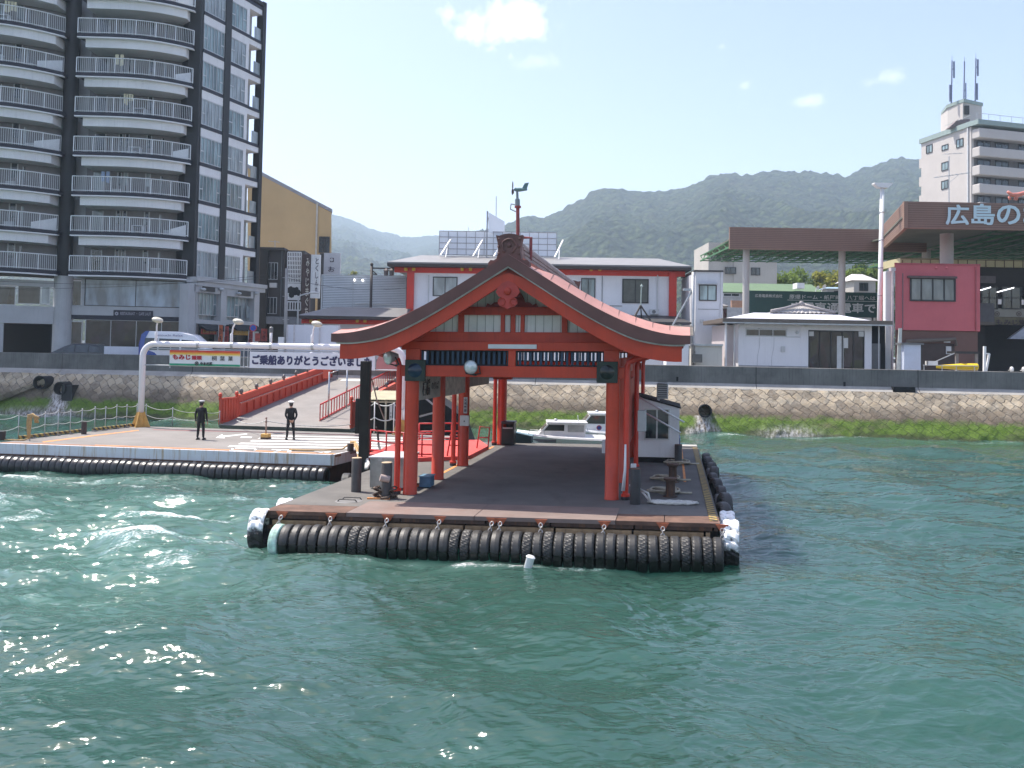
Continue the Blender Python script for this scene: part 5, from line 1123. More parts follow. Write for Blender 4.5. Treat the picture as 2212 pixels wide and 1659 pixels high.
# barrier post with chain
a = lg(574, 948); h = lp(574, 903, a[1])[1]; t = thing('barrier_post', 'thin rusty barrier post in a square yellow base on the deck', 'barrier post', Lp(*a))
mb = MB(LF @ Matrix.Translation((*a, 0))); mb.cyl((0, 0, .2), (0, 0, h), .035, n=10); mb.ball((0, 0, h), .05, 8, 6)
for zz in (.5, .75): mb.lathe([(.036, zz), (.06, zz + .02), (.036, zz + .08)], n=10)
mb.build('pole', mat('pole_rustpink', (.30, .19, .15), .6, .4, 9), t, smooth=True); mb = MB(LF @ Matrix.Translation((*a, 0))); mb.cbox(-.18, .18, -.18, .18, 0, .24, .02); mb.build('base', m_yel, t); mb = MB(LF @ Matrix.Translation((*a, 0))); mb.box(-.185, .185, -.185, .185, .0, .08); mb.build('base_band', m_rustdk, t)
mb = MB(); 
for (p0, p1) in (((512, 908), (574, 909)), ((574, 909), (757, 917))):
    q0, q1 = Yp(p0[0], p0[1], 47.2 if p0[0] < 540 else Lp(*a).y), Yp(p1[0], p1[1], Lp(*a).y if p1[0] < 600 else 45.6)
    mb.tube([q0.lerp(q1, k / 12) - Vector((0, 0, .16 * (1 - (2 * k / 12 - 1) ** 2))) for k in range(13)], .022, 6)
tag(mb.build('barrier_chain', mat('chain_white', (.62, .62, .60)), None, smooth=True), 'pale chain slung across the foot of the gangway by the barrier post', 'chain')
# dark mooring pile
q = Yp(784, 1004, 33.5); w = 21.5 * 33.5 / 1950; zt2 = Yp(784, 780, 33.5).z; t = thing('mooring_pile', 'tall dark square timber pile rising between the two stages', 'pile', (q.x, q.y, 0))
m_pile = mat('pile_tar', (.022, .019, .016), .8, .35, 2, bump=.4, streak=.6, scol=(.07, .05, .035))
mb = MB(Matrix.Translation((q.x, q.y, 0))); mb.cbox(-w / 2, w / 2, 0, w, -1, zt2, .02); mb.build('shaft', m_pile, t); zz = Yp(768, 905, 33.5).z; mb = MB(Matrix.Translation((q.x, q.y, 0))); mb.cbox(-w / 2 - .16, -w / 2, .05, .3, zz - .55, zz + .75, .02); mb.build('guide', m_pile, t)
mb = MB(); P = [Yp(795, 805, 33.6), Yp(804, 822, 36), Yp(813, 860, 38), Yp(830, 905, 40)]; mb.tube(P, .03, 6); tag(mb.build('stay_cable', m_blackp, None, smooth=True), 'thin dark cable sloping down from the pile to the stage', 'cable')
# red platform between the stages with its rails
ZP = 1.06; PQ = [(793, 980), (872, 951.5), (1036, 950), (1055, 963), (1012, 985), (905, 989)]
t = thing('red_platform', 'bright red landing platform bridging the two stages, with red pipe rails', 'platform', G(920, 970, ZP))
mb = MB(); mb.prism([G(u, v, ZP) for u, v in PQ], (0, 0, -.22)); mb.build('deck', m_deckred, t)
def rail(name, pts, hpx, par, m=m_redsteel, r=.032, mid=True):
    base = [G(u, v, ZP) for u, v in pts]; mb = MB(); hs = hpx * base[0].y / 1950
    for f in ((.1, .52, 1.0) if mid else (1.0,)): mb.tube([b_ + Vector((0, 0, hs * f)) for b_ in base], r, 8)
    for b_ in base: mb.cyl(b_, b_ + Vector((0, 0, hs)), r, n=8)
    return mb.build(name, m, par, smooth=True)
rail('rail', [(800, 976), (834, 981), (871, 984), (911, 986), (957, 987)], 47, t); rail('rail', [(905, 951), (940, 950.5), (975, 950), (1010, 951)], 36, t)
for (u, v) in ((966, 985), (1030, 968)):
    q = G(u, v, ZP); q2 = G(u + 24, v + 1, ZP); h = 46 * q.y / 1950; mb = MB(); mb.tube([q, q + Vector((.12, .1, h)), q2 + Vector((.06, .1, h - .03)), q2], .03, 8); mb.cyl(q + Vector((.07, .05, h * .5)), q2 + Vector((.03, .05, h * .5)), .026, n=8)
    tag(mb.build('ladder_hoop', m_redsteel, None, smooth=True), ('red pipe hoop between the second and third left posts' if u < 1000 else 'red pipe hoop at the right end of the red platform'), 'hoop')
mb = MB(); mb.tube([G(813, 924, 2.1), Yp(816, 935, 38), Yp(818, 962, 37.6), Yp(822, 975, 37.4), Yp(826, 979, 37.2)], .045, 8); tag(mb.build('hose', m_blackp, None, smooth=True), 'black hose hanging from the red platform rail', 'hose')
# waiting hut with cream corrugated roof, and black block for the dark void behind the red posts
q0, q1 = Yp(795, 848, 46), Yp(874, 848, 46); zb = 1.0
t = thing('deck_hut', 'open hut with cream corrugated roof and dark back wall, seen behind the first red post', 'hut', (q0.x, 46, zb))
mb = MB()
n = 26; rows = [[], []]
for k in range(n * 2 + 1):
    f = k / (n * 2); x = q0.x - .1 + (q1.x - q0.x + .3) * f; z = q0.z - .12 + .035 * (k % 2); rows[0].append((x, 45.6, z - .22)); rows[1].append((x, 48.2, z + .12))
mb.grid(rows); mb.grid([[(a, b_, c - .05) for a, b_, c in r] for r in rows]); mb.build('roof', mat('corrugated_cream', (.56, .52, .36), .6, .12, 2), t)
mb = MB(); mb.box(q0.x, q1.x + .1, 48.0, 48.1, zb, q0.z - .2); mb.box(q0.x, q0.x + .06, 46.2, 48, zb, q0.z - .3); mb.build('wall', mat('hut_dark', (.035, .033, .031), .8, .3, 2), t)
mb = MB()
for x in (q0.x + .05, q0.x + .95, q1.x - .1): mb.cyl((x, 45.8, zb), (x, 45.8, q0.z - .3), .05, n=8)
mb.bar((q0.x, 45.8, q0.z - .45), (q1.x, 45.8, q0.z - .45), .07); mb.build('post', mat('hut_post_cream', (.5, .48, .38), .6), t)
a0_, a1_ = Yp(841, 906, 45.7), Yp(847.5, 875, 45.7); mb = MB(); mb.box(a0_.x, a1_.x, 45.70, 45.74, a0_.z, a1_.z); nb = mb.build('notice', m_boxw, t)
mb = MB(); mb.box(a0_.x + .03, a1_.x - .03, 45.69, 45.70, a0_.z + .1, a0_.z + .16); mb.box(a0_.x + .03, a1_.x - .03, 45.69, 45.70, a0_.z + .3, a0_.z + .34); mb.build('notice_print', m_boxd, nb)
q0, q1 = Yp(900, 955, 50), Yp(1000, 955, 50); mb = MB(); mb.prism([(q0.x, 50, -.3), (q1.x + .6, 50, -.3), (q1.x - .1, 50, 1.6), (Yp(938, 858, 50).x, 50, Yp(938, 858, 50).z), (q0.x, 50, Yp(908, 850, 50).z)], (0, 4, 0))
tag(mb.build('void_block', mat('void_black', (.008, .008, .009), .7), None), 'black block painting the dark bulkhead of the gangway, seen behind the red posts', 'void')  # black block stands for the dark void under the ramp
mb = MB()
for (p0, p1) in (((904, 848), (943, 880)), ((906, 900), (944, 890)), ((943, 880), (941, 945)), ((935, 930), (905, 944)), ((925, 842), (948, 850))): mb.bar(Yp(*p0, 48.5), Yp(*p1, 48.5), .09)
tag(mb.build('gangway_brace', m_steel, None), 'grey steel brace arms in front of the black bulkhead', 'brace')
t = thing('chain_fence', 'white stanchions with two sagging chains in front of the dark hut', 'fence', Yp(820, 930, 43.5)); SP = [(788, 931, 868), (808, 935, 867), (850, 938, 869), (872, 938, 880)]; tp = []
for (u, v, vt) in SP:
    q = G(u, v, 1.05); h = 5.25 - (vt - (HOR + ROLL * (u - CX))) * q.y / FPX; mb = MB(); mb.cyl(q, (q.x, q.y, h), .028, n=8); mb.build('post', m_white, t, smooth=True); tp.append((q, h))
for f in (.97, .5):
    for (qa, ha), (qb, hb) in zip(tp[:-1], tp[1:]):
        a, c = Vector((qa.x, qa.y, 1.05 + (ha - 1.05) * f)), Vector((qb.x, qb.y, 1.05 + (hb - 1.05) * f)); mb = MB(); mb.tube([a.lerp(c, k / 9) - Vector((0, 0, .15 * (1 - (2 * k / 9 - 1) ** 2))) for k in range(10)], .028, 6); mb.build('chain', mat('chain_white', (.62, .62, .60)), t, smooth=True)
# pink hood of the covered walkway beyond the gangway
q0, q1 = Yp(812, 801, 62), Yp(866, 801, 62); mb = MB(); R_ = q1.x - q0.x; z0 = q0.z; mb.prism([(q0.x + R_ * .5 - R_ * .5 * math.cos(k / 14 * math.pi), 62, z0 + 1.35 * math.sin(k / 14 * math.pi) ** .6) for k in range(15)], (0, 3.5, 0)); tag(mb.build('walkway_hood', mat('hood_pink', (.55, .22, .20), .5, .1), None, auto=40), 'rounded pink hood of a walkway on the quay, behind the shelter eave', 'canopy')
# ================================================================ TWO UNIFORMED MEN
m_uni = mat('uniform_black', (.008, .0085, .010), .8, .25, 6); m_skin = mat('skin', (.42, .24, .16), .55, .1, 8); m_cap = mat('cap_white', (.78, .78, .80), .6, .05); m_hair = mat('hair_black', (.012, .011, .011), .6); m_shoe = mat('shoe_black', (.010, .010, .011), .3)
def skinned(V, E, name, levels=2):
    me = bpy.data.meshes.new(name); me.from_pydata([v[:3] for v in V], E, []); o = bpy.data.objects.new(name, me); COL.objects.link(o)
    o.modifiers.new('skin', 'SKIN').use_smooth_shade = True; sub = o.modifiers.new('sub', 'SUBSURF'); sub.levels = levels; sub.render_levels = levels
    for i, v in enumerate(V):
        r = v[3]; me.skin_vertices[0].data[i].radius = r if isinstance(r, tuple) else (r, r); me.skin_vertices[0].data[i].use_root = (i == 0)
    dg = bpy.context.evaluated_depsgraph_get(); dg.update(); m2 = bpy.data.meshes.new_from_object(o.evaluated_get(dg)); bpy.data.objects.remove(o); return m2
def person(q, face, lab, hands_back, hcap):
    """standing man about 1.72 m; local -y is where he faces"""
    M = Matrix.Translation(q) @ Matrix.Rotation(face, 4, 'Z')
    fs = .13 if not hands_back else .19
    V = [(0, 0, .95, (.155, .115)), (0, .0, 1.10, (.165, .115)), (0, .01, 1.28, (.195, .125)), (0, .01, 1.40, (.185, .11)), (0, .0, 1.475, .062), (0, -.01, 1.54, .060), (0, -.02, 1.60, (.074, .092)), (0, -.015, 1.67, (.070, .088)), (0, -.01, 1.72, (.045, .055))]
    E = [(i, i + 1) for i in range(8)]
    def chain(start, pts):
        k = start
        for p_ in pts: V.append(p_); E.append((k, len(V) - 1)); k = len(V) - 1
        return k
    for sg in (-1, 1):
        chain(0, [(sg * .09, 0, .86, .10), (sg * (.09 + fs * .25), -.01, .50, .068), (sg * (.09 + fs * .3), .0, .30, .062), (sg * (.09 + fs * .4), .02, .09, .048)])
    hands = []
    for sg in (-1, 1):
        if hands_back: pts = [(sg * .195, .0, 1.395, .066), (sg * .255, .06, 1.13, .052), (sg * .17, .16, .95, .040), (sg * .05, .17, .885, .030)]
        else: pts = [(sg * .195, .0, 1.395, .066), (sg * .265, .02, 1.13, .052), (sg * .27, -.03, .90, .038), (sg * .27, -.05, .84, .030)]
        chain(3, pts); hands.append((Vector(pts[-1][:3]), Vector(pts[-1][:3]) - Vector(pts[-2][:3])))
    # fingers: four of unequal length and a thumb from the side of each palm
    for sg, (h, d) in zip((-1, 1), hands):
        d = d.normalized(); s = Vector((0, -1, 0)) if not hands_back else Vector((0, .1, 1)); s = (s - d * s.dot(d)).normalized(); root = len(V) - 1
        V.append((*(h + d * .05), (.036, .018))); E.append((_idx(V, h), len(V) - 1)); palm = len(V) - 1
        for k, L in enumerate((.055, .072, .066, .048)):
            b0 = h + d * .085 + s * ((1.5 - k) * .019); b1 = b0 + d * L * .6 + Vector((0, .0, 0)); b2 = b1 + (d * .6 + d.cross(s) * .35 * sg).normalized() * L * .5
            V.append((*b0, .0095)); E.append((palm, len(V) - 1)); V.append((*b1, .0088)); E.append((len(V) - 2, len(V) - 1)); V.append((*b2, .0078)); E.append((len(V) - 2, len(V) - 1))
        b0 = h + d * .03 + s * .036; V.append((*b0, .011)); E.append((palm, len(V) - 1)); V.append((*(b0 + d * .045 + s * .02), .0095)); E.append((len(V) - 2, len(V) - 1))
    me = skinned(V, E, 'person')
    me.materials.clear(); me.materials.append(m_skin); me.materials.append(m_uni); 
    for p_ in me.polygons:
        c = p_.center; hand = any((c - h).length < .15 and (c - h).dot(d.normalized()) > .012 for h, d in hands); p_.material_index = 0 if (c.z > 1.468 or hand) else 1; p_.use_smooth = True
    o = bpy.data.objects.new('person', me); COL.objects.link(o); o.matrix_world = M; MW[o.name] = M.copy(); tag(o, lab, 'person')
    mb = MB(M)
    for sg in (-1, 1): mb.ball((sg * (.09 + fs * .42), -.045, .05), (.055, .15, .055), 10, 6); mb.box(sg * (.09 + fs * .42) - .05, sg * (.09 + fs * .42) + .05, -.17, .07, 0, .03)
    mb.build('shoes', m_shoe, o, smooth=False)
    mb = MB(M); mb.ball((0, -.0, 1.625), (.086, .105, .105), 14, 8); mb.build('hair', m_hair, o, smooth=True)
    mb = MB(M @ Matrix.Translation((0, -.015, 1.675)) @ Matrix.Rotation(-.08, 4, 'X')); mb.lathe([(.098, 0), (.103, .03), (.135, .065), (.135, .08), (.09, .10), (0, .105)], n=20); mb.build('cap', m_cap if hcap else mat('cap_grey', (.30, .31, .34), .6), o, auto=40)
    mb = MB(M @ Matrix.Translation((0, -.015, 1.675)) @ Matrix.Rotation(-.08, 4, 'X')); mb.lathe([(.101, -.005), (.106, -.005), (.106, .032), (.101, .032)], n=20); mb.prism([(.085 * math.cos(a), -.05 - .12 * math.sin(a), -.005 - .02 * math.sin(a)) for a in [math.pi * k / 8 for k in range(9)]], (0, 0, .008)); mb.build('cap_band', m_hair, o)
    mb = MB(M)   # face
    for sg in (-1, 1): mb.ball((sg * .032, -.100, 1.615), (.012, .008, .007), 8, 6); mb.ball((sg * .085, -.01, 1.60), (.012, .02, .032), 8, 6)
    mb.ball((0, -.118, 1.585), (.014, .02, .022), 8, 6); mb.ball((0, -.100, 1.548), (.024, .008, .006), 8, 6); mb.build('face', m_skin, o, smooth=True)
    mb = MB(M); mb.lathe([(.155, 0), (.165, .02), (.16, .26)], (0, .005, .80), 20); 
    for p_ in range(len(mb.v)): pass
    mb.v = [tuple(M @ (Vector((1, .72, 1)) * 0 + Vector(((M.inverted() @ Vector(v)).x * 1.12, (M.inverted() @ Vector(v)).y * .80, (M.inverted() @ Vector(v)).z)))) for v in mb.v]
    mb.build('jacket_skirt', m_uni, o, smooth=True)
    return o
def _idx(V, h):
    return min(range(len(V)), key=lambda i: (Vector(V[i][:3]) - h).length)
person(Lp(*lg(433, 950)) + Vector((0, 0, .0)), R(172), 'man in black uniform and grey cap, arms at his sides, left of the pair', False, False)
person(Lp(*lg(627, 950)) + Vector((0, 0, .0)), R(205), 'man in black uniform and white cap on the crossing, hands behind his back', True, True)
# ================================================================ MOORED BOATS behind the landing stage
m_boat = mat('boat_white', (.80, .80, .79), .3, .04, 1.5, coat=.3); m_bglass = glass('boat_glass', (.05, .06, .05), .08, .5); m_bgrey2 = mat('boat_grey', (.45, .46, .46), .4)
def boat(y, u0, u1, vg, vr, vc, lab, flip=False):
    x0, x1 = Yp(u0, vg, y).x, Yp(u1, vg, y).x; zg = Yp(u0, vg, y).z; zr_ = Yp((u0 + u1) / 2, vr, y).z; zc = Yp((u0 + u1) / 2, vc, y).z; L = x1 - x0
    t = thing('motor_boat', lab, 'boat', (x0 + L / 2, y, 0), 'white motor boats moored behind the landing stage')
    mb = MB(); S = []
    for k in range(13):
        f = k / 12; hw = 1.15 * (1 - (1 - min(1, f * 1.7)) ** 2.2) + .03; x = x0 - .15 * L * (1 - f) + L * 1.35 * f; zz = zg + .22 * (1 - f) ** 2
        S.append([(x + .1 * (1 - f), y - hw * .3, -.3), (x, y - hw * .85, .1), (x, y - hw, zz - .12), (x, y - hw - .04, zz - .08), (x, y - hw, zz), (x, y - hw * .6, zz + .05), (x, y, zz + .08), (x, y + hw * .6, zz + .05), (x, y + hw, zz), (x, y + hw, zz - .12), (x, y + hw * .85, .1), (x + .1 * (1 - f), y + hw * .3, -.3)])
    mb.grid(S); mb.add(S[-1], [tuple(range(12))]); mb.build('hull', m_boat, t, auto=50)
    ca, cb = x0 + L * .34, x0 + L * 1.0; slope = (zr_ - zg) * .9
    mb = MB(); mb.prism([(ca - slope * .8, y - .75, zg), (cb, y - .75, zg), (cb, y - .75, zr_ - .02), (ca + .12, y - .75, zr_ - .02)], (0, 1.5, 0)); cab = mb.build('cabin', m_boat, t)
    mb = MB(); mb.cbox(ca + .02, cb + .12, y - .82, y + .82, zr_ - .05, zr_ + .05, .03); mb.build('roof', m_boat, cab)
    zw0, zw1 = zg + (zr_ - zg) * .46, zr_ - .10
    mb = MB(); fx_ = lambda z: ca - slope * .8 + (slope * .8 + .12) * (z - zg) / (zr_ - zg)
    mb.prism([(fx_(zw0) + .10, y - .765, zw0), (ca + L * .30, y - .765, zw0), (ca + L * .30, y - .765, zw1), (fx_(zw1) + .10, y - .765, zw1)], (0, .012, 0)); mb.build('side_window', m_bglass, cab)
    mb = MB(); mb.prism([(ca + L * .36, y - .765, zw0 - .05), (cb - .08, y - .765, zw0 - .05), (cb - .08, y - .765, zw1), (ca + L * .36, y - .765, zw1)], (0, .012, 0)); mb.build('side_window', mat('boat_curtain', (.40, .40, .38), .3), cab)
    mb = MB(); mb.prism([(fx_(zw0) - .012, y - .62, zw0), (fx_(zw1) - .012, y - .62, zw1), (fx_(zw1) - .012, y + .62, zw1), (fx_(zw0) - .012, y + .62, zw0)], (-.01, 0, 0)); mb.build('windscreen', m_bglass, cab)
    mb = MB(); mb.prism([(x0 + L * .08, y - 1.19 + .05, zg - .04), (x0 + L * .5, y - 1.20, zg - .06), (x0 + L * .5, y - 1.20, zg - .22), (x0 + L * .22, y - 1.20, zg - .22)], (0, .02, 0)); mb.build('hull_stripe', m_boxd, t)
    mb = MB(); mb.tube([(x0 + .1, y - .5, zg + .1), (x0 + .2, y - .6, zg + .35), (x0 + L * .3, y - .95, zg + .35), (x0 + L * .32, y - .95, zg + .05)], .018, 6); mb.cyl((cb - .3, y, zr_), (cb - .35, y, zr_ + .35), .02, n=6); mb.ball((ca + .5, y, zr_ + .1), (.1, .08, .07), 8, 6); mb.build('handrail', m_steel, t, smooth=True)
    return t
boat(46.5, 1136, 1262, 941, 911, 905, 'small white motor boat with sloping windscreen, nearer of two behind the stage')
t = boat(50.5, 1230, 1345, 930, 892, 888, 'larger white motor boat with a round blue badge, partly hidden by the right front post')
q = Yp(1294, 924, 49.3); mb = MB(); mb.lathe([(0, q.y - .03), (.10, q.y - .03), (.11, q.y)], (q.x, 0, q.z), 18, 'y'); bd = mb.build('badge', mat('badge_blue', (.03, .06, .25), .4), t); mb = MB(); mb.lathe([(.105, q.y - .035), (.14, q.y - .035), (.14, q.y)], (q.x, 0, q.z), 18, 'y'); mb.build('badge_ring', mat('badge_red', (.45, .05, .05), .4), bd)
# ================================================================ BUILDINGS
def fbox(mb, F, u0, v0, u1, v1, o0=0.0, o1=0.1, z0=None, z1=None):
    """box on a face, from its picture rectangle, standing between distances o0 and o1 out of the face"""
    a0, b0, a1, b1 = F.rect(u0, v0, u1, v1, o1); mb.M = F.M; mb.box(a0, a1, -o1, -o0, b0 if z0 is None else z0, b1 if z1 is None else z1); return mb
def window(F, par, s0, z0, s1, z1, nx=2, nz=1, fm=None, gm=None, out=0.0, fw=.06, split=None):
    fm = fm or m_frame; gm = gm or m_glass
    mb = MB(F.M); y0, y1 = -out - .06, -out + .03
    mb.box(s0, s1, y0, y1, z0, z0 + fw); mb.box(s0, s1, y0, y1, z1 - fw, z1); mb.box(s0, s0 + fw, y0, y1, z0 + fw, z1 - fw); mb.box(s1 - fw, s1, y0, y1, z0 + fw, z1 - fw)
    for k in range(1, nx): x = s0 + (s1 - s0) * k / nx; mb.box(x - fw * .4, x + fw * .4, y0 + .01, y1, z0 + fw, z1 - fw)
    for k in range(1, nz): z = z0 + (z1 - z0) * k / nz; mb.box(s0 + fw, s1 - fw, y0 + .012, y1 - .002, z - fw * .4, z + fw * .4)
    for (k, f) in split or (): x0, x1 = s0 + (s1 - s0) * k / nx, s0 + (s1 - s0) * (k + 1) / nx; mb.box(x0 + .01, x1 - .01, y0 + .005, y1, z0 + (z1 - z0) * f - .05, z0 + (z1 - z0) * f + .05)
    w = mb.build('window', fm, par); mb = MB(F.M); mb.box(s0 + fw * .5, s1 - fw * .5, y1 - .035, y1 - .005, z0 + fw * .5, z1 - fw * .5); mb.build('pane', gm, w); return w
def pwin(F, par, u0, v0, u1, v1, nx=2, nz=1, fm=None, gm=None, out=0.0, fw=.06): s0, z0, s1, z1 = F.rect(u0, v0, u1, v1, out); return window(F, par, s0, z0, s1, z1, nx, nz, fm, gm, out, fw)
def ptext(F, par, body, u0, v0, u1, v1, m, out=.02, bold=.008, vertical=False, name='lettering', fat=0.0):
    s0, z0, s1, z1 = F.rect(u0, v0, u1, v1, out); mb = MB(); letters(mb, body, F.M @ Matrix.Translation((0, -out, 0)), s0, z0, s1, z1, bold, .012, vertical, fat); return mb.build(name, m, par)
m_frame = mat('alu_frame', (.50, .51, .52), .4, .1, 4, metal=.3); m_framed = mat('dark_frame', (.03, .028, .027), .5); m_glass = glass('glass_dark', (.030, .038, .042), .05, .6)
m_glassc = glass('glass_curtain', (.30, .34, .35), .10, .35); m_glassg = glass('glass_greenish', (.20, .27, .28), .07, .45); m_glassb = glass('glass_painted_sky', (.22, .29, .36), .04, .5)  # podium glass has the sky's reflection put into its base colour
# ---------------------------------------------------------------- left apartment tower
m_tdark = mat('tower_charcoal', (.014, .0145, .017), .55, .18, .8, bump=.1); m_navy = mat('tower_navy', (.012, .012, .024), .5, .15, 1); m_tw_ = mat('tower_white', (.80, .785, .78), .7, .08, .5, streak=.18, scol=(.32, .32, .33)); m_tgrey = mat('tower_grey', (.47, .47, .47), .75, .1, .6, streak=.2, scol=(.22, .22, .23)); m_trail = mat('balcony_rail', (.78, .79, .79), .4, .06, 4, metal=.2)
VM = 356
Cc, Ee = Yp(425, VM, 79.3), Yp(564, VM, 87.9); ang = math.atan2(Cc.y - Ee.y, Ee.x - Cc.x); EF = Face(Cc.x, Cc.y, ang); EL = (Ee - Cc).xy.length
ROOFZ, FL = 38.9, 3.4
tw = thing('apartment_tower', 'tall charcoal and white apartment tower with curved railed balconies on the left', 'building', (Cc.x - 5, Cc.y + 4, QZ))
UR = [(157, 76.1), (232, 76.2), (323, 76.9), (366, 77.6), (410, 78.8)]; UL = [(-230, 72.6), (-140, 72.6), (-60, 72.9), (0, 73.5), (60, 74.4), (105, 75.4), (131, 76.3)]
def arc(pts, n):
    P = [Yp(u, VM, d) for u, d in pts]; X = [p.x for p in P]; c = np.polyfit(X, [p.y for p in P], 3 if len(P) > 4 else 2); return [Vector((x, float(np.polyval(c, x)), 0)) for x in np.linspace(X[0], X[-1], n)]
arcs = [arc(UR, 33), arc(UL, 41)]
bk = [[p + Vector((0, 2.6, 0)) for p in a] for a in arcs]
def ribbon(mb, line, z0, z1, dy=0.0, thick=.12):
    """a curved upright band following a plan line"""
    rows = [[(p.x, p.y + dy, z) for p in line] for z in (z0, z1)] + [[(p.x, p.y + dy + thick, z) for p in line] for z in (z1, z0)]; rows.append(rows[0]); mb.grid(rows)
    for k in (0, len(line) - 1): mb.add([r[k] for r in rows[:4]], [(0, 1, 2, 3)])
def slab(mb, line, z0, z1, depth, dy=0.0):
    top = [(p.x, p.y + dy, z0) for p in line] + [(p.x, p.y + depth, z0) for p in line[::-1]]; mb.prism(top, (0, 0, z1 - z0))
RT0 = 33.05
floors = [RT0 + FL - k * FL for k in range(8)]      # railing tops, from the highest down
for ai, line in enumerate(arcs):
    for fi, rt in enumerate(floors):
        zf = rt - 1.29
        mb = MB(); slab(mb, line, zf - .33, zf - .02, 2.7); bs = mb.build('balcony_slab', m_navy, tw)
        mb = MB(); ribbon(mb, line, zf - .43, zf - .33, -.07, .4)
        inner = line[2:-2] if ai == 0 else line[:-2]
        if fi < 7: slab(mb, [p + Vector((0, .30, 0)) for p in inner], zf - 1.15, zf - .34, 2.3)
        mb.build('balcony_beam', m_tw_, bs)
        mb = MB(); L = len(line); zz = (zf + .04, rt)
        for z, r in ((zf + .08, .03), (rt, .045)): mb.tube([(p.x, p.y + .06, z) for p in line], r, 6)
        cum = [0.0]
        for p, q in zip(line[:-1], line[1:]): cum.append(cum[-1] + (q - p).length)
        T = cum[-1]; n = int(T / .16)
        for k in range(n + 1):
            d = T * k / n; j = min(max(0, next((i for i in range(1, L) if cum[i] >= d - 1e-9), L - 1) - 1), L - 2); p = line[j].lerp(line[j + 1], (d - cum[j]) / max(1e-6, cum[j + 1] - cum[j])); w = .034 if k % 10 == 0 else .0115
            mb.box(p.x - w, p.x + w, p.y + .06 - w, p.y + .06 + w, zf, rt)
        mb.build('railing', m_trail, bs)
# recessed flat walls behind the balconies with doors and windows
for ai, line in enumerate(bk):
    mb = MB(); ribbon(mb, line, 10.8, ROOFZ - .2, 0, .3); mb.build('recessed_wall', mat('recess_wall_shade', (.25, .238, .24), .8, .1, .5, streak=.2), tw)  # wall colour darkened to stand for shade in the deep balconies
    x0, x1 = line[0].x, line[-1].x; yl = lambda x: float(np.interp(x, [p.x for p in line], [p.y for p in line]))
    spots = ((.07, .17, 2.1, 0), (.30, .335, 2.15, 0), (.36, .395, 2.15, 0), (.56, .60, 2.15, 0), (.69, .975, 2.0, 4)) if ai == 0 else ((.50, .58, 2.1, 0), (.66, .70, 2.2, 0), (.73, .97, 2.0, 4), (.28, .44, 2.1, 2))
    for rt in floors:
        zf = rt - 1.29
        for (f0, f1, hh, nx) in spots:
            xa, xb = x0 + (x1 - x0) * f0, x0 + (x1 - x0) * f1; ya, yb = yl(xa), yl(xb); F = Face(xa, ya, -math.atan2(yb - ya, xb - xa)); Ls = math.hypot(xb - xa, yb - ya)
            mb = MB(F.M); mb.box(0, Ls, -.03, .02, zf + (.02 if nx or hh < 2.12 else 1.0), zf + hh); mb.cur = 1
            for k in range((nx or 1) + 1): x = Ls * k / (nx or 1); mb.box(x - .045, x + .045, -.06, -.03, zf + .02, zf + hh)
            mb.build('window', [m_glass if random.random() < .75 else m_glassc, m_frame], tw)
        xa = x0 + (x1 - x0) * random.uniform(.45, .65); 
        if random.random() < .7:   # a white table and chairs, or a screen, left out on some balconies
            mb = MB(); ym = yl(xa) - 1.4; mb.box(xa - .5, xa + .5, ym - .3, ym + .3, zf + .68, zf + .73)
            for sx in (-.45, .45): mb.box(xa + sx - .03, xa + sx + .03, ym - .25, ym + .25, zf, zf + .68)
            tag(mb.build('balcony_table', m_trail, None), 'white table standing on a curved balcony of the tower', 'table', 'tables on the tower balconies')
    for fr in ((.86, .97),):
        for rt in floors[::2]:
            zf = rt - 1.29; xa = x0 + (x1 - x0) * fr[0]; xb = x0 + (x1 - x0) * fr[1]; mb = MB(); mb.prism([(xa, yl(xa) - 2.2, zf), (xb, yl(xb) - 1.7, zf), (xb, yl(xb) - 1.7, zf + 1.15), (xa, yl(xa) - 2.2, zf + .55)], (0, .04, 0)); mb.build('privacy_screen', m_trail, tw)
mb = MB(); a_, c_ = bk[1][-1], bk[0][0]; mb.prism([(a_.x - .3, a_.y + .05, 10.8), (c_.x + .3, c_.y + .05, 10.8), (c_.x + 3, c_.y + 6, 10.8), (a_.x - 3, a_.y + 6, 10.8)], (0, 0, ROOFZ - 11)); a_ = bk[0][-1]; mb.box(a_.x - .2, a_.x + .35, a_.y - 1.6, a_.y + .6, 10.8, ROOFZ - .3); mb.build('core', m_tgrey, tw)
mb = MB(); q = Yp(144, VM, 77.3); mb.lathe([(.62, 11.0), (.62, ROOFZ)], (q.x, q.y + .3, 0), 20); q2 = Yp(411, VM, 79.9)
mb.prism([(Yp(386, VM, 80.2).x, 80.2, 10.9), (Yp(399, VM, 79.3).x, 79.3, 10.9), (Cc.x, Cc.y, 10.9), (Cc.x + EF.e.x * .35, Cc.y + EF.e.y * .35, 10.9), (Cc.x, Cc.y + 3.5, 10.9), (Yp(386, VM, 80.2).x, 83, 10.9)], (0, 0, ROOFZ - 10.9)); mb.build('column', m_tdark, tw, auto=40)
mb = MB(); mb.lathe([(.78, QZ), (.78, 11.0)], (q.x, q.y + .3, 0), 24); mb.build('column_base', m_tgrey, tw, auto=40)
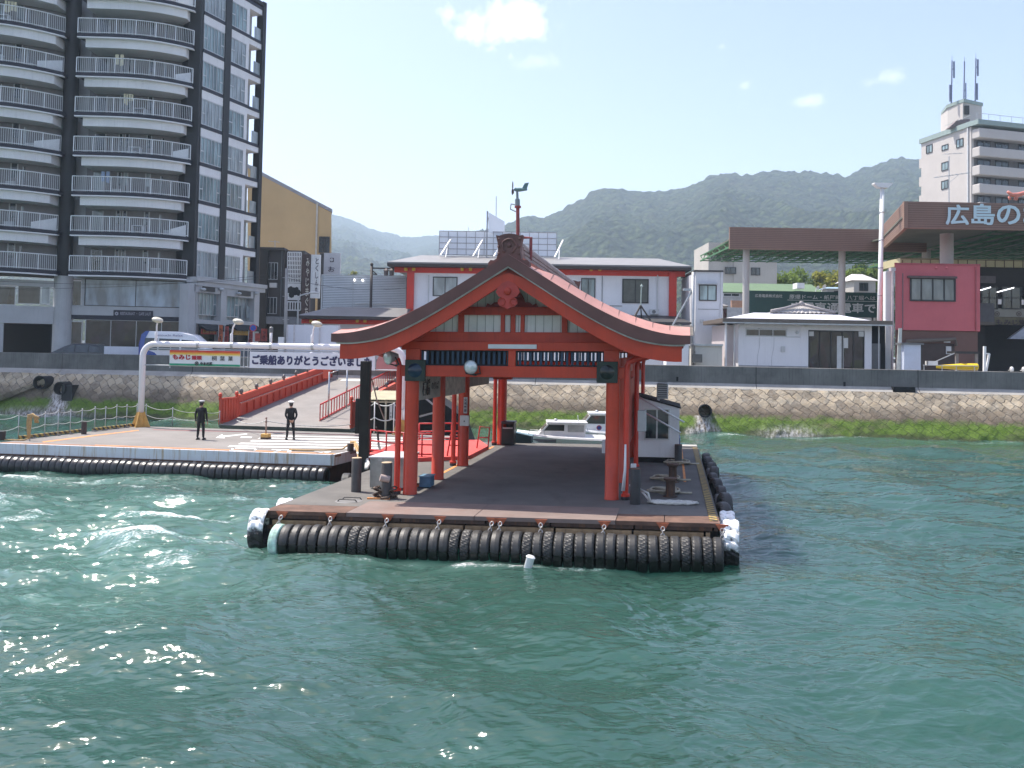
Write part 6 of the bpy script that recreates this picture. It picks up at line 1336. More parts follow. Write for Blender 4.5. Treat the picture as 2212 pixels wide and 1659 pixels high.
# end wall: two bays of windows and a bay of open corner balconies
S = lambda u, v=VM: EF.sz(u, v)[0]
sA, sB, sC, sD, sE_, sF = S(426), S(477), S(490), S(524), S(530), S(557)
wt, wb = EF.sz(432.5, 45.2)[1], EF.sz(432.5, 101.4)[1]; hw = wt - wb
mb = MB(EF.M); mb.box(sB, sC, -.12, .4, 10.9, ROOFZ); mb.build('column', m_tdark, tw); mb = MB(EF.M); mb.box(sF - .0, EL + .0, -.15, .6, QZ + 6, ROOFZ + .2); mb.build('column', m_tdark, tw)
mb = MB(EF.M); mb.box(sE_ - .1, EL, -.15, 9, ROOFZ - .25, ROOFZ + .1); mb.box(0.35, sE_ - .1, -.15, 9, ROOFZ - .25, ROOFZ + .1); mb.build('roof_edge', m_tdark, tw)
mb = MB(EF.M); mb.box(.36, sE_, .35, 12, QZ, ROOFZ - .3); mb.build('core', m_tgrey, tw)
k0 = 3; zs_top = [wt + (k0 - 2) * FL - k * FL for k in range(0, 9)]
mb = MB(EF.M); mw = MB(EF.M); sp = MB(EF.M)
for zt_ in zs_top:
    for (a, c) in ((sA + .3, sB), (sC, sE_)): mw.box(a, c, -.04, .34, zt_ + .02, zt_ + FL - hw - .34); nb_ = MB(EF.M); nb_.box(a, c, -.07, .34, zt_ + FL - hw - .34, zt_ + FL - hw - .03); nb_.build('navy_band', m_navy, tw)
    mw.box(sE_, sF, -.02, 1.9, zt_ + .25, zt_ + FL - hw - .34); nb_ = MB(EF.M); nb_.box(sE_, sF, -.07, 1.9, zt_ + FL - hw - .34, zt_ + FL - hw - .06); nb_.build('navy_band', m_navy, tw)
    window(EF, tw, sA + .32, zt_ - hw, sB - .02, zt_, 6, 1, m_frame, random.choice((m_glassg, m_glassg, m_glassc)), -.02, .07, ((0, .45), (5, .45)))
    window(EF, tw, sC + .02, zt_ - hw, sD, zt_, 4, 1, m_frame, random.choice((m_glassg, m_glassc)), -.02, .07, ((0, .5), (3, .5)))
    sp = MB(EF.M); sp.box(sE_ + .9, sF - .05, .05, .08, zt_ - hw, zt_ - hw + 1.15); sp.box(sE_ + .02, sE_ + .08, 0, 1.6, zt_ - hw, zt_ - hw + 1.15); sp.build('balustrade', m_glassc, tw)
mw.box(sD, sE_, -.03, .36, 10.9, ROOFZ - .3); mw.build('spandrel', m_tw_, tw)
mb = MB(EF.M); mb.box(sF - 1.4, sF + .02, 1.2, 1.35, QZ + 6, ROOFZ - .3); mb.build('stair_wall', m_tgrey, tw)
# podium
PFc = Face(Yp(150, 640, 77.6).x, 77.6, -math.atan2(79.0 - 77.6, Yp(408, 640, 79.0).x - Yp(150, 640, 77.6).x))
def pb(name, u0, v0, u1, v1, o0, o1, m, **k): mb = MB(); fbox(mb, PFc, u0, v0, u1, v1, o0, o1, **k); return mb.build(name, m, tw)
pb('podium_wall', 150, 662, 406, 683, -.3, .06, m_tgrey); pb('podium_band', 150, 682.6, 406, 692, -.3, .12, m_navy); pb('podium_head', 150, 596, 406, 605, -.3, .05, m_tgrey); pb('podium_pier', 401, 604, 422, 800, -1.5, .04, m_tgrey, z0=QZ)
pwin(PFc, tw, 152, 606, 177, 662, 1, 1, m_frame, m_glass); pwin(PFc, tw, 183, 605, 402, 663, 2, 1, m_framed, m_glassb, .02); pb('podium_pier', 176, 604, 184, 664, -.3, .03, m_tgrey)
m, t, p = nt('shop_interior'); g = NG(t); oc = g.coord(); v_ = t.nodes.new('ShaderNodeTexVoronoi'); v_.inputs['Scale'].default_value = 1.1; g.set(v_.inputs['Vector'], g.map(oc, sc=(1, 1, .6)))
g.set(p.inputs['Base Color'], g.mix(g.ramp(g.noise(oc, .9, 3), (.45, 0.0), (.6, .8)), g.mix(.90, g.mix(.8, v_.outputs['Color'], (.18,.15,.13)), (.02, .02, .02)), (.015, .015, .016))); p.inputs['Roughness'].default_value = .12; m_shop = m
pwin(PFc, tw, 152, 694, 177, 800, 1, 1, m_frame, m_glass); pwin(PFc, tw, 183, 692, 402, 800, 4, 1, m_frame, m_shop)
mb = MB(); fbox(mb, PFc, 245, 670.5, 330, 684, .06, .14); sg_ = mb.build('shop_sign', mat('sign_navy', (.02, .017, .03), .5), tw); ptext(PFc, sg_, 'RESTAURANT ・ CAFE LAUT', 260, 674.5, 326, 681, mat('sign_pale', (.40, .38, .42), .5), .145, .01); s_, z_ = PFc.sz(253, 677.5); mb = MB(PFc.M); mb.lathe([(.05, -.16), (.10, -.165), (.17, -.16)], (s_, 0, z_), 6, 'y'); mb.build('emblem', MATS['sign_pale'], sg_)
LFc = Face(Yp(-40, 640, 74.6).x, 74.6, -math.atan2(2.4, Yp(118, 640, 77.0).x - Yp(-40, 640, 74.6).x))
def lb2(name, u0, v0, u1, v1, o0, o1, m, **k): mb = MB(); fbox(mb, LFc, u0, v0, u1, v1, o0, o1, **k); return mb.build(name, m, tw)
lb2('podium_head', -200, 600, 116, 614, -.6, .1, m_tgrey); lb2('podium_wall', -200, 657, 116, 696, -.6, .04, m_tgrey); pwin(LFc, tw, -120, 615, 34, 657, 3, 1, m_frame, m_glass); pwin(LFc, tw, 38, 615, 88, 657, 1, 1, m_frame, m_glass); pwin(LFc, tw, 90, 615, 108, 657, 1, 1, m_frame, m_glassc)
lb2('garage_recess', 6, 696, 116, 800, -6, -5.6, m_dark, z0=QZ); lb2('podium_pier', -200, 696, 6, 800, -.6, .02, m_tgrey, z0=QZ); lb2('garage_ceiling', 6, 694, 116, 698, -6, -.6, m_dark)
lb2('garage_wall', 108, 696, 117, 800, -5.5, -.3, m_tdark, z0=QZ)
PO = .45
def eb(name, u0, v0, u1, v1, o0, o1, m, **k): mb = MB(); fbox(mb, EF, u0, v0, u1, v1, o0, o1, **k); return mb.build(name, m, tw)
mb = MB(EF.M); zc = EF.sz(440, 607)[1]; mb.box(-.3, EL + .6, -PO - .25, .4, zc - .1, zc + .25); mb.box(-.2, EL + .5, -PO - .1, .4, zc - .5, zc - .1); mb.build('cornice', m_tgrey, tw)
eb('podium_wall', 405, 613, 420, 800, -.5, PO, m_tgrey, z0=QZ); eb('podium_wall', 420, 614, 476, 633, -.5, PO, m_tgrey); eb('podium_wall', 476, 614, 488, 800, -.5, PO, m_tgrey, z0=QZ); eb('podium_wall', 488, 616, 548, 642, -.5, PO, m_tgrey); eb('podium_wall', 548, 616, 559, 800, -.5, PO, m_tgrey, z0=QZ)
eb('podium_wall', 420, 692, 476, 700, -.5, PO - .02, m_tgrey); eb('podium_wall', 488, 694, 548, 703, -.5, PO - .02, m_tgrey)
pwin(EF, tw, 420, 633, 463, 692, 5, 1, m_frame, m_glassc, -.3); pwin(EF, tw, 488, 642, 537, 694, 6, 1, m_frame, m_glassc, -.3)
for (u, v) in ((452, 625), (529, 634)):
    mb = MB(); fbox(mb, EF, u - 13, v - 5, u + 13, v + 5, PO, PO + .1); mb.build('plaque', m_framed, tw)
    for d in (-18, 21): s_, z_ = EF.sz(u + d, v, PO); mb = MB(EF.M); mb.ball((s_, -PO - .25, z_), (.22, .3, .14), 10, 6); mb.build('wall_lamp', m_boxw, tw, smooth=True)
m_aw = mat('awning_black', (.02, .022, .025), .7); cols = [(.45, .06, .04), (.55, .30, .04), (.40, .05, .05), (.5, .42, .36)]
for (u0, u1) in ((420, 478), (486, 546)):
    mb = MB(EF.M); s0, z0 = EF.sz(u0, 700); s1, _ = EF.sz(u1, 700); mb.prism([(s0, -PO, z0), (s0, -PO - .9, z0 - .45), (s0, -PO - .9, z0 - .6), (s0, -PO, z0 - .1)], (s1 - s0, 0, 0)); mb.build('awning', m_aw, tw)
    mb = MB(EF.M); mb.box(s0, s1, .2, .4, QZ, z0); mb.build('shopfront', m_shop, tw)
for i, (u0, v0, u1, v1, c, lab, txt) in enumerate(((436, 711, 468, 722, 0, 'red shop sign under the left black awning of the tower', 'おみやげ'), (506, 711, 541, 724, 1, 'orange yellow shop sign under the right black awning of the tower', 'かき珍味'))):
    t = thing('shop_sign', lab, 'sign', EF.pix((u0 + u1) / 2, v1, .8)); mb = MB(); fbox(mb, EF, u0, v0, u1, v1, .6, .7); mb.build('panel', mat('shop_col%d' % c, cols[c], .6), t); ptext(EF, t, txt, u0 + 2, v0 + 2, u1 - 2, v1 - 2, mat('sign_pale2', (.6, .5, .2) if c == 0 else (.35, .04, .02), .6), .72, .006)
for (u, v0, v1, lab, ch) in ((476, 702, 745, 'orange vertical flag on a pole at the tower shop', 'かき'), (489, 705, 742, 'red and black flag beside the right shop window of the tower', 'かき'), (541, 716, 745, 'dark patterned flag beside the no parking sign', '牡蠣')):
    F = face_at(u, 80); t = thing('shop_flag', lab, 'flag', F.pix(u, v1)); mb = MB(); s0, z0, s1, z1 = F.rect(u - 4, v0, u + 5, v1); mb.M = F.M; mb.cyl((s0, 0, QZ), (s0, 0, z1 + .1), .025, n=6); mb.build('pole', m_boxw, t)
    mb = MB(F.M); n = 8; mb.grid([[(s0 + (s1 - s0) * k / n, -.04 * math.sin(k * 1.1 + j * .6), z0 + (z1 - z0) * j / 10) for k in range(n + 1)] for j in range(11)]); mb.build('cloth', mat('flag_%d' % u, (.50, .13, .05) if u == 476 else (.32, .05, .045), .8, .6, 5), t, smooth=True); mb = MB(); letters(mb, ch, F.M, s0 + .1, z0 + .15, s1 - .1, z1 - .15, .01, .07, True); mb.build('lettering', mat('flag_ink', (.02, .02, .02), .8), t)
# ---------------------------------------------------------------- yellow building, dark building and their signs
def prism_face(F, pts, depth, z0=None):
    P = [F.sz(u, v) for u, v in pts]; P = [(a, 0, z) for a, z in P]; mb = MB(F.M); mb.prism(P, depth if isinstance(depth, tuple) else (0, depth, 0)); return mb
YF = face_at(640, 118, 0); yb = thing('yellow_building', 'ochre yellow building with sloping grey roof line behind the tower', 'building', YF.pt(0, QZ))
zq = YF.sz(640, 820)[1]
prism_face(YF, [(535, 820), (535, 362), (563, 378), (716, 459), (716, 820)], (-3.6, 14, 0)).build('wall', mat('ochre_render', (.52, .36, .18), .8, .08, .25, streak=.15, scol=(.38, .25, .10)), yb)
mb = prism_face(YF, [(535, 354), (563, 370), (718, 452), (718, 459), (563, 378.5), (535, 363)], (-3.6, 14.4, 0)); mb.build('roof', mat('roof_slate', (.30, .30, .32), .6, .15, .8), yb)
mb = MB(); fbox(mb, YF, 681, 438, 684.5, 620, 0, .15); mb.build('downpipe', mat('pipe_tan', (.50, .47, .40), .6), yb)
pwin(YF, yb, 689, 511, 712, 546, 2, 1, m_framed, m_glass, .03); mb = MB(); fbox(mb, YF, 689, 547, 715, 700, 0, .1); mb.build('dark_panel', m_framed, yb)
DF = face_at(600, 93, R(-3)); db = thing('dark_building', 'dark grey shop building with white lattice screen beside the tower', 'building', DF.pt(0, QZ))
m_dbr = mat('dark_render', (.075, .070, .068), .8, .15, .6); mb = MB(); fbox(mb, DF, 558, 537, 575, 800, -8, .6, z0=QZ); mb.build('pier', m_framed, db); mb = MB(); fbox(mb, DF, 575, 536, 612, 800, -8, 0, z0=QZ); fbox(mb, DF, 612, 541, 655, 800, -8, -.6, z0=QZ); mb.build('wall', m_dbr, db)
mb = MB(); fbox(mb, DF, 558, 534, 614, 539, -8, .7); mb.build('parapet', m_dbr, db)
pwin(DF, db, 578, 567, 600, 604, 3, 1, m_frame, m_glass, .02); pwin(DF, db, 576, 642, 598, 678, 3, 1, m_frame, m_glass, .02)
mb = MB(); s0, z0, s1, z1 = DF.rect(621, 545, 650, 610, .1); mb.M = DF.M; nx, nz = 8, 7
for k in range(nx + 1): x = s0 + (s1 - s0) * k / nx; mb.box(x - .04, x + .04, -.15, -.05, z0, z1)
for k in range(nz + 1): z = z0 + (z1 - z0) * k / nz; mb.box(s0, s1, -.14, -.06, z - .05, z + .05)
mb.build('lattice_screen', m_white, db)
s0, z0, s1, z1 = DF.rect(621, 652, 649, 670, .1); mb = MB(DF.M)
for k in range(6): x = s0 + (s1 - s0) * k / 5; mb.box(x - .05, x + .05, -.15, -.05, z0, z1)
for z in (z0, z1): mb.box(s0, s1, -.14, -.06, z - .06, z + .06)
mb.build('lattice_screen', m_white, db)
mb = MB(); fbox(mb, DF, 621, 612, 649, 648, .0, .1); wp_ = mb.build('mural_panel', m_white, db)
mb = MB(DF.M); s0, z0, s1, z1 = DF.rect(622, 619, 648, 644, .11); random.seed(3)
for k in range(16): 
    cxx, czz = s0 + (s1 - s0) * random.random(), z0 + (z1 - z0) * (.25 + .6 * random.random()); r = random.uniform(.12, .34); mb.lathe([(0, -.125), (r, -.12), (r * .9, -.11)], (cxx, 0, czz), 8, 'y')
mb.build('pine_mural', mat('mural_black', (.012, .014, .014), .7), wp_)
mb = MB(); fbox(mb, DF, 575, 684, 650, 700, .0, 1.6); mb.build('awning', mat('awning_grey', (.17, .18, .20), .7), db); mb = MB(); fbox(mb, DF, 577, 701, 650, 800, -3, .03, z0=QZ); mb.build('shopfront', mat('shop_dark', (.012, .011, .010), .4), db)
t = thing('vertical_sign', 'tall brown vertical sign with pale lettering on the dark building', 'sign', DF.pix(658, 690, .5)); mb = MB(); fbox(mb, DF, 652, 549, 669, 690, .2, .9); mb.build('panel', mat('sign_brown', (.075, .045, .04), .6, .3, 6), t); ptext(DF, t, 'みやじまぐち', 660, 556, 667, 684, mat('sign_cream', (.62, .58, .5), .6), .93, .012, True)
t = thing('vertical_sign', 'tall white sign with one brushed column of characters next to the brown sign', 'sign', DF.pix(680, 645, .5)); mb = MB(); fbox(mb, DF, 671, 550, 690.5, 644, .2, .75); mb.build('panel', m_white, t); ptext(DF, t, 'とくしん丸', 681, 556, 687.5, 634, mat('ink_dark', (.08, .06, .08)), .78, .012, True)
OF = face_at(715, 100); t = thing('board_sign', 'pale square sign with a round crest and one large character, near the louvred wall', 'sign', OF.pix(715, 600)); mb = MB(); fbox(mb, OF, 698, 546.5, 733.5, 700, -.3, .1, z0=QZ + 4); mb.build('panel', mat('sign_grey', (.55, .55, .57), .6, .06), t); ptext(OF, t, 'お', 709, 576, 723, 587, mat('ink_dark', (.08, .06, .08)), .12, .012)
mb = MB(); fbox(mb, OF, 713, 557, 721, 566, .1, .14); s_, z_ = OF.sz(717, 561.5); cr = mb.build('crest', mat('ink_dark', (.08, .06, .08)), t); mb = MB(OF.M); mb.lathe([(.10, -.16), (.16, -.16), (.16, -.14)], (s_, 0, z_), 14, 'y'); mb.ball((s_, -.15, z_), (.06, .02, .06)); mb.build('crest_ring', m_white, cr)
mb = MB(); fbox(mb, OF, 686, 600, 698, 700, -2, -.5, z0=QZ); tag(mb.build('brick_pier', mat('pier_brown', (.16, .11, .07), .8), None), 'narrow brown pier between the white sign and the square sign', 'pier')
# ---------------------------------------------------------------- louvred screen and the low red-trimmed roof before it
VF = face_at(785, 84, R(1.5)); lv = thing('louvred_wall', 'long pale louvred metal screen wall left of the terminal', 'wall', VF.pt(0, QZ)); s0, z0, s1, z1 = VF.rect(694, 596, 878, 669)
m_lou = mat('louvre_metal', (.66, .68, .70), .5, .06, 1); mb = MB(VF.M); n = 20
for k in range(n): z = z0 + (z1 - z0) * k / n; mb.prism([(s0 + .15, -.05, z), (s0 + .15, -.05, z + (z1 - z0) / n * .70), (s0 + .15, .05, z + (z1 - z0) / n * .86), (s0 + .15, .05, z + .04)], (s1 - s0 - .2, 0, 0))
mb.build('louvre_slats', m_lou, lv); mb = MB(VF.M); mb.box(s0 + .1, s1, .10, .2, QZ, z1 - .05); mb.build('backing', mat('louvre_back', (.10, .115, .14), .7), lv); mb = MB(VF.M)
for x in (s0, s0 + (s1 - s0) * .37, s1 - .1): mb.box(x, x + .12 if x == s0 else x + .05, -.1, .1, z0 - .1, z1 + .08)
mb.box(s0, s1, -.08, .1, z1, z1 + .08); mb.build('frame', m_frame, lv)
m_lamp, tt, p = nt('lit_lamp'); p.inputs['Base Color'].default_value = (.9, .9, .9, 1); p.inputs['Emission Color'].default_value = (.95, .95, 1, 1); p.inputs['Emission Strength'].default_value = 2.2
for u, v, lab in ((766, 605, 'left of two small lit round lamps on the louvred wall'), (783.5, 605.5, 'right of two small lit round lamps on the louvred wall')):
    s_, z_ = VF.sz(u, v, .2); t = thing('spot_lamp', lab, 'lamp', VF.pt(s_, z_, .2)); mb = MB(VF.M); mb.ball((s_, -.22, z_), .10, 10, 6); mb.build('bulb', m_lamp, t, smooth=True); mb = MB(VF.M); mb.cyl((s_, -.15, z_), (s_, 0, z_), .05, n=8); mb.build('arm', m_boxd, t)
s_, z_ = VF.sz(739, 655.5, .1); s2, _ = VF.sz(762, 655.5, .1); mb = MB(VF.M); mb.box(s_ + 1.2, s2 + 3.6, -.14, -.06, z_ - .04, z_ + .04); tag(mb.build('light_strip', m_white, None), 'thin white strip light along the lower louvred wall', 'lamp')
RF = face_at(755, 78, R(1.5)); lr = thing('low_hall', 'low hall with shallow dark grey roof and red beam, in front of the louvred wall', 'building', RF.pt(0, QZ))
s0, z0, s1, z1 = RF.rect(648, 684, 880, 690); m_roofg = mat('roof_grey', (.16, .155, .155), .55, .12, .8, streak=.15); m_eave = mat('eave_dark', (.045, .034, .030), .6)
zr = RF.sz(755, 668)[1]; mb = MB(RF.M); mb.prism([(s0, -1.2, z1), (s1, -1.2, z1), (s1, 2.5, zr + .3), (s0 + 2.2, 2.5, zr + .3)], (0, 0, -.02)); mb.add([(s0, -1.2, z1), (s0 + 2.2, 2.5, zr + .3), (s0, 5, z1)], [(0, 1, 2)]); mb.build('roof', m_roofg, lr)
mb = MB(RF.M); mb.box(s0, s1, -1.2, 5, z0 - .02, z1 - .02); mb.build('eave', m_eave, lr)
mb = MB(); fbox(mb, RF, 651, 691, 880, 700.5, -.2, .0); mb.build('beam', mat('terminal_red', (.58, .035, .018), .5, .1, 1), lr); mb = MB(); fbox(mb, RF, 655, 700.5, 880, 800, -3, -.1, z0=QZ); mb.build('wall', mat('wall_pale', (.56, .55, .53), .7, .08, .7), lr)
m_yend = mat('beam_end_yellow', (.68, .42, .03), .5)
for u in (671, 688, 771.5, 788): mb = MB(); fbox(mb, RF, u - 3, 690.5, u + 3, 696.5, .0, .12); mb.build('beam_end', m_yend, lr)
HF = face_at(676, 71.5, R(6)); hf_ = thing('hoarding', 'white panelled hoarding behind the banner arch, left of the shelter eave', 'fence', HF.pt(0, QZ)); mb = MB(); fbox(mb, HF, 618, 702, 733, 800, -.1, .0, z0=QZ); mb.build('panels', mat('hoarding_white', (.60, .62, .68), .6, .05, .8, streak=.1), hf_)
mb = MB()
for u in (619, 634, 689, 731): fbox(mb, HF, u - 1.2, 701, u + 1.2, 800, .0, .08, z0=QZ)
mb.build('stiffener', mat('hoarding_rib', (.52, .50, .52), .6), hf_); mb = MB(); fbox(mb, HF, 600, 728, 612, 800, -.1, .1, z0=QZ); tag(mb.build('gate_pillar', m_white, None), 'short white pillar left of the hoarding', 'pillar')
# lantern post
NF = face_at(801, 82); t = thing('lantern_post', 'dark ornamental post with two hanging lanterns above the louvred wall', 'lamp post', NF.pt(0, QZ)); s_, zt_ = NF.sz(803, 574); mb = MB(NF.M); mb.cyl((s_, 0, QZ), (s_, 0, zt_), .12, n=12); mb.ball((s_, 0, zt_ + .12), .15, 10, 6); mb.build('post', m_eave, t, smooth=True)
s2, z2 = NF.sz(848, 580); mb = MB(NF.M); mb.bar((s_, 0, z2), (s2 + .3, 0, z2), .12); mb.tube([(s_ + .15 + .35 * math.sin(k / 8 * 4.5), 0, z2 - .65 + .4 * k / 8 + .1 * math.cos(k)) for k in range(9)], .05, 6); mb.build('arm', m_eave, t)
for u in (834, 846): 
    s3, z3 = NF.sz(u, 587); mb = MB(NF.M); mb.lathe([(0, z3 + .35), (.12, z3 + .3), (.30, z3 + .1), (.22, z3 + .08), (.20, z3 - .3), (.24, z3 - .34), (0, z3 - .38)], (s3, 0, 0), 6); mb.build('lantern', mat('lantern_bronze', (.16, .13, .12), .5, .3, 6), t)
# ---------------------------------------------------------------- ferry terminal
TF = face_at(1106, 80, R(2.1)); tm = thing('ferry_terminal', 'white two storey ferry terminal with red columns and dark low roof behind the shelter', 'building', TF.pt(0, QZ))
m_tred = MATS['terminal_red']; m_twh = mat('terminal_white', (.74, .74, .76), .7, .05, .5, streak=.1)
mb = MB(); fbox(mb, TF, 893, 590, 1447, 680, -9, 0); fbox(mb, TF, 880, 680, 1468, 800, -9, .02, z0=QZ); mb.build('wall', m_twh, tm)
s0, z0, s1, z1 = TF.rect(836, 570, 1494, 579, 1.2); zr = TF.sz(1106, 557.5)[1] + .6; m_troof = mat('terminal_roof', (.24, .235, .235), .55, .1, .6, streak=.1)
mb = MB(TF.M); mb.prism([(s0, -1.2, z1 - .02), (s1, -1.2, z1 - .02), (s1, 10, z1 - .02), (s0, 10, z1 - .02)], (0, 0, -.10)); mb.add([(s0, -1.2, z1), (s1, -1.2, z1), (s1 - 2.2, 4.4, zr), (s0 + 2.2, 4.4, zr), (s0, 10, z1), (s1, 10, z1)], [(0, 1, 2, 3), (0, 3, 4), (1, 5, 2), (3, 2, 5, 4)]); rf = mb.build('roof', m_troof, tm)
mb = MB(TF.M); mb.box(s0, s1, -1.2, 10, z0, z1 - .12); mb.build('eave', m_eave, tm)
mb = MB(); fbox(mb, TF, 852, 579.5, 1480, 593, .0, .12); bm_ = mb.build('beam', m_tred, tm)
for (u0, u1) in ((877, 892), (1445, 1461)): mb = MB(); fbox(mb, TF, u0, 588, u1, 800, .02, .3, z0=TF.sz(900, 690)[1] if u0 > 1000 else QZ); mb.build('column', m_tred, tm)
for u in (876, 893, 998, 1016, 1277, 1296, 1435, 1454): mb = MB(); fbox(mb, TF, u - 3, 578.5, u + 3, 584.5, .12, .5); mb.build('beam_end', m_yend, tm)
pwin(TF, tm, 935, 598, 988, 640, 2, 1, m_framed, m_glassc, .02, .08); pwin(TF, tm, 1255, 601, 1286, 650, 2, 1, m_framed, m_glassg, .02, .08); pwin(TF, tm, 1344, 602.7, 1401, 655, 2, 1, m_framed, mat('blind_grey', (.10, .105, .085), .4), .02, .1)
mb = MB(TF.M); sa_, za = TF.sz(1330, 680); sb_, zb_ = TF.sz(1476, 700); mb.prism([(sa_, -4.5, zb_), (sb_, -4.5, zb_), (sb_ - .6, 0, za), (sa_, 0, za)], (0, 0, -.15)); mb.build('lower_roof', mat('roof_charcoal', (.045, .045, .048), .6), tm)
mb = MB(); fbox(mb, TF, 1330, 703, 1476, 800, .1, 3.6, z0=QZ); mb.build('lower_wall', m_twh, tm); mb = MB(); fbox(mb, TF, 890, 690, 1330, 800, .1, 2.5, z0=QZ); mb.build('lower_wall', m_twh, tm)
# billboard frames on the terminal roof; their thin sheets let the sun glow through from behind
m_bill, t, p = nt('billboard_pale'); g = NG(t); cc = g.mix(g.noise(g.coord(), .6, 3), (.72, .76, .82), (.82, .85, .90)); g.set(p.inputs['Base Color'], cc); p.inputs['Roughness'].default_value = .6
tr = t.nodes.new('ShaderNodeBsdfTranslucent'); g.set(tr.inputs[0], cc); mx = t.nodes.new('ShaderNodeMixShader'); mx.inputs[0].default_value = .45; t.links.new(p.outputs[0], mx.inputs[1]); t.links.new(tr.outputs[0], mx.inputs[2]); t.links.new(mx.outputs[0], [n for n in t.nodes if n.type == 'OUTPUT_MATERIAL'][0].inputs[0])
BF = face_at(1076, 84, R(1)); t = thing('billboard_frame', 'back of a long roof billboard, pale panels in a steel grid with props', 'billboard', BF.pt(0, 12)); s0, z0, s1, z1 = BF.rect(949, 501, 1202, 552)
mb = MB(BF.M); mb.box(s0, s1, 0, .12, z0, z1); mb.build('panels', m_bill, t); mb = MB(BF.M)
for k in range(14): x = s0 + (s1 - s0) * k / 13; mb.box(x - .025, x + .025, -.1, 0, z0, z1)
for k in range(5): z = z0 + (z1 - z0) * k / 4; mb.box(s0, s1, -.09, -.01, z - .03, z + .03)
mb.build('grid', mat('grid_steel', (.36, .36, .38), .6, .3, 3), t); mb = MB(BF.M)
for u in (949, 1018, 1062, 1190): 
    x, _ = BF.sz(u, 552); mb.bar((x + .3, -2.0, z0 - .3), (x + 1.1, -.1, z1 - .7), .12); mb.bar((x + .7, -1.2, z0 - .4), (x + .8, -.1, z0 + 1.0), .08)
mb.build('prop', m_white, t)
mb = MB(); P = [Yp(1055, 458.5, 83), Yp(1089, 478, 86.5), Yp(1089, 503, 86.5), Yp(1055, 503, 83)]; mb.prism(P, (.05, .15, 0)); t2 = thing('billboard_frame', 'smaller slanted billboard panel standing end-on above the roof billboard', 'billboard', P[3]); mb.build('panel', m_bill, t2); mb = MB(); a = Yp(1053, 456, 82.9); mb.bar(a, (a.x, a.y, 12), .13); mb.bar(Yp(1050, 502, 82.9), Yp(1055, 470, 82.9), .07); mb.build('post', MATS['grid_steel'], t2)
mb = MB(); a, c = Yp(1072, 500, 88), Yp(1072, 424, 88); mb.cyl((a.x, 88, 12), c, .045, n=6); tag(mb.build('aerial', m_boxw, None), 'thin whip aerial above the slanted billboard panel', 'aerial')
mb = MB(); a, c = Yp(1012, 503, 88), Yp(1012, 490, 88); mb.cyl((a.x, 88, 12), c, .03, n=6); tag(mb.build('aerial', m_boxw, None), 'short whip aerial over the left half of the roof billboard', 'aerial')
# tripod, poles and small sheds right of the shelter
t = thing('tripod_mast', 'dark tripod with short mast on the low roof right of the shelter', 'mast', Yp(1385, 700, 76)); mb = MB(); top = Yp(1384, 660, 76); mb.bar(top, Yp(1362, 701, 75.5), .12); mb.bar(top, Yp(1411, 701, 76), .12); mb.bar(top, Yp(1386, 690, 78), .10); mb.build('legs', m_eave, t); mb = MB(); mb.cyl(top, Yp(1386, 613, 76), .05, n=8); mb.ball(Yp(1386, 618, 76), .12, 8, 6); mb.build('mast', mat('mast_green', (.35, .42, .38), .5), t)
UF = face_at(1497, 68); t = thing('utility_pole', 'slim steel pole with a diagonal brace between the terminal and the small white building', 'pole', UF.pt(0, QZ)); mb = MB(); a, c = Yp(1495.5, 790, 68), Yp(1497.5, 588, 68); mb.cyl((a.x, 68, QZ), c, .11, n=10); mb.build('pole', m_steel, t, smooth=True); mb = MB(); mb.cyl(Yp(1441, 725, 68.5), Yp(1496, 626, 68), .07, n=8); mb.box(a.x - .75, a.x - .2, 67.8, 68.2, Yp(1470, 628, 68).z, Yp(1470, 623, 68).z); mb.build('brace', m_steel, t)
SF = face_at(1480, 66, R(4)); t = thing('lean_to', 'small shed with rusty corrugated roof beside the slim steel pole', 'shed', SF.pt(0, QZ)); s0, z0 = SF.sz(1446, 725); s1, z1 = SF.sz(1506, 702); mb = MB(SF.M); rows = [[], []]
for k in range(41): x = s0 + (s1 - s0) * k / 40; dz = .035 * (k % 2); rows[0].append((x - .3, -.4, z0 + dz)); rows[1].append((x, 2.2, z1 + dz))
mb.grid(rows); mb.build('roof', mat('corrugated_brown', (.17, .15, .13), .8, .3, 2, dirt=.4), t); mb = MB(SF.M); mb.box(s0 - .2, s1 - .6, -.1, 2.2, QZ, z0 - .02); mb.build('wall', m_twh, t)
WF2 = face_at(1530, 75, R(2)); t = thing('small_white_building', 'narrow white two storey building with one dark window, right of the terminal', 'building', WF2.pt(0, QZ)); mb = MB(); fbox(mb, WF2, 1502, 587, 1561, 800, -7, 0, z0=QZ); fbox(mb, WF2, 1497, 591, 1503, 800, -7, -.5, z0=QZ); mb.build('wall', mat('smallb_white', (.56, .57, .60), .75, .06, .6, streak=.15), t); mb = MB(); fbox(mb, WF2, 1500, 583.5, 1563, 587, -7.2, .15); mb.build('roof', m_framed, t); pwin(WF2, t, 1510, 615, 1548, 650, 2, 1, m_framed, m_glassg, .03, .08)
mb = MB(); fbox(mb, WF2, 1508, 612, 1551, 668, .0, .06); 
WF3 = face_at(1530, 66, R(3)); t = thing('cream_shed', 'low cream shed wall under the narrow white building', 'shed', WF3.pt(0, QZ)); mb = MB(); fbox(mb, WF3, 1502, 746, 1560, 800, -3, 0, z0=QZ); mb.build('wall', mat('shed_cream', (.52, .51, .46), .7, .06, 1, streak=.2), t); mb = MB(); fbox(mb, WF3, 1500, 743, 1562, 747, -3.2, .15); mb.build('roof', m_steel, t); mb = MB(); fbox(mb, WF3, 1497, 765, 1517, 783, .2, .8); tag(mb.build('heat_pump', mat('unit_grey', (.12, .12, .11), .6), None), 'dark grey outdoor unit in front of the low cream shed', 'unit')
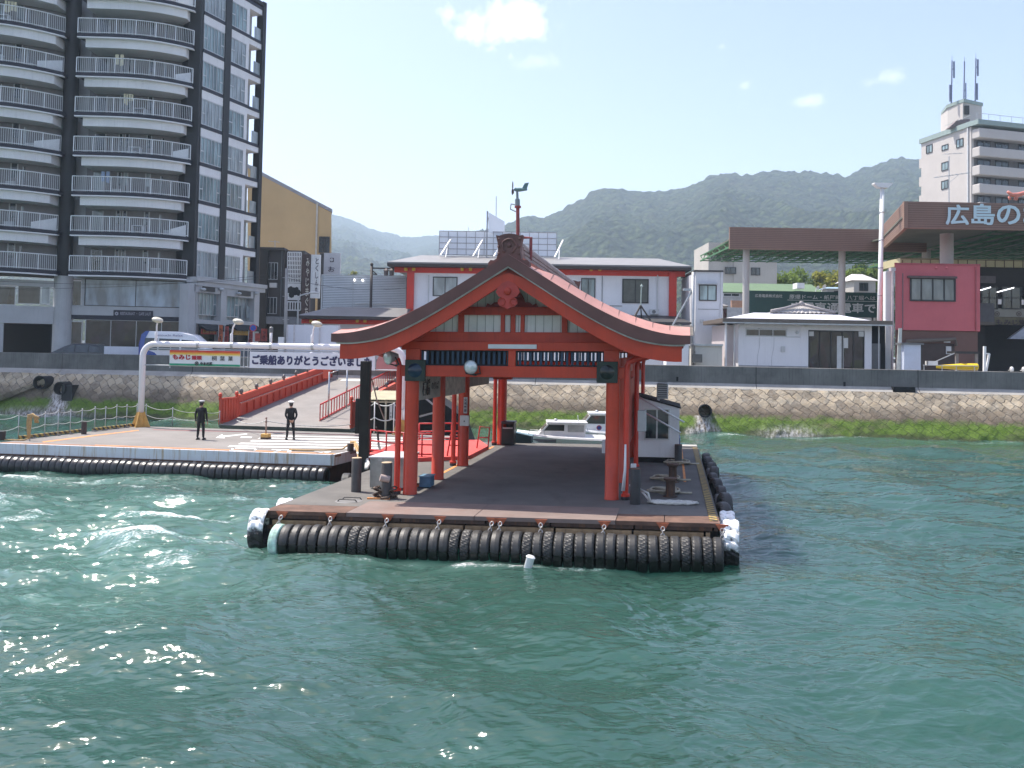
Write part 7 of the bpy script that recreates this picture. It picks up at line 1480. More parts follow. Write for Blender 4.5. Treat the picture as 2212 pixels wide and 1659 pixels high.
# ---------------------------------------------------------------- white waiting room with flat eave
KF = face_at(1740, 67.5, R(1.0)); t = thing('waiting_room', 'white waiting room with broad brown eave, pale roof and glass doors on the quay', 'building', KF.pt(0, QZ)); m_kw = mat('waiting_white', (.74, .74, .77), .7, .05, .5, streak=.12); m_kb = mat('eave_brown', (.13, .105, .085), .6, .12, 1)
s0, z0, s1, z1 = KF.rect(1561, 690, 1929, 699.5, 1.0); 
mb = MB(); fbox(mb, KF, 1595, 700, 1610, 810, -6, 0, z0=QZ); fbox(mb, KF, 1610, 727.5, 1729, 810, -.3, 0, z0=QZ); fbox(mb, KF, 1610, 700, 1745, 710, -.3, 0); fbox(mb, KF, 1700, 710, 1730, 727.5, -.3, -.02); fbox(mb, KF, 1729, 700, 1746, 810, -6, .03, z0=QZ); fbox(mb, KF, 1746, 700, 1868, 714, -.3, 0); fbox(mb, KF, 1868, 700, 1883, 810, -6, .03, z0=QZ); mb.build('wall', m_kw, t)
mb = MB(); fbox(mb, KF, 1565, 702, 1595, 810, -6, -1.2, z0=QZ); mb.build('side_wall', mat('waiting_pink', (.55, .49, .49), .7, .06), t); mb = MB(KF.M); a, _ = KF.sz(1571, 750, .5); mb.box(a - .06, a + .06, -.1, .1, QZ, z0); mb.build('side_post', m_kw, t)
mb = MB(KF.M); mb.cbox(s0, s1, -1.0, 6.4, z0, z1, .02); mb.build('eave', m_kb, t)
ra, rb = KF.sz(1663, 676)[0] - .6, KF.sz(1806, 676)[0] + .6; zr = KF.sz(1730, 677, -2.4)[1]; mb = MB(KF.M); mb.add([(s0 + .5, -.9, z1 + .01), (s1 - 1.6, -.9, z1 + .01), (rb, 2.4, zr), (ra, 2.4, zr), (s0 + .5, 6.3, z1 + .01), (s1 - 1.6, 6.3, z1 + .01)], [(0, 1, 2, 3), (0, 3, 4), (1, 5, 2), (3, 2, 5, 4)]); mb.build('roof', mat('roof_pale', (.62, .63, .70), .5, .05, 1), t)
sL, sR = KF.sz(1663, 676, -2)[0], KF.sz(1807, 676, -2)[0]; zb_, zt_ = KF.sz(1735, 677, -2)[1], KF.sz(1735, 655, -2)[1]; sm = (sL + sR) / 2; mb = MB(KF.M)
n = 15
rows = [[], []]
for k in range(n * 4 + 1):
    f = k / (n * 4); rows[0].append((sL + (sR - sL) * f, 2.0, zb_ + .08 * abs(math.sin(f * n * math.pi)))); ff = min(1, max(0, 1 - abs(f - .5) * 2)); rows[1].append((sm + (sL - sm + (sR - sL) * f) * .14, 2.9, zt_ - .12))
mb.grid(rows); mb.add([rows[0][0], rows[0][-1], (sR, 3.8, zb_), (sL, 3.8, zb_), rows[1][0], rows[1][-1]], [(1, 2, 5), (0, 4, 3), (3, 4, 5, 2)]); tl = mb.build('tile_roof', mat('kawara_tile', (.40, .38, .37), .5, .2, 2), t)
mb = MB(KF.M); mb.tube([(sm, 2.5, zt_ - .02), (sm + (sR - sm) * .55, 2.25, zb_ + .42 * (zt_ - zb_) + .05), (sR - .1, 1.98, zb_ + .14)], [.12, .10, .13], 8); mb.tube([(sm, 2.5, zt_ - .02), (sm + (sL - sm) * .55, 2.25, zb_ + .42 * (zt_ - zb_) + .05), (sL + .1, 1.98, zb_ + .14)], [.12, .10, .13], 8); mb.ball((sm, 2.45, zt_), (.22, .2, .2), 10, 6); mb.build('hip_ridge', mat('kawara_ridge', (.27, .25, .25), .5), tl, smooth=True)
pwin(KF, t, 1610, 710.5, 1699, 727, 3, 1, m_frame, m_glass, -.02, .07); s_, z_ = KF.sz(1722, 718); mb = MB(KF.M); mb.lathe([(0, -.06), (.10, -.05), (.13, .0)], (s_, 0, z_), 14, 'y'); mb.build('vent', m_steel, t); mb = MB()
fbox(mb, KF, 1734, 702.5, 1739, 707, .03, .12); fbox(mb, KF, 1741, 702.5, 1746, 707, .03, .12); mb.build('light_box', m_white, t)
s0_, z0_, s1_, z1_ = KF.rect(1746, 714, 1868, 812, -.1); w = window(KF, t, s0_, QZ + .1, s1_, z1_, 5, 1, m_framed, m_shop, -.12, .12)
mb = MB(); fbox(mb, KF, 1748, 716, 1758, 726, -.1, .0); fbox(mb, KF, 1855, 716, 1866, 727, -.1, 0); fbox(mb, KF, 1808, 726, 1822, 800, -.14, -.08); fbox(mb, KF, 1823, 730, 1832, 752, -.12, -.06); mb.build('notice', m_boxw, t)
mb = MB(); fbox(mb, KF, 1883, 702, 1912, 800, -4, -1.5, z0=QZ); tag(mb.build('gap_shade', m_dark, None), 'black block painting the shade of the gap between the waiting room and the pink building', 'recess')  # solid black stands for the shade in the gap
mb = MB(); fbox(mb, KF, 1884, 742, 1902, 800, -1.4, -.7, z0=QZ); tag(mb.build('vending_machine', m_boxd, None), 'grey machine standing in the dark gap beside the waiting room', 'machine')
# people behind the glass are dark shapes standing in the doorway
for (u, hgt, lab) in ((1793, 1.75, 'dark silhouette of a person standing inside the glass doors, tallest in the middle'), (1811, 1.60, 'dark silhouette of a shorter person inside the glass doors')):
    pass
# ---------------------------------------------------------------- pink building
NFc = face_at(2025, 70, R(.3)); t = thing('pink_building', 'pink rendered two storey building with one wide dark window and brown ground floor', 'building', NFc.pt(0, QZ)); m_pk = mat('pink_render', (.56, .13, .145), .75, .10, .35, streak=.12, scol=(.40, .06, .08), dirt=.12, dcol=(.35, .08, .09))
mb = MB(); a0, z0, a1, z1 = NFc.rect(1934, 572, 2117, 714, 0); mb.M = NFc.M; mb.prism([(a0, 0, z0), (a1, 0, z0), (a1 + 3.2, 7, z0), (a0 + 3.0, 7, z0)], (0, 0, z1 - z0)); mb.build('wall', m_pk, t); mb = MB(); a0, z0, a1, z1 = NFc.rect(1934, 714.5, 2112, 810, -.15); mb.M = NFc.M; mb.prism([(a0, .15, QZ), (a1, .15, QZ), (a1 + 3.2, 7, QZ), (a0 + 3.0, 7, QZ)], (0, 0, z1 - QZ)); mb.build('ground_wall', mat('brown_render', (.16, .085, .068), .8, .12, .6), t); mb = MB(); a0, z0, a1, z1 = NFc.rect(1932, 569, 2118, 572.3, .05); mb.M = NFc.M; mb.prism([(a0, -.05, z0), (a1, -.05, z0), (a1 + 3.2, 7, z0), (a0 + 3.0, 7, z0)], (0, 0, z1 - z0)); mb.build('coping', mat('coping_pink', (.40, .08, .09), .6), t)
pwin(NFc, t, 1965.5, 600, 2064, 651, 4, 1, m_framed, glass('glass_grey', (.15, .165, .165), .1, .3), .04, .12); mb = MB(); fbox(mb, NFc, 1963, 596, 2068, 601, .05, .35); mb.build('window_hood', mat('hood_brown', (.10, .06, .055), .5), t)
for u in (2022, 2044): s_, z_ = NFc.sz(u, 579); mb = MB(NFc.M); mb.ball((s_, -.05, z_), .10, 8, 6); mb.build('vent_cap', m_pk, t)
mb = MB(); fbox(mb, NFc, 1913, 586, 1929, 700, -.9, -.4, z0=QZ); mb.build('metal_side', mat('corr_white', (.66, .67, .66), .5, .06, 1), t); mb = MB(); fbox(mb, NFc, 1925, 578, 1935, 585, -.2, .25); a, c = NFc.pix(1929, 585, .12), NFc.pix(1927, 720, .12); mb.M = Matrix.Identity(4); mb.cyl(a, (c.x, c.y, QZ), .10, n=8); mb.build('downpipe', mat('pipe_pale', (.50, .42, .42), .5), t)
mb = MB(); a, c = NFc.pix(1959, 737, .15), NFc.pix(2064, 733, .15); mb.tube([a - Vector((.1, 0, .5)), a + Vector((0, 0, 0)), c, c + Vector((.05, 0, -.5))], .14, 10); mb.build('duct', m_kb, t, smooth=True); mb = MB(); fbox(mb, NFc, 1962, 742, 2062, 810, -.12, -.05, z0=QZ); mb.build('shutter', mat('shutter_dark', (.05, .03, .026), .6), t); mb = MB(); fbox(mb, NFc, 2040, 736, 2053, 740, .0, .1); fbox(mb, NFc, 2044, 748, 2055, 765, -.05, .02); mb.build('notice', m_boxw, t)
t = thing('grey_locker', 'pale grey steel cabinet with dark lid in front of the pink building', 'cabinet', Yp(1972, 800, 65)); QF = face_at(1972, 65); mb = MB(); fbox(mb, QF, 1953, 744, 1989, 812, -1, 0, z0=QZ); mb.build('body', mat('locker_grey', (.52, .57, .68), .5, .06), t); mb = MB(); fbox(mb, QF, 1947, 740.5, 1996, 744.5, -1.1, .1); mb.build('lid', m_boxd, t); mb = MB(); fbox(mb, QF, 1989, 745, 1993, 812, -1, -.1, z0=QZ); mb.build('side_slats', m_framed, t)
mb = MB(); a, c = Yp(1941, 800, 65.5), Yp(1945, 709, 65.5); mb.prism([(a.x - .2, 65.5, QZ), (a.x + .15, 65.5, QZ), (c.x + .12, 65.5, c.z), (c.x - .1, 65.5, c.z)], (0, .08, 0)); tag(mb.build('leaning_board', mat('board_pale', (.55, .56, .52), .6), None), 'pale board leaning upright beside the grey steel cabinet', 'board')
# yellow kayak on a low rack behind the parapet
t = thing('yellow_kayak', 'bright yellow kayak lying on a low rail above the sea wall', 'kayak', Yp(2065, 795, 63.0)); x0, x1 = Yp(2022, 792, 63).x, Yp(2110, 792, 63).x; zc = Yp(2066, 793, 63).z; mb = MB(); S = []
for k in range(15):
    f = k / 14; w = .34 * math.sin(min(1, f * 1.15) * math.pi / 2) ** .7 * (1 if f < .93 else 1 - (f - .93) * 2); hh = .10 + .14 * min(1, f * 1.5); S.append([(x0 + (x1 - x0) * f, 63 + w * math.cos(a), zc + .04 * f + hh * math.sin(a)) for a in [2 * math.pi * j / 12 for j in range(12)] + [0]])
mb.grid(S); mb.add(S[-1][:12], [tuple(range(12))]); mb.add(S[0][:12], [tuple(range(12))]); mb.build('hull', mat('kayak_yellow', (.75, .52, .015), .4, .08, 2), t, smooth=True); mb = MB(); mb.lathe([(.10, .23), (.18, .26), (.22, .24), (.14, .20)], (x0 + (x1 - x0) * .68, 63, zc + .02), 14); mb.build('hatch', mat('kayak_dark', (.3, .2, .02), .5), t)
t = thing('kayak_rack', 'thin steel rail rack carrying the yellow kayak', 'rack', Yp(2065, 800, 62.6)); mb = MB()
for u in (1996, 2035, 2066, 2105): a = Yp(u, 790, 62.5); mb.cyl((a.x, 62.5, QZ), (a.x, 62.5, zc + .1), .03, n=6)
a, c = Yp(1994, 787, 62.5), Yp(2112, 790, 62.5); mb.cyl((a.x, 62.5, zc + .1), (c.x, 62.5, zc + .1), .03, n=6); mb.build('rail', m_steel, t)
t = thing('pergola', 'small dark roofed frame of posts behind the yellow kayak', 'shelter', Yp(2090, 790, 66)); mb = MB(); fbox(mb, face_at(2090, 66), 2064, 759, 2116, 764, -1.2, .1); mb.build('roof', m_framed, t); mb = MB()
for u in (2068, 2110): fbox(mb, face_at(2090, 66), u - 3, 764, u + 3, 812, -.15, 0, z0=QZ)
mb.build('post', mat('post_taupe', (.24, .21, .19), .7), t); mb = MB(); mb.bar(Yp(2062, 763, 66), Yp(2000, 790, 65.8), .06); mb.build('stay', m_steel, t)
mb = MB(); a, c = Yp(2126, 805, 63.5), Yp(2127, 748, 63.5); mb.bar((a.x, 63.5, QZ), c, .16); d = Yp(2137, 764, 63.6); mb.bar((a.x + .15, 63.6, QZ + .8), d, .12); mb.bar(c - Vector((0, 0, .5)), d, .08); tag(mb.build('slanted_posts', m_white, None), 'white slanted stand of two posts right of the yellow kayak', 'frame')
mb = MB(); fbox(mb, face_at(2012, 65.5), 2005, 780, 2026, 790, -.5, 0); tag(mb.build('white_tub', m_white, None), 'white plastic tub behind the left tip of the kayak', 'tub')
# ---------------------------------------------------------------- big brown canopies
m_fas = mat('fascia_brown', (.25, .155, .115), .7, .08, .4, streak=.1); m_seam = mat('fascia_seam', (.10, .05, .035), .7); m_ugr = mat('canopy_green', (.055, .17, .075), .8, .35, 1.2); m_colm = mat('column_pale', (.50, .48, .45), .6, .06, .8, streak=.12)
C1 = face_at(1740, 89.5, R(.5)); C2 = face_at(2080, 73.0)
zT, zB = H + 12.75, H + 10.55
def fascia(mb, ms, a, c, thick=.3):
    a, c = Vector((a[0], a[1], zB)), Vector((c[0], c[1], zB)); d = (c - a).normalized(); n = Vector((d.y, -d.x, 0)); mb.prism([a, c, c - n * thick, a - n * thick], (0, 0, zT - zB))
    for k in range(1, 12): z = zB + (zT - zB) * k / 12; ms.prism([a + n * .004 + Vector((0, 0, z - zB - .012)), c + n * .004 + Vector((0, 0, z - zB - .012)), c + n * .004 + Vector((0, 0, z - zB + .012)), a + n * .004 + Vector((0, 0, z - zB + .012))], n * .006)
def canopy(lab, pts, back, cols, y, extra=None):
    t = thing('canopy', lab, 'canopy', (pts[0][0], pts[0][1], QZ)); mb, ms = MB(), MB()
    for a, c in zip(pts[:-1], pts[1:]): fascia(mb, ms, a, c)
    f = mb.build('fascia', m_fas, t); ms.build('seam', m_seam, f)
    poly = [Vector((x, y_ + .3, 0)) for x, y_ in pts] + [Vector((x, y_, 0)) for x, y_ in back]
    mb = MB(); mb.prism([p + Vector((0, 0, zB + .9)) for p in poly], (0, 0, .15)); mb.build('deck_panel', mat('canopy_deck', (.12, .13, .10), .8, .2, .5), t)
    mb = MB(); xs = [p.x for p in poly]; ys_ = [p.y for p in poly]; n = 15
    for k in range(n + 1):
        x = min(xs) + (max(xs) - min(xs)) * k / n; x = min(max(x, min(xs) + .15), max(xs) - .15); yf = float(np.interp(x, [q[0] for q in pts], [q[1] for q in pts])) + .4; yb = max(ys_)
        if y < 80 and x < x1 + 4.4: continue
        mb.bar((x, yf, zB + .25), (x, yb, zB + .25), .14); mb.bar((x, yf, zB + .85), (x, yb, zB + .85), .10)
        for j in range(10): ya, yb_ = yf + (yb - yf) * j / 10, yf + (yb - yf) * (j + 1) / 10; mb.bar((x, ya, zB + .25 if j % 2 else zB + .85), (x, yb_, zB + .85 if j % 2 else zB + .25), .07)
    for j in range(8): yy = min(ys_) + .5 + (max(ys_) - min(ys_) - .5) * j / 7; xl = min([x_ for x_ in np.linspace(min(xs), max(xs), 60) if float(np.interp(x_, [q[0] for q in pts], [q[1] for q in pts])) + .4 < yy] or [max(xs)]); xl = max(xl, x1 + 4.2) if y < 80 else xl; mb.bar((xl + .2, yy, zB + .3), (max(xs) - .1, yy, zB + .3), .10)
    mb.build('space_truss', m_ugr, t)
    for (u, yy, r) in cols: x = Yp(u, 600, yy).x; mb = MB(); mb.lathe([(r, QZ), (r, zB + .3)], (x, yy, 0), 18); mb.build('column', m_colm, t, auto=40)
    return t
x0 = Yp(1576, 515, 89.5).x; x1 = Yp(1912, 515, 89.5).x; xb = Yp(1953, 460, 73).x
canopy('long brown fascia canopy on pale round columns, left of the floodlight pole', [(x0, 89.5), (x1 + 4, 89.2)], [(x1 + 4, 104), (x0 + .5, 104)], ((1611.5, 91, .33), (1818.5, 91, .34)), 89.5)
xr2 = Yp(2700, 460, 72.5).x
c2 = canopy('nearer brown canopy with large pale lettering at the top right', [(Yp(1907, 500, 86.5).x, 86.5), (xb, 73.0), (xr2, 73.0)], [(xr2, 108), (Yp(1907, 500, 86.5).x, 104)], ((2045, 78, .55), (2001, 90, .42), (1953, 100, .42)), 73)
s_ = thing('canopy_sign', 'large pale blue Japanese letters mounted on the brown canopy fascia', 'sign', C2.pix(2120, 490)); m_let = mat('letter_pale_blue', (.55, .70, .74), .5, .05)
for ch, u0, u1, v0, v1 in (('広', 2043.5, 2092, 443, 485), ('島', 2099, 2148, 441, 485), ('の', 2154, 2203, 444, 484), ('お', 2211, 2258, 443, 485), ('み', 2264, 2312, 443, 485)): ptext(C2, s_, ch, u0, v0, u1, v1, m_let, .08, .003, name='letter', fat=.035)
# arcade under the nearer canopy
AF = face_at(2165, 82); t = thing('arcade_shop', 'dark arcade shop front with lit windows and cream sign band under the nearer canopy', 'building', AF.pt(0, QZ)); mb = MB(); fbox(mb, AF, 2105, 578, 2500, 640, -6, -.3); fbox(mb, AF, 2105, 660, 2500, 800, -6, -5.5, z0=QZ); fbox(mb, AF, 2105, 630, 2128, 800, -6, 0, z0=QZ); mb.build('wall', mat('arcade_dark', (.022, .018, .017), .7, .2, 1), t)
mb = MB(); fbox(mb, AF, 1945, 562, 2500, 578, -4, 0); bn = mb.build('cream_frieze', mat('frieze_cream', (.50, .45, .27), .7, .08), t); mb = MB()
for k in range(24): u = 1950 + k * 20; fbox(mb, AF, u - .7, 561.5, u + .7, 578.5, .0, .05)
fbox(mb, AF, 1945, 563, 2500, 564.4, .0, .04); mb.build('frieze_bar', mat('frieze_brown', (.12, .09, .06), .7), bn)
pwin(AF, t, 2119, 619, 2155, 668, 2, 2, m_framed, m_glass, .03, .1); pwin(AF, t, 2164, 619, 2206, 668, 2, 2, m_framed, m_glass, .03, .1); pwin(AF, t, 2212, 619, 2260, 668, 2, 2, m_framed, m_glass, .03, .1)
for (u0, v0, u1, v1) in ((2118, 627, 2140, 620.5), (2154, 631, 2190, 621.5)): mb = MB(); mb.bar(AF.pix(u0, v0, .15), AF.pix(u1, v1, .15), .07); mb.build('tube_light', m_lamp, t)
mb = MB(); fbox(mb, AF, 2130, 669, 2500, 687, -1, 0); sb = mb.build('sign_band', mat('band_grey', (.34, .32, .27), .7, .08), t); mb = MB()
for u in (2154, 2201, 2246): s3, z3 = AF.sz(u, 678, .02); mb.M = AF.M; mb.lathe([(.16, -.03), (.24, -.035), (.24, -.01)], (s3, 0, z3), 18, 'y'); mb.ball((s3, -.03, z3), (.10, .02, .10), 8, 6)
mb.build('crest', mat('crest_brown', (.16, .13, .11), .7), sb); mb = MB(); fbox(mb, AF, 2140, 687.5, 2500, 704, -.6, -.1); sb2 = mb.build('name_band', mat('band_olive', (.20, .17, .10), .7), t); ptext(AF, sb2, 'もみじ堂', 2152, 690, 2216, 702, mat('ink_dark', (.08, .06, .08)), .02, .012)
mb = MB(AF.M); a, b_ = AF.sz(2180, 732, 1); c_, d_ = AF.sz(2230, 695, 1); mb.prism([(a, -1.0, b_), (c_ + 2, -1.0, b_), (c_ + 2, -1.0, d_ + 1.4), (c_, -1.0, d_)], (0, .4, 0)); mb.build('white_gable', mat('gable_pale', (.42, .45, .52), .7), t)
mb = MB(); fbox(mb, AF, 2113, 655, 2148, 695, .3, 1.8); bal = mb.build('balcony', mat('balcony_grey', (.12, .115, .12), .7), t); mb = MB(); fbox(mb, AF, 2113, 695, 2150, 702, .2, 1.9); mb.build('balcony_base', m_kb, bal); mb = MB(); fbox(mb, AF, 2119, 596, 2151, 611, .0, .3); mb.build('duct_box', mat('duct_taupe', (.13, .11, .11), .7), t)
for k, (u, lab) in enumerate(((2170, 'dark parked scooter with white screen, left of two at the right edge'), (2196, 'dark parked scooter with pale blue front, at the right edge of the photo'))):
    q = Yp(u, 795, 66); t = thing('scooter', lab, 'scooter', (q.x, q.y, QZ)); mb = MB(Matrix.Translation((q.x, q.y, QZ)))
    for sx in (-.55, .55): mb.tube([(sx + .22 * math.cos(a), 0, .24 + .22 * math.sin(a)) for a in [6.283 * j / 14 for j in range(14)]], .06, 6, closed=True)
    mb.build('wheel', m_blackp, t); mb = MB(Matrix.Translation((q.x, q.y, QZ))); mb.tube([(-.5, 0, .55), (-.1, 0, .62), (.15, 0, .4), (.4, 0, .5), (.5, 0, .95), (.55, 0, 1.05)], [.14, .17, .10, .10, .10, .05], 8); mb.ball((-.3, 0, .75), (.38, .14, .08), 10, 6); mb.build('body', m_boxd, t, smooth=True)
    mb = MB(Matrix.Translation((q.x, q.y, QZ))); mb.ball((.52, 0, 1.12), (.12, .22, .22), 10, 6); mb.cyl((.45, -.33, 1.05), (.45, .33, 1.05), .025, n=6); mb.build('front_shield', m_boxw, t, smooth=True)
# floodlight pole
t = thing('floodlight_pole', 'tall white pole with a flat trapezoid lamp head in front of the brown canopies', 'lamp post', Yp(1902, 800, 76)); y = 76; a, c = Yp(1900, 700, y), Yp(1906, 405, y); mb = MB(); mb.cyl((a.x - .1, y, QZ), c, .22, .17, n=16); mb.build('pole', m_white, t, smooth=True); mb = MB(); zc = Yp(1907, 404, y).z; x = c.x; mb.prism([(x - .38, y - .3, zc - .10), (x + .38, y - .3, zc - .10), (x + .78, y - .3, zc + .22), (x + .78, y - .3, zc + .32), (x - .78, y - .3, zc + .32), (x - .78, y - .3, zc + .22)], (0, .6, 0)); mb.build('lamp_head', m_white, t); mb = MB()
for v in (460, 520, 580, 640): q = Yp(1905, v, y); mb.lathe([(.20, q.z), (.23, q.z + .02), (.23, q.z + .08), (.2, q.z + .1)], (c.x + (a.x - c.x) * (v - 405) / 295, y, 0), 14)
mb.build('band', m_steel, t)
# dark green railway sign board behind the columns
GF = face_at(1757, 97, R(.3)); t = thing('railway_board', 'long dark green board with white Japanese lettering under the far brown canopy', 'sign', GF.pix(1757, 682)); mb = MB(); fbox(mb, GF, 1619, 630, 1905, 684, -.2, 0); mb.build('panel', mat('board_green', (.014, .078, .068), .5, .1), t); m_gl = mat('board_letter', (.72, .75, .74), .6)
ptext(GF, t, '広島電鉄株式会社', 1631, 635.5, 1690, 642.5, m_gl, .02, .004); ptext(GF, t, '原爆ドーム・紙屋町・八丁堀へは', 1705, 637.5, 1891, 647.5, m_gl, .02, .004); ptext(GF, t, '広電直通電車で', 1707, 654, 1891, 675, m_gl, .02, .004, fat=.02); mb = MB(); fbox(mb, GF, 1701, 649.2, 1894, 650.2, 0, .02); fbox(mb, GF, 1620, 673, 1895, 674, 0, .02) if False else None; mb.build('rule', m_gl, t)
for u in (1640, 1760, 1885): 
    mb = MB(); fbox(mb, GF, u - 1.5, 684, u + 1.5, 760, -.2, -.05, z0=QZ); mb.build('post', m_eave, t)
# buildings and roofs in the middle distance
BFc = face_at(1600, 150); t = thing('beige_building', 'pale beige flat roofed building behind the left end of the far canopy', 'building', BFc.pt(0, QZ)); m_bei = mat('beige_render', (.42, .40, .36), .8, .08, .3, streak=.15); mb = MB(); fbox(mb, BFc, 1530, 524, 1585, 700, -12, 0, z0=QZ); fbox(mb, BFc, 1585, 566, 1678, 700, -12, .2, z0=QZ); mb.build('wall', m_bei, t)
for r in ((1548, 537, 1557, 562), (1566, 577, 1590, 592), (1622, 578, 1642, 595), (1565, 540, 1580, 565)): pwin(BFc, t, *r, 2, 1, m_framed, m_glass, .25, .1)
GRF = face_at(1680, 122); t = thing('green_roof_building', 'low building with pale green metal roof behind the railway board', 'building', GRF.pt(0, QZ)); mb = MB(GRF.M); s0, z0, s1, z1 = GRF.rect(1562, 607, 1784, 632); mb.prism([(s0, 0, z0), (s1, 0, z0), (s1, 6, z1 + .1), (s0, 6, z1 + .1)], (0, 0, -.15)); mb.build('roof', mat('roof_green', (.115, .18, .085), .6, .08, .4), t); mb = MB(GRF.M); mb.box(s0, s1, .3, 10, QZ, z0 - .05); mb.build('wall', mat('wall_mid', (.40, .41, .42), .8), t); mb = MB(); fbox(mb, GRF, 1722, 611, 1738, 623, -1.5, 0.4); mb.build('skylight', m_white, t)
pwin(GRF, t, 1562, 633, 1598, 641, 2, 1, m_frame, m_glass, -.2, .1)
for (u0, v0, u1, v1, y, lab, colr) in ((1556, 652, 1580, 668, 100, 'grey tiled roof of a small house left of the railway board', (.24, .23, .23)), (1783, 617, 1850, 629, 128, 'pale blue flat roofed house behind the railway board', (.25, .36, .42)), (1840, 588, 1900, 620, 118, 'small house with white hipped roof and dark windows near the floodlight pole', (.52, .50, .47))):
    F = face_at((u0 + u1) / 2, y); t = thing('small_house', lab, 'house', F.pt(0, QZ)); s0, z0, s1, z1 = F.rect(u0, v0, u1, v1); zm = z0 + (z1 - z0) * .45; mb = MB(F.M); mb.box(s0 + .4, s1 - .4, .3, 6, QZ, zm); mb.build('wall', m_bei, t); mb = MB(F.M); mb.add([(s0, 0, zm), (s1, 0, zm), (s1 - (s1 - s0) * .3, 3, z1), (s0 + (s1 - s0) * .3, 3, z1), (s0, 6.3, zm), (s1, 6.3, zm)], [(0, 1, 2, 3), (0, 3, 4), (1, 5, 2), (3, 2, 5, 4), (0, 4, 5, 1)]); mb.build('roof', mat('roof_%d' % u0, colr, .6, .12, 1), t); s2_, zz = F.sz((u0 + u1) / 2, v1 + 2); window(F, t, s0 + (s1 - s0) * .3, zm - 1.4, s0 + (s1 - s0) * .62, zm - .3, 2, 1, m_framed, m_glass, -.28, .08)
for (u, v, w, lab) in ((1766, 621, 9, 'white satellite dish on the green roofed building'), (1780, 619, 11, 'white satellite dish on the pale blue house')):
    q = Yp(u, v, 120); mb = MB(Matrix.Translation(q) @ Matrix.Rotation(.5, 4, 'Z') @ Matrix.Rotation(.4, 4, 'X')); r = w * 120 / 1950 / 2; mb.lathe([(0, .1), (r * .6, .05), (r, -.05)], n=16, axis='y'); mb.bar((0, .1, 0), (0, .15, -.8), .06); tag(mb.build('satellite_dish', m_white, None), lab, 'dish')
mb = MB(); fbox(mb, face_at(1590, 93), 1580, 649, 1604, 664, -.3, 0); tag(mb.build('orange_louvre', mat('louvre_orange', (.50, .30, .20), .7), None), 'orange tan slatted box at the left end of the railway board', 'box')
# red decorated gable at the right edge above the canopy
q = Yp(2190, 425, 95); mb = MB(); mb.tube([Yp(2176, 414, 95), Yp(2186, 421, 95), Yp(2200, 421, 95), Yp(2212, 417, 95), Yp(2225, 412, 95)], [.15, .22, .25, .22, .15], 8); mb.bar(Yp(2196, 421, 95), Yp(2194, 432, 95), .3); mb.bar(Yp(2180, 424, 95), Yp(2182, 432, 95), .2); tag(mb.build('roof_crest', mat('crest_coral', (.60, .20, .15), .5), None, smooth=True), 'coral red curled roof crest peeping over the canopy at the right edge', 'roof crest')
# ---------------------------------------------------------------- right apartment block
AB0 = Yp(1990, 330, 152); AE1 = Yp(2098, 330, 140); ABF = Face(AB0.x, AB0.y, math.atan2(AB0.y - AE1.y, AE1.x - AB0.x)); LA = (AE1 - AB0).xy.length
ARF = Face(AE1.x, AE1.y, -R(16)); ab = thing('apartment_block', 'pinkish grey apartment block with rooftop tower and banded balconies at the right edge', 'building', (AE1.x, AE1.y + 5, QZ)); m_ab = mat('block_pink_grey', (.50, .468, .44), .8, .06, .3, streak=.12); m_abt = mat('block_teal', (.27, .34, .32), .6, .1)
zr = ABF.sz(1995, 300)[1]; zr2 = ARF.sz(2104, 274)[1]; zr = (zr + zr2) / 2
P = [AB0.xy, AE1.xy, (AE1 + ARF.e * 40).xy, (AE1 + ARF.e * 40 - ARF.n * 16).xy, (AB0 - ABF.n * 0 + Vector((8, 17, 0))).xy]; mb = MB(); mb.prism([(p.x, p.y, QZ) for p in P], (0, 0, zr - QZ)); mb.build('wall', m_ab, ab)
mb = MB(ABF.M); mb.box(-.25, LA + .2, -.25, .6, zr - .35, zr + .45); mb.M = ARF.M; mb.box(-.3, 40, -1.75, .5, zr - .35, zr + .40); mb.build('teal_coping', m_abt, ab)
for (u, v, w, h) in ((2007.5, 321.6, 13.5, 18), (2041.5, 318.5, 14, 12), (2073.5, 309, 15, 18.5), (2041.5, 359, 15, 18.5), (2041, 399, 15, 19)): pwin(ABF, ab, u - w / 2, v - h / 2, u + w / 2, v + h / 2, 2, 1, m_framed, m_glassg, .03, .12)
mb = MB(ABF.M); xs_, _ = ABF.sz(2092, 330); mb.box(xs_ - .12, xs_ + .12, -.2, 0, QZ, zr - .4); mb.build('downpipe', m_boxw, ab); mb = MB(ABF.M)
for v in (345, 385, 425): z = ABF.sz(1990, v)[1]; mb = MB(ABF.M); mb.box(-1.4, 0, .6, 2.6, z - 1.2, z + .4); mb.build('side_balcony', m_ab, ab)
zf0 = ARF.sz(2110, 320)[1]; fh = (352.5 - 312.5) * 141 / 1950
for k in range(-1, 10):
    z = ARF.sz(2110, 322)[1] - fh * k + 0.0
    mb = MB(ARF.M); mb.cbox(.1, 40, -1.6, .1, z - 1.45, z + .05, .12); bb = mb.build('balcony', m_ab, ab)
    if k >= 0:
        mb = MB(ARF.M); mb.box(.5, 40, -.06, .02, z + .05, z + 1.45); mb.build('shade_sheet', mat('shade_grey', (.16, .15, .15), .8), bb)  # dark grey sheet paints the shade behind the balcony fronts
        for s_ in (1.0, 4.5, 9.0, 12.5): window(ARF, ab, s_, z + .05, s_ + 2.6, z + 1.35, 2, 1, m_framed, m_glass, .1, .1)
RTF = Face(Yp(2047, 250, 146).x, 146, ABF_yaw if False else math.atan2(AB0.y - AE1.y, AE1.x - AB0.x)); q0, q1, q2_ = Yp(2047, 240, 147), Yp(2080, 240, 143.5), Yp(2121, 240, 145.5); zt_ = Yp(2080, 221, 143.5).z
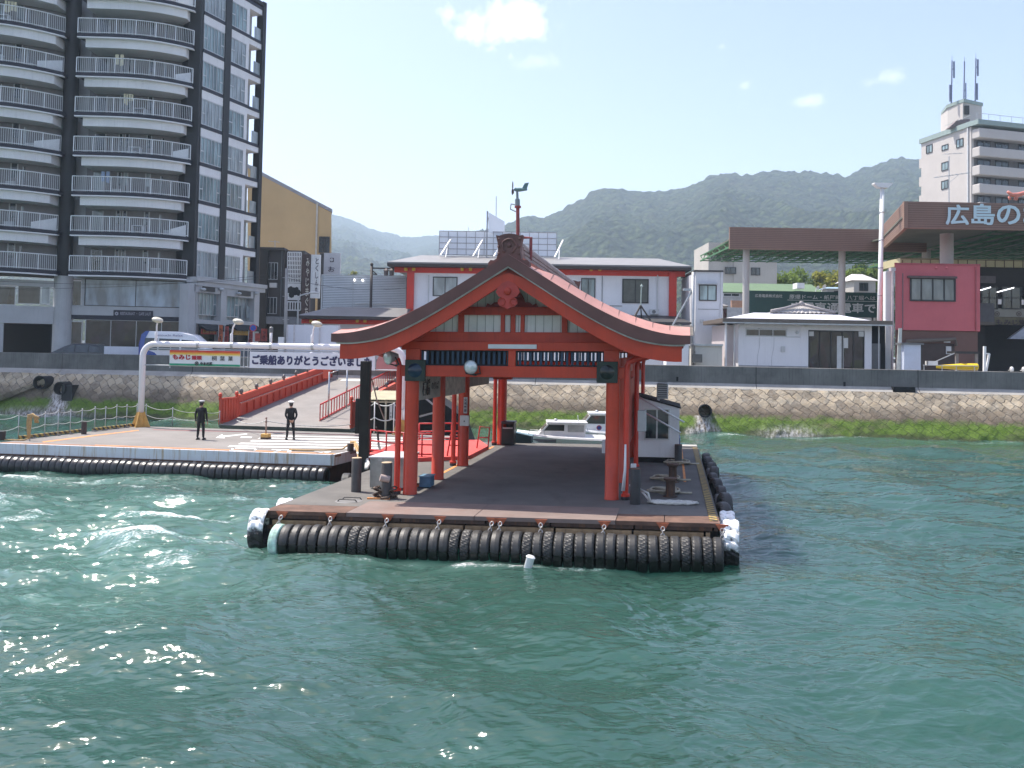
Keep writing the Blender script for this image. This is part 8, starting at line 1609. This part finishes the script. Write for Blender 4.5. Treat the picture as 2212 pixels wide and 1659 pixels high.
mb = MB(); mb.prism([(q0.x, q0.y, zr), (q1.x, q1.y, zr), (q2_.x, q2_.y, zr), (q2_.x - 1, q2_.y + 4.5, zr), (q0.x + 1, q0.y + 4.5, zr)], (0, 0, zt_ - zr)); rt_ = mb.build('rooftop_tower', m_ab, ab); mb = MB(); mb.prism([(q0.x - .2, q0.y, zt_), (q1.x, q1.y - .25, zt_), (q2_.x + .2, q2_.y, zt_), (q2_.x - 1, q2_.y + 4.5, zt_), (q0.x + 1, q0.y + 4.5, zt_)], (0, 0, .55)); mb.build('teal_cap', m_abt, rt_)
mb = MB(); mb.prism([Yp(2050, 276, 143.2), Yp(2068, 259, 143.0), Yp(2095, 257, 143.4), Yp(2095, 274, 143.2)], (0, 1.2, 0)); mb.build('stair_hood', mat('hood_shade', (.17, .14, .14), .8), rt_); mb = MB(); a = Yp(2089, 240, 143.4); mb.box(a.x - .3, a.x + .35, a.y - .06, a.y + .3, a.z - .5, a.z + .9); mb.build('window', m_framed, rt_)
for (u, vt, vb, w, lab) in ((2056, 131, 218, 1, 'phone mast with short side antennas, left of three on the rooftop tower'), (2083, 133, 212, 0, 'plain phone mast, middle of three on the rooftop tower'), (2107.5, 126, 215, 1, 'thick topped phone mast, right of three on the rooftop tower')):
    t = thing('phone_mast', lab, 'mast', Yp(u, vb, 145)); mb = MB(); a, c = Yp(u - 1, vb + 5, 145), Yp(u + .5, vt, 145); mb.cyl(a, c, .13, .10, n=8); mb.cyl(c, c + Vector((0, 0, .8)), .03, n=6); mb.build('pole', mat('mast_blue_grey', (.20, .23, .33), .5), t); mb = MB()
    for (f, dx) in ((.75, .35 if w else 0), (.2, -.25 if u < 2080 else .3)): p_ = a.lerp(c, f); mb.cyl(p_ + Vector((dx, 0, -1.1)), p_ + Vector((dx, 0, 1.6)), .15 if w else .10, n=8); mb.bar(p_, p_ + Vector((dx, 0, .8)), .06); mb.bar(p_ + Vector((0, 0, -.6)), p_ + Vector((dx, 0, -.6)), .06)
    mb.build('antenna', mat('mast_blue_grey', (.20, .23, .33)), t)
mb = MB(ARF.M); 
for k in range(16): mb.cyl((k * 2.2, -1.2, zr + .3), (k * 2.2, -1.2, zr + 1.5), .04, n=6)
mb.cyl((0, -1.2, zr + 1.5), (34, -1.2, zr + 1.5), .04, n=6); mb.M = ABF.M; mb.cyl((LA * .5, -.1, zr + 1.2), (LA, -.1, zr + 1.4), .04, n=6); mb.build('roof_rail', m_steel, ab)
# television aerial in front of the block
t = thing('tv_aerial', 'tall thin television aerial in front of the right apartment block', 'aerial', Yp(2048, 430, 90)); mb = MB(); a, c = Yp(2050, 432, 90), Yp(2050, 338, 90); mb.cyl(a - Vector((0, 0, 3)), c, .045, n=6); mb.bar(Yp(2041, 333, 90), Yp(2079, 331, 90), .05); mb.bar(Yp(2018, 384, 90), Yp(2096, 373, 90), .05)
for k in range(8): p_ = Yp(2020, 383, 90).lerp(Yp(2094, 373.4, 90), k / 7); mb.bar(p_ - Vector((0, .5, 0)), p_ + Vector((0, .5, 0)), .03)
for k in range(4): p_ = Yp(2042, 333, 90).lerp(Yp(2078, 331, 90), k / 3); mb.bar(p_ - Vector((0, .5, .1)), p_ + Vector((0, .5, .1)), .03)
mb.bar(Yp(2050, 395, 90), Yp(2070, 378, 90), .03); mb.build('mast', m_steel, t)
t = thing('tv_aerial', 'small television aerial on the dark building roof beside the tower', 'aerial', Yp(604, 540, 96)); mb = MB(); mb.cyl(Yp(594, 538, 97), Yp(594, 519, 97), .04, n=6); mb.bar(Yp(580, 521, 97), Yp(604, 523, 97), .05); mb.build('mast', m_steel, t)
# ---------------------------------------------------------------- street furniture and vehicles behind the parapet
t = thing('utility_pole', 'tall concrete utility pole in front of the white lattice screen', 'pole', Yp(618, 760, 76)); a, c = Yp(616.5, 760, 76), Yp(619, 580, 76); mb = MB(); mb.cyl((a.x, 76, QZ), c, .16, .12, n=12); mb.build('pole', mat('pole_concrete', (.36, .34, .32), .8, .1, 1), t, smooth=True); mb = MB()
for v in (600, 640, 690): q = Yp(617.5, v, 76); mb.bar(q - Vector((.28, 0, 0)), q + Vector((.28, 0, 0)), .04)
mb.build('step_bolt', m_steel, t)
mb = MB(); 
for (p0, p1, y1) in (((618, 588), (-60, 622), 70), ((618, 597), (-60, 604), 70), ((618, 590), (655, 588), 95), ((619, 600), (880, 622), 79)):
    a, c = Yp(*p0, 76), Yp(*p1, y1); mb.tube([a.lerp(c, k / 14) - Vector((0, 0, .5 * (1 - (2 * k / 14 - 1) ** 2))) for k in range(15)], .016, 5)
tag(mb.build('power_line', m_blackp, None), 'thin overhead wires running from the concrete pole across the street', 'wire')
t = thing('street_lamp', 'grey street lamp with long curved arm over the dark building', 'street lamp', Yp(644, 760, 74)); mb = MB(); a, c = Yp(643.5, 700, 74), Yp(644, 655, 74); e = Yp(677, 632, 74); mb.tube([(a.x, 74, QZ), c, Yp(645, 644, 74), Yp(650, 638, 74), Yp(660, 635, 74), e], [.09, .07, .06, .06, .06, .06], 10); mb.build('pole', m_steel, t, smooth=True); mb = MB(); mb.ball(e + Vector((.1, 0, 0)), (.45, .18, .09), 12, 6); mb.build('head', m_boxw, t, smooth=True)
t = thing('no_parking_sign', 'round blue no parking sign with red rim on a thin pole', 'road sign', Yp(547, 760, 73)); q = Yp(546.8, 708.5, 73); r = 7.8 * 73 / 1950; mb = MB(); mb.cyl((q.x + .02, 73.05, QZ), (q.x, 73.05, q.z + r), .03, n=8); mb.build('pole', m_boxw, t); mb = MB(); mb.lathe([(0, 72.99), (r * .80, 72.99), (r * .80, 73.0)], (q.x, 0, q.z), 24, 'y'); fc = mb.build('face', mat('sign_blue', (.02, .10, .42), .5, .05), t); mb = MB(); mb.lathe([(r * .80, 72.985), (r, 72.985), (r, 73.01)], (q.x, 0, q.z), 24, 'y'); mb.bar((q.x - r * .55, 72.982, q.z + r * .55), (q.x + r * .55, 72.982, q.z - r * .55), .06, .01); mb.build('rim', mat('sign_red', (.50, .03, .03), .5), t)
t = thing('shop_flag', 'red flag with dark characters in front of the dark building shop', 'flag', Yp(613, 740, 82)); F = face_at(613, 82); mb = MB(F.M)
s0, z0, s1, z1 = F.rect(564, 710, 577, 737); mb.grid([[(s0 + (s1 - s0) * k / 6, .04 * math.sin(k + j), z0 + (z1 - z0) * j / 6) for k in range(7)] for j in range(7)]); mb.build('cloth', mat('flag_red', (.38, .07, .05), .8, .4, 4), t); mb = MB(); letters(mb, 'かき', F.M, s0 + .15, z0 + .15, s1 - .15, z1 - .15, .01, .06, True); mb.build('lettering', mat('flag_ink', (.02, .02, .02)), t)
mb = MB(); fbox(mb, face_at(557, 80), 551, 720, 562, 737, -.05, 0); tag(mb.build('red_board', MATS['flag_red'], None), 'small red board with white bottle picture beside the red flag', 'sign')
def vehicle(name, lab, cat, x, y, L, Hh, side, m_body, win, roof_m=None, flip=1, band=None, wid=1.7):
    t = thing(name, lab, cat, (x, y, QZ)); w = wid / 2
    def P(pts): return [(x + flip * (px - L / 2), y - w, QZ + pz) for px, pz in pts]
    b = bmesh.new(); vs = [b.verts.new(p) for p in P(side)]; f = b.faces.new(vs); r = bmesh.ops.extrude_face_region(b, geom=[f]); vv = [g_ for g_ in r['geom'] if isinstance(g_, bmesh.types.BMVert)]
    for v_ in vv: v_.co.y += wid
    zmid = Hh * .52 + QZ
    for v_ in b.verts:
        if v_.co.z > zmid: v_.co.y += (y - v_.co.y) * .16 * (v_.co.z - zmid) / (Hh * .48)
    bmesh.ops.recalc_face_normals(b, faces=b.faces[:]); bmesh.ops.bevel(b, geom=b.edges[:], offset=.09, segments=3, affect='EDGES', profile=.6); me = bpy.data.meshes.new('body'); b.to_mesh(me); b.free(); me.materials.append(m_body); me.polygons.foreach_set('use_smooth', [True] * len(me.polygons)); o = bpy.data.objects.new('body', me); COL.objects.link(o); adopt(o, t)
    for q in win:
        mb = MB(); pts = P(q); pts = [(a, y - w - .012 + (w * .16 * (c - zmid) / (Hh * .48) if c > zmid else 0), c) for a, _, c in pts]; mb.prism(pts, (0, .02, 0)); mb.build('window', glass('car_glass', (.03, .035, .04), .04, .4), t)
    for f_ in (.18, .80):
        mb = MB(); cx = x + flip * (L * f_ - L / 2); mb.lathe([(.20, -w - .02), (.31, -w - .03), (.33, -w + .02), (.33, -w + .2), (.2, -w + .2)], (cx, y, QZ + .33), 20, 'y'); wh = mb.build('wheel', m_blackp, t, auto=40); mb = MB(); mb.lathe([(0, -w - .01), (.2, -w - .02)], (cx, y, QZ + .33), 14, 'y'); mb.build('rim', m_steel, wh)
    return t
m_vw = mat('van_white', (.78, .77, .80), .25, .03, 1, coat=.5); m_vb = mat('van_blue', (.02, .07, .32), .25, .08, 1, coat=.5); m_car = mat('car_black', (.010, .012, .016), .2, .1, 1, coat=.6)
vx = Yp(391, 740, 69.6).x; VL, VH = 5.75, 2.85
t = vehicle('van', 'white high roof van with blue rear end parked behind the sea wall', 'van', vx, 69.6, VL, VH, [(px * 1.106, pz * 1.09) for px, pz in [(0, .35), (0, 1.7), (.12, 2.35), (.45, 2.60), (2.6, 2.60), (3.7, 2.38), (4.2, 1.95), (4.75, 1.25), (5.15, 1.02), (5.2, .35)]], m_vw, [[(px * 1.106, pz * 1.09) for px, pz in q] for q in [[(.35, 1.30), (1.25, 1.30), (1.25, 2.12), (.35, 2.12)], [(1.35, 1.30), (2.75, 1.30), (2.75, 2.06), (1.35, 2.10)], [(2.9, 1.26), (4.15, 1.24), (3.75, 1.98), (2.9, 2.04)]]])
mb = MB(); mb.prism([(vx - VL / 2 - .015, 68.73, QZ + .4), (vx - VL / 2 + 1.9, 68.73, QZ + .4), (vx - VL / 2 + 1.2, 68.73, QZ + 1.2), (vx - VL / 2 + .36, 68.73, QZ + 1.5), (vx - VL / 2 + .40, 68.80, QZ + 2.2), (vx - VL / 2 + .7, 68.86, QZ + 2.845), (vx - VL / 2 + .42, 68.86, QZ + 2.83), (vx - VL / 2 + .12, 68.82, QZ + 2.56), (vx - VL / 2 - .015, 68.73, QZ + 1.8)], (0, 1.74, 0)); mb.build('blue_rear', m_vb, t)
mb = MB(); F = Face(vx - VL / 2, 68.83, 0); letters(mb, 'Setouchi Relax', F.M, 1.2, QZ + 2.46, 3.3, QZ + 2.62, .0, .045); mb.build('lettering', mat('van_script', (.18, .16, .28), .5), t); mb = MB(); mb.prism([(vx + 1.02, 69.64, QZ + 1.62), (vx + 1.55, 69.64, QZ + 1.98), (vx + 2.05, 69.64, QZ + 1.35), (vx + 1.62, 69.64, QZ + 1.3)], (0, 1.3, 0)) if False else None
cx = Yp(172, 745, 71).x
vehicle('minivan', 'black minivan parked before the dark garage of the tower', 'car', cx, 71, 4.7, 1.85, [(0, .3), (0, .85), (.5, 1.05), (1.5, 1.55), (2.2, 1.82), (3.9, 1.80), (4.5, 1.55), (4.7, 1.0), (4.7, .3)], m_car, [[(1.35, 1.1), (2.35, 1.12), (2.35, 1.66), (2.1, 1.66)], [(2.45, 1.12), (3.4, 1.12), (3.4, 1.66), (2.45, 1.66)], [(3.5, 1.12), (4.35, 1.12), (4.2, 1.5), (3.5, 1.64)]])
cx = Yp(567, 752, 72).x
vehicle('estate_car', 'dark blue car parked behind the sea wall, roof just showing beside the no parking sign', 'car', cx, 72, 4.4, 1.7, [(0, .3), (0, .9), (.4, 1.45), (.8, 1.68), (2.4, 1.68), (3.2, 1.1), (4.3, .9), (4.4, .3)], mat('car_navy', (.015, .02, .06), .25, .1, coat=.5), [[(.6, 1.05), (1.5, 1.05), (1.5, 1.55), (.8, 1.55)], [(1.6, 1.05), (2.9, 1.05), (2.4, 1.55), (1.6, 1.55)]])
cx = Yp(715, 768, 69).x
vehicle('hatchback', 'white car behind the sea wall, roof showing under the greeting banner pipe', 'car', cx, 69, 4.0, 1.55, [(0, .3), (0, .9), (.35, 1.35), (.8, 1.55), (2.2, 1.55), (3.0, 1.0), (3.9, .85), (4.0, .3)], m_vw, [[(.5, 1.0), (1.4, 1.0), (1.4, 1.42), (.8, 1.42)], [(1.5, 1.0), (2.7, 1.0), (2.2, 1.42), (1.5, 1.42)]])
mb = MB(); a, c = Yp(225, 752, 69.5), Yp(330, 756, 69.5); mb.box(a.x, c.x, 69.5, 69.7, QZ + .2, a.z + .15); tag(mb.build('white_barrier', mat('barrier_white', (.62, .64, .70), .6, .06), None), 'low white roadside barrier between the black minivan and the van', 'barrier')
# white parasol and red umbrella-like displays in front of the restaurant are shop goods behind its glass
# ---------------------------------------------------------------- trees
def leaf_mat(name, c0, c1):
    m, t, p = nt(name); g = NG(t); oc = g.coord(); oi = t.nodes.new('ShaderNodeNewGeometry')
    g.set(p.inputs['Base Color'], g.mix(g.ramp(g.noise(oc, .55, 4, .6), (.35, 0.0), (.65, 1.0)), c0, c1)); p.inputs['Roughness'].default_value = .7; p.inputs['Specular IOR Level'].default_value = .2
    tr = t.nodes.new('ShaderNodeBsdfTranslucent'); g.set(tr.inputs[0], g.mix(.5, c1, (.12, .16, .02))); mx = t.nodes.new('ShaderNodeMixShader'); mx.inputs[0].default_value = .3; t.links.new(p.outputs[0], mx.inputs[1]); t.links.new(tr.outputs[0], mx.inputs[2]); o = [n for n in t.nodes if n.type == 'OUTPUT_MATERIAL'][0]; t.links.new(mx.outputs[0], o.inputs[0]); return m
LV = [leaf_mat('leaf_dark', (.030, .065, .014), (.07, .12, .024)), leaf_mat('leaf_bright', (.09, .15, .018), (.18, .26, .035)), leaf_mat('leaf_yellow', (.16, .17, .02), (.30, .29, .04))]
m_bark = mat('bark', (.07, .05, .035), .9, .3, 4, bump=.5)
def tree(x, y, h, r, k, lab, seed, n=1500):
    rnd = random.Random(seed); t = thing('tree', lab, 'tree', (x, y, QZ), 'trees seen under the far canopy'); mb = MB(); top = QZ + h
    mb.tube([(x, y, QZ), (x + .1, y, QZ + h * .3), (x - .1, y, QZ + h * .55), (x, y, QZ + h * .85)], [.3, .24, .17, .06], 8)
    cl = []
    for i in range(9):
        a = rnd.uniform(0, 6.28); rr = r * rnd.uniform(.25, .85); z = QZ + h * rnd.uniform(.42, .92); c = Vector((x + rr * math.cos(a), y + rr * math.sin(a), z)); cl.append((c, r * rnd.uniform(.32, .55))); mb.tube([(x, y, QZ + h * .4), ((x + c.x) / 2, (y + c.y) / 2, (QZ + h * .45 + c.z) / 2 + .2), c], [.12, .08, .03], 6)
    mb.build('trunk', m_bark, t, smooth=True); cl.append((Vector((x, y, QZ + h * .8)), r * .6)); mb = MB(); vs, fs = [], []
    for i in range(n):
        c, q = rnd.choice(cl); d = Vector((rnd.gauss(0, 1), rnd.gauss(0, 1), rnd.gauss(0, .8))).normalized() * q * rnd.uniform(.45, 1.1); p = c + d; s = rnd.uniform(.2, .42); u = Vector((rnd.gauss(0, 1), rnd.gauss(0, 1), rnd.gauss(0, 1))).normalized(); w = u.orthogonal().normalized() * s; u = u * s; b_ = len(vs); vs += [p - u, p + w * .6, p + u, p - w * .6]; fs.append((b_, b_ + 1, b_ + 2, b_ + 3))
    mb.add(vs, fs); mb.build('crown', LV[k], t)
random.seed(11)
for i, (u, y, vt, rpx, k, lab) in enumerate(((1700, 160, 582, 26, 1, 'bright green tree left of the second canopy column'), (1735, 175, 590, 22, 1, 'low bright tree behind the green roof, beside the leftmost tree'), (1765, 170, 584, 24, 0, 'dark green bushy tree in the middle under the far canopy'), (1800, 165, 578, 24, 2, 'yellowish tree just left of the second canopy column'), (1838, 170, 577, 24, 0, 'dark tree just right of the second canopy column'), (1865, 160, 582, 20, 1, 'small light green tree beside the white hipped house'), (1668, 185, 590, 18, 0, 'dark tree behind the beige building corner'), (1790, 200, 588, 20, 0, 'far dark tree between the yellowish tree and the bushy tree'), (1890, 185, 575, 24, 0, 'tall dark tree behind the floodlight pole'))):
    q = Yp(u, vt, y); tree(q.x, y, q.z - QZ + 1.2, rpx * y / 1950 * 1.7, k, lab, 100 + i, 3200)
for i, (u, y, vt, rpx, k, lab) in enumerate(((758, 260, 560, 14, 2, 'pale spring tree on the lower slope above the square sign'), (1230, 240, 566, 16, 0, 'dark tree hidden mostly behind the terminal roof'))):
    q = Yp(u, vt, y); tree(q.x, y, q.z - QZ, rpx * y / 1950 * 1.15, k, lab, 200 + i)

# ================================================================ small fittings on the buildings
def fit(F, par, name, u0, v0, u1, v1, o0, o1, m): mb = MB(); fbox(mb, F, u0, v0, u1, v1, o0, o1); return mb.build(name, m, par)
def by(name, part): return next(o for o in COL.objects if o.name.split('.')[0] == name and part in o.get('label', ''))
tmn, wrm, swb, pkb, dkb, twr = by('ferry_terminal', ''), by('waiting_room', ''), by('small_white_building', ''), by('pink_building', ''), by('dark_building', ''), by('apartment_tower', '')
for u in (925, 1420): fit(TF, tmn, 'downpipe', u - .9, 594, u + .9, 690, .02, .14, m_boxw)
fit(TF, tmn, 'conduit', 1300, 596, 1301.2, 676, .02, .08, m_boxd); fit(TF, tmn, 'conduit', 1301, 660, 1344, 661.2, .02, .08, m_boxd)
for (u0, v0, u1, v1) in ((1405, 668, 1424, 679), (1316, 668, 1332, 679)):
    a = fit(TF, tmn, 'cooling_unit', u0, v0, u1, v1, .1, .5, m_boxw); s_, z_ = TF.sz((u0 + u1) / 2 - 2, (v0 + v1) / 2, .5); mb = MB(TF.M); mb.lathe([(0, -.51), (.16, -.515), (.17, -.5)], (s_, 0, z_), 14, 'y'); mb.build('fan', m_boxd, a)
for u in (1586, 1899): fit(KF, wrm, 'downpipe', u - .9, 700, u + .9, 812, .05, .16, m_boxw)
fit(KF, wrm, 'gutter', 1562, 698.5, 1928, 701, 1.0, 1.14, m_steel); fit(KF, wrm, 'base_course', 1596, 790, 1745, 812, .03, .06, mat('base_grey', (.32, .32, .33), .8)); fit(KF, wrm, 'meter', 1688, 748, 1696, 760, .0, .12, m_boxw)
for (u, v) in ((1641, 764), (1672, 752)):
    a, c = KF.pix(u, 728, .006), KF.pix(u - 6, 798, .006); mb = MB(); mb.tube([a, a.lerp(c, .3) + Vector((.05, 0, 0)), a.lerp(c, .6) - Vector((.04, 0, 0)), c], .012, 4); mb.build('wall_crack', mat('crack_grey', (.30, .30, .32), .9), wrm)
fit(WF2, swb, 'downpipe', 1556.5, 588, 1558, 740, .02, .14, m_boxw); fit(WF2, swb, 'panel_joint', 1508, 667.5, 1553, 668.5, .0, .03, m_boxd); fit(WF2, swb, 'vent_hood', 1513, 690, 1520, 697, .0, .2, m_steel); fit(WF2, swb, 'window_hood', 1507, 612, 1551, 614, .05, .3, m_steel)
fit(NFc, pkb, 'downpipe', 2108, 574, 2110, 714, .02, .13, mat('pipe_rose', (.40, .10, .11), .6)); fit(NFc, pkb, 'conduit', 1950, 590, 1951, 712, .02, .07, m_boxd)
fit(DF, dkb, 'downpipe', 606, 540, 607.5, 690, .02, .14, m_boxd); fit(DF, dkb, 'cooling_unit', 582, 611, 597, 621, .05, .5, m_boxw)
# washing, pot plants and outdoor units left on the balconies
rnd = random.Random(21); cloths = [mat('washing_%d' % k, c, .9, .1, 3) for k, c in enumerate(((.75, .74, .72), (.30, .38, .52), (.60, .42, .40), (.72, .66, .45)))]
for ai, line in enumerate(arcs):
    for fi, rt in enumerate(floors):
        zf = rt - 1.29; ln = line if ai == 0 else line[16:]
        if rnd.random() < .55:
            k = rnd.randrange(3, len(ln) - 9); p = ln[k]; q = ln[k + 3]; mb = MB(); n = rnd.randint(2, 4)
            for j in range(n): a = p.lerp(q, (j + .1) / n); c = p.lerp(q, (j + .8) / n); h = rnd.uniform(.6, 1.0); mb.prism([(a.x, a.y + .9, zf + 1.9 - h), (c.x, c.y + .9, zf + 1.9 - h + rnd.uniform(-.1, .1)), (c.x, c.y + .9, zf + 1.9), (a.x, a.y + .9, zf + 1.9)], (0, .02, 0))
            tag(mb.build('washing', rnd.choice(cloths), None), 'washing hung out behind a balcony railing of the charcoal tower', 'washing', 'washing on the tower balconies')
        k = rnd.randrange(4, len(ln) - 5); p = ln[k]; mb = MB(); mb.cbox(p.x - .4, p.x + .4, p.y + 2.1, p.y + 2.4, zf + .02, zf + .62, .03); tag(mb.build('outdoor_unit', m_boxw, None), 'small white outdoor cooling unit against the wall of a tower balcony', 'cooling unit', 'cooling units on the tower balconies')
# ================================================================ HAZE
HZ = True
if HZ:
    m = bpy.data.materials.new('haze_air'); m.use_nodes = True; t = m.node_tree; t.nodes.clear(); o = t.nodes.new('ShaderNodeOutputMaterial'); v = t.nodes.new('ShaderNodeVolumePrincipled'); v.inputs['Color'].default_value = (.68, .84, 1.0, 1); v.inputs['Density'].default_value = .00029; v.inputs['Anisotropy'].default_value = .25; t.links.new(v.outputs[0], o.inputs['Volume'])
    b = MB(); b.box(-6500, 6500, -600, 6500, -9, 420); tag(b.build('haze', m), 'thin spring haze over the bay', 'haze', kind='stuff')
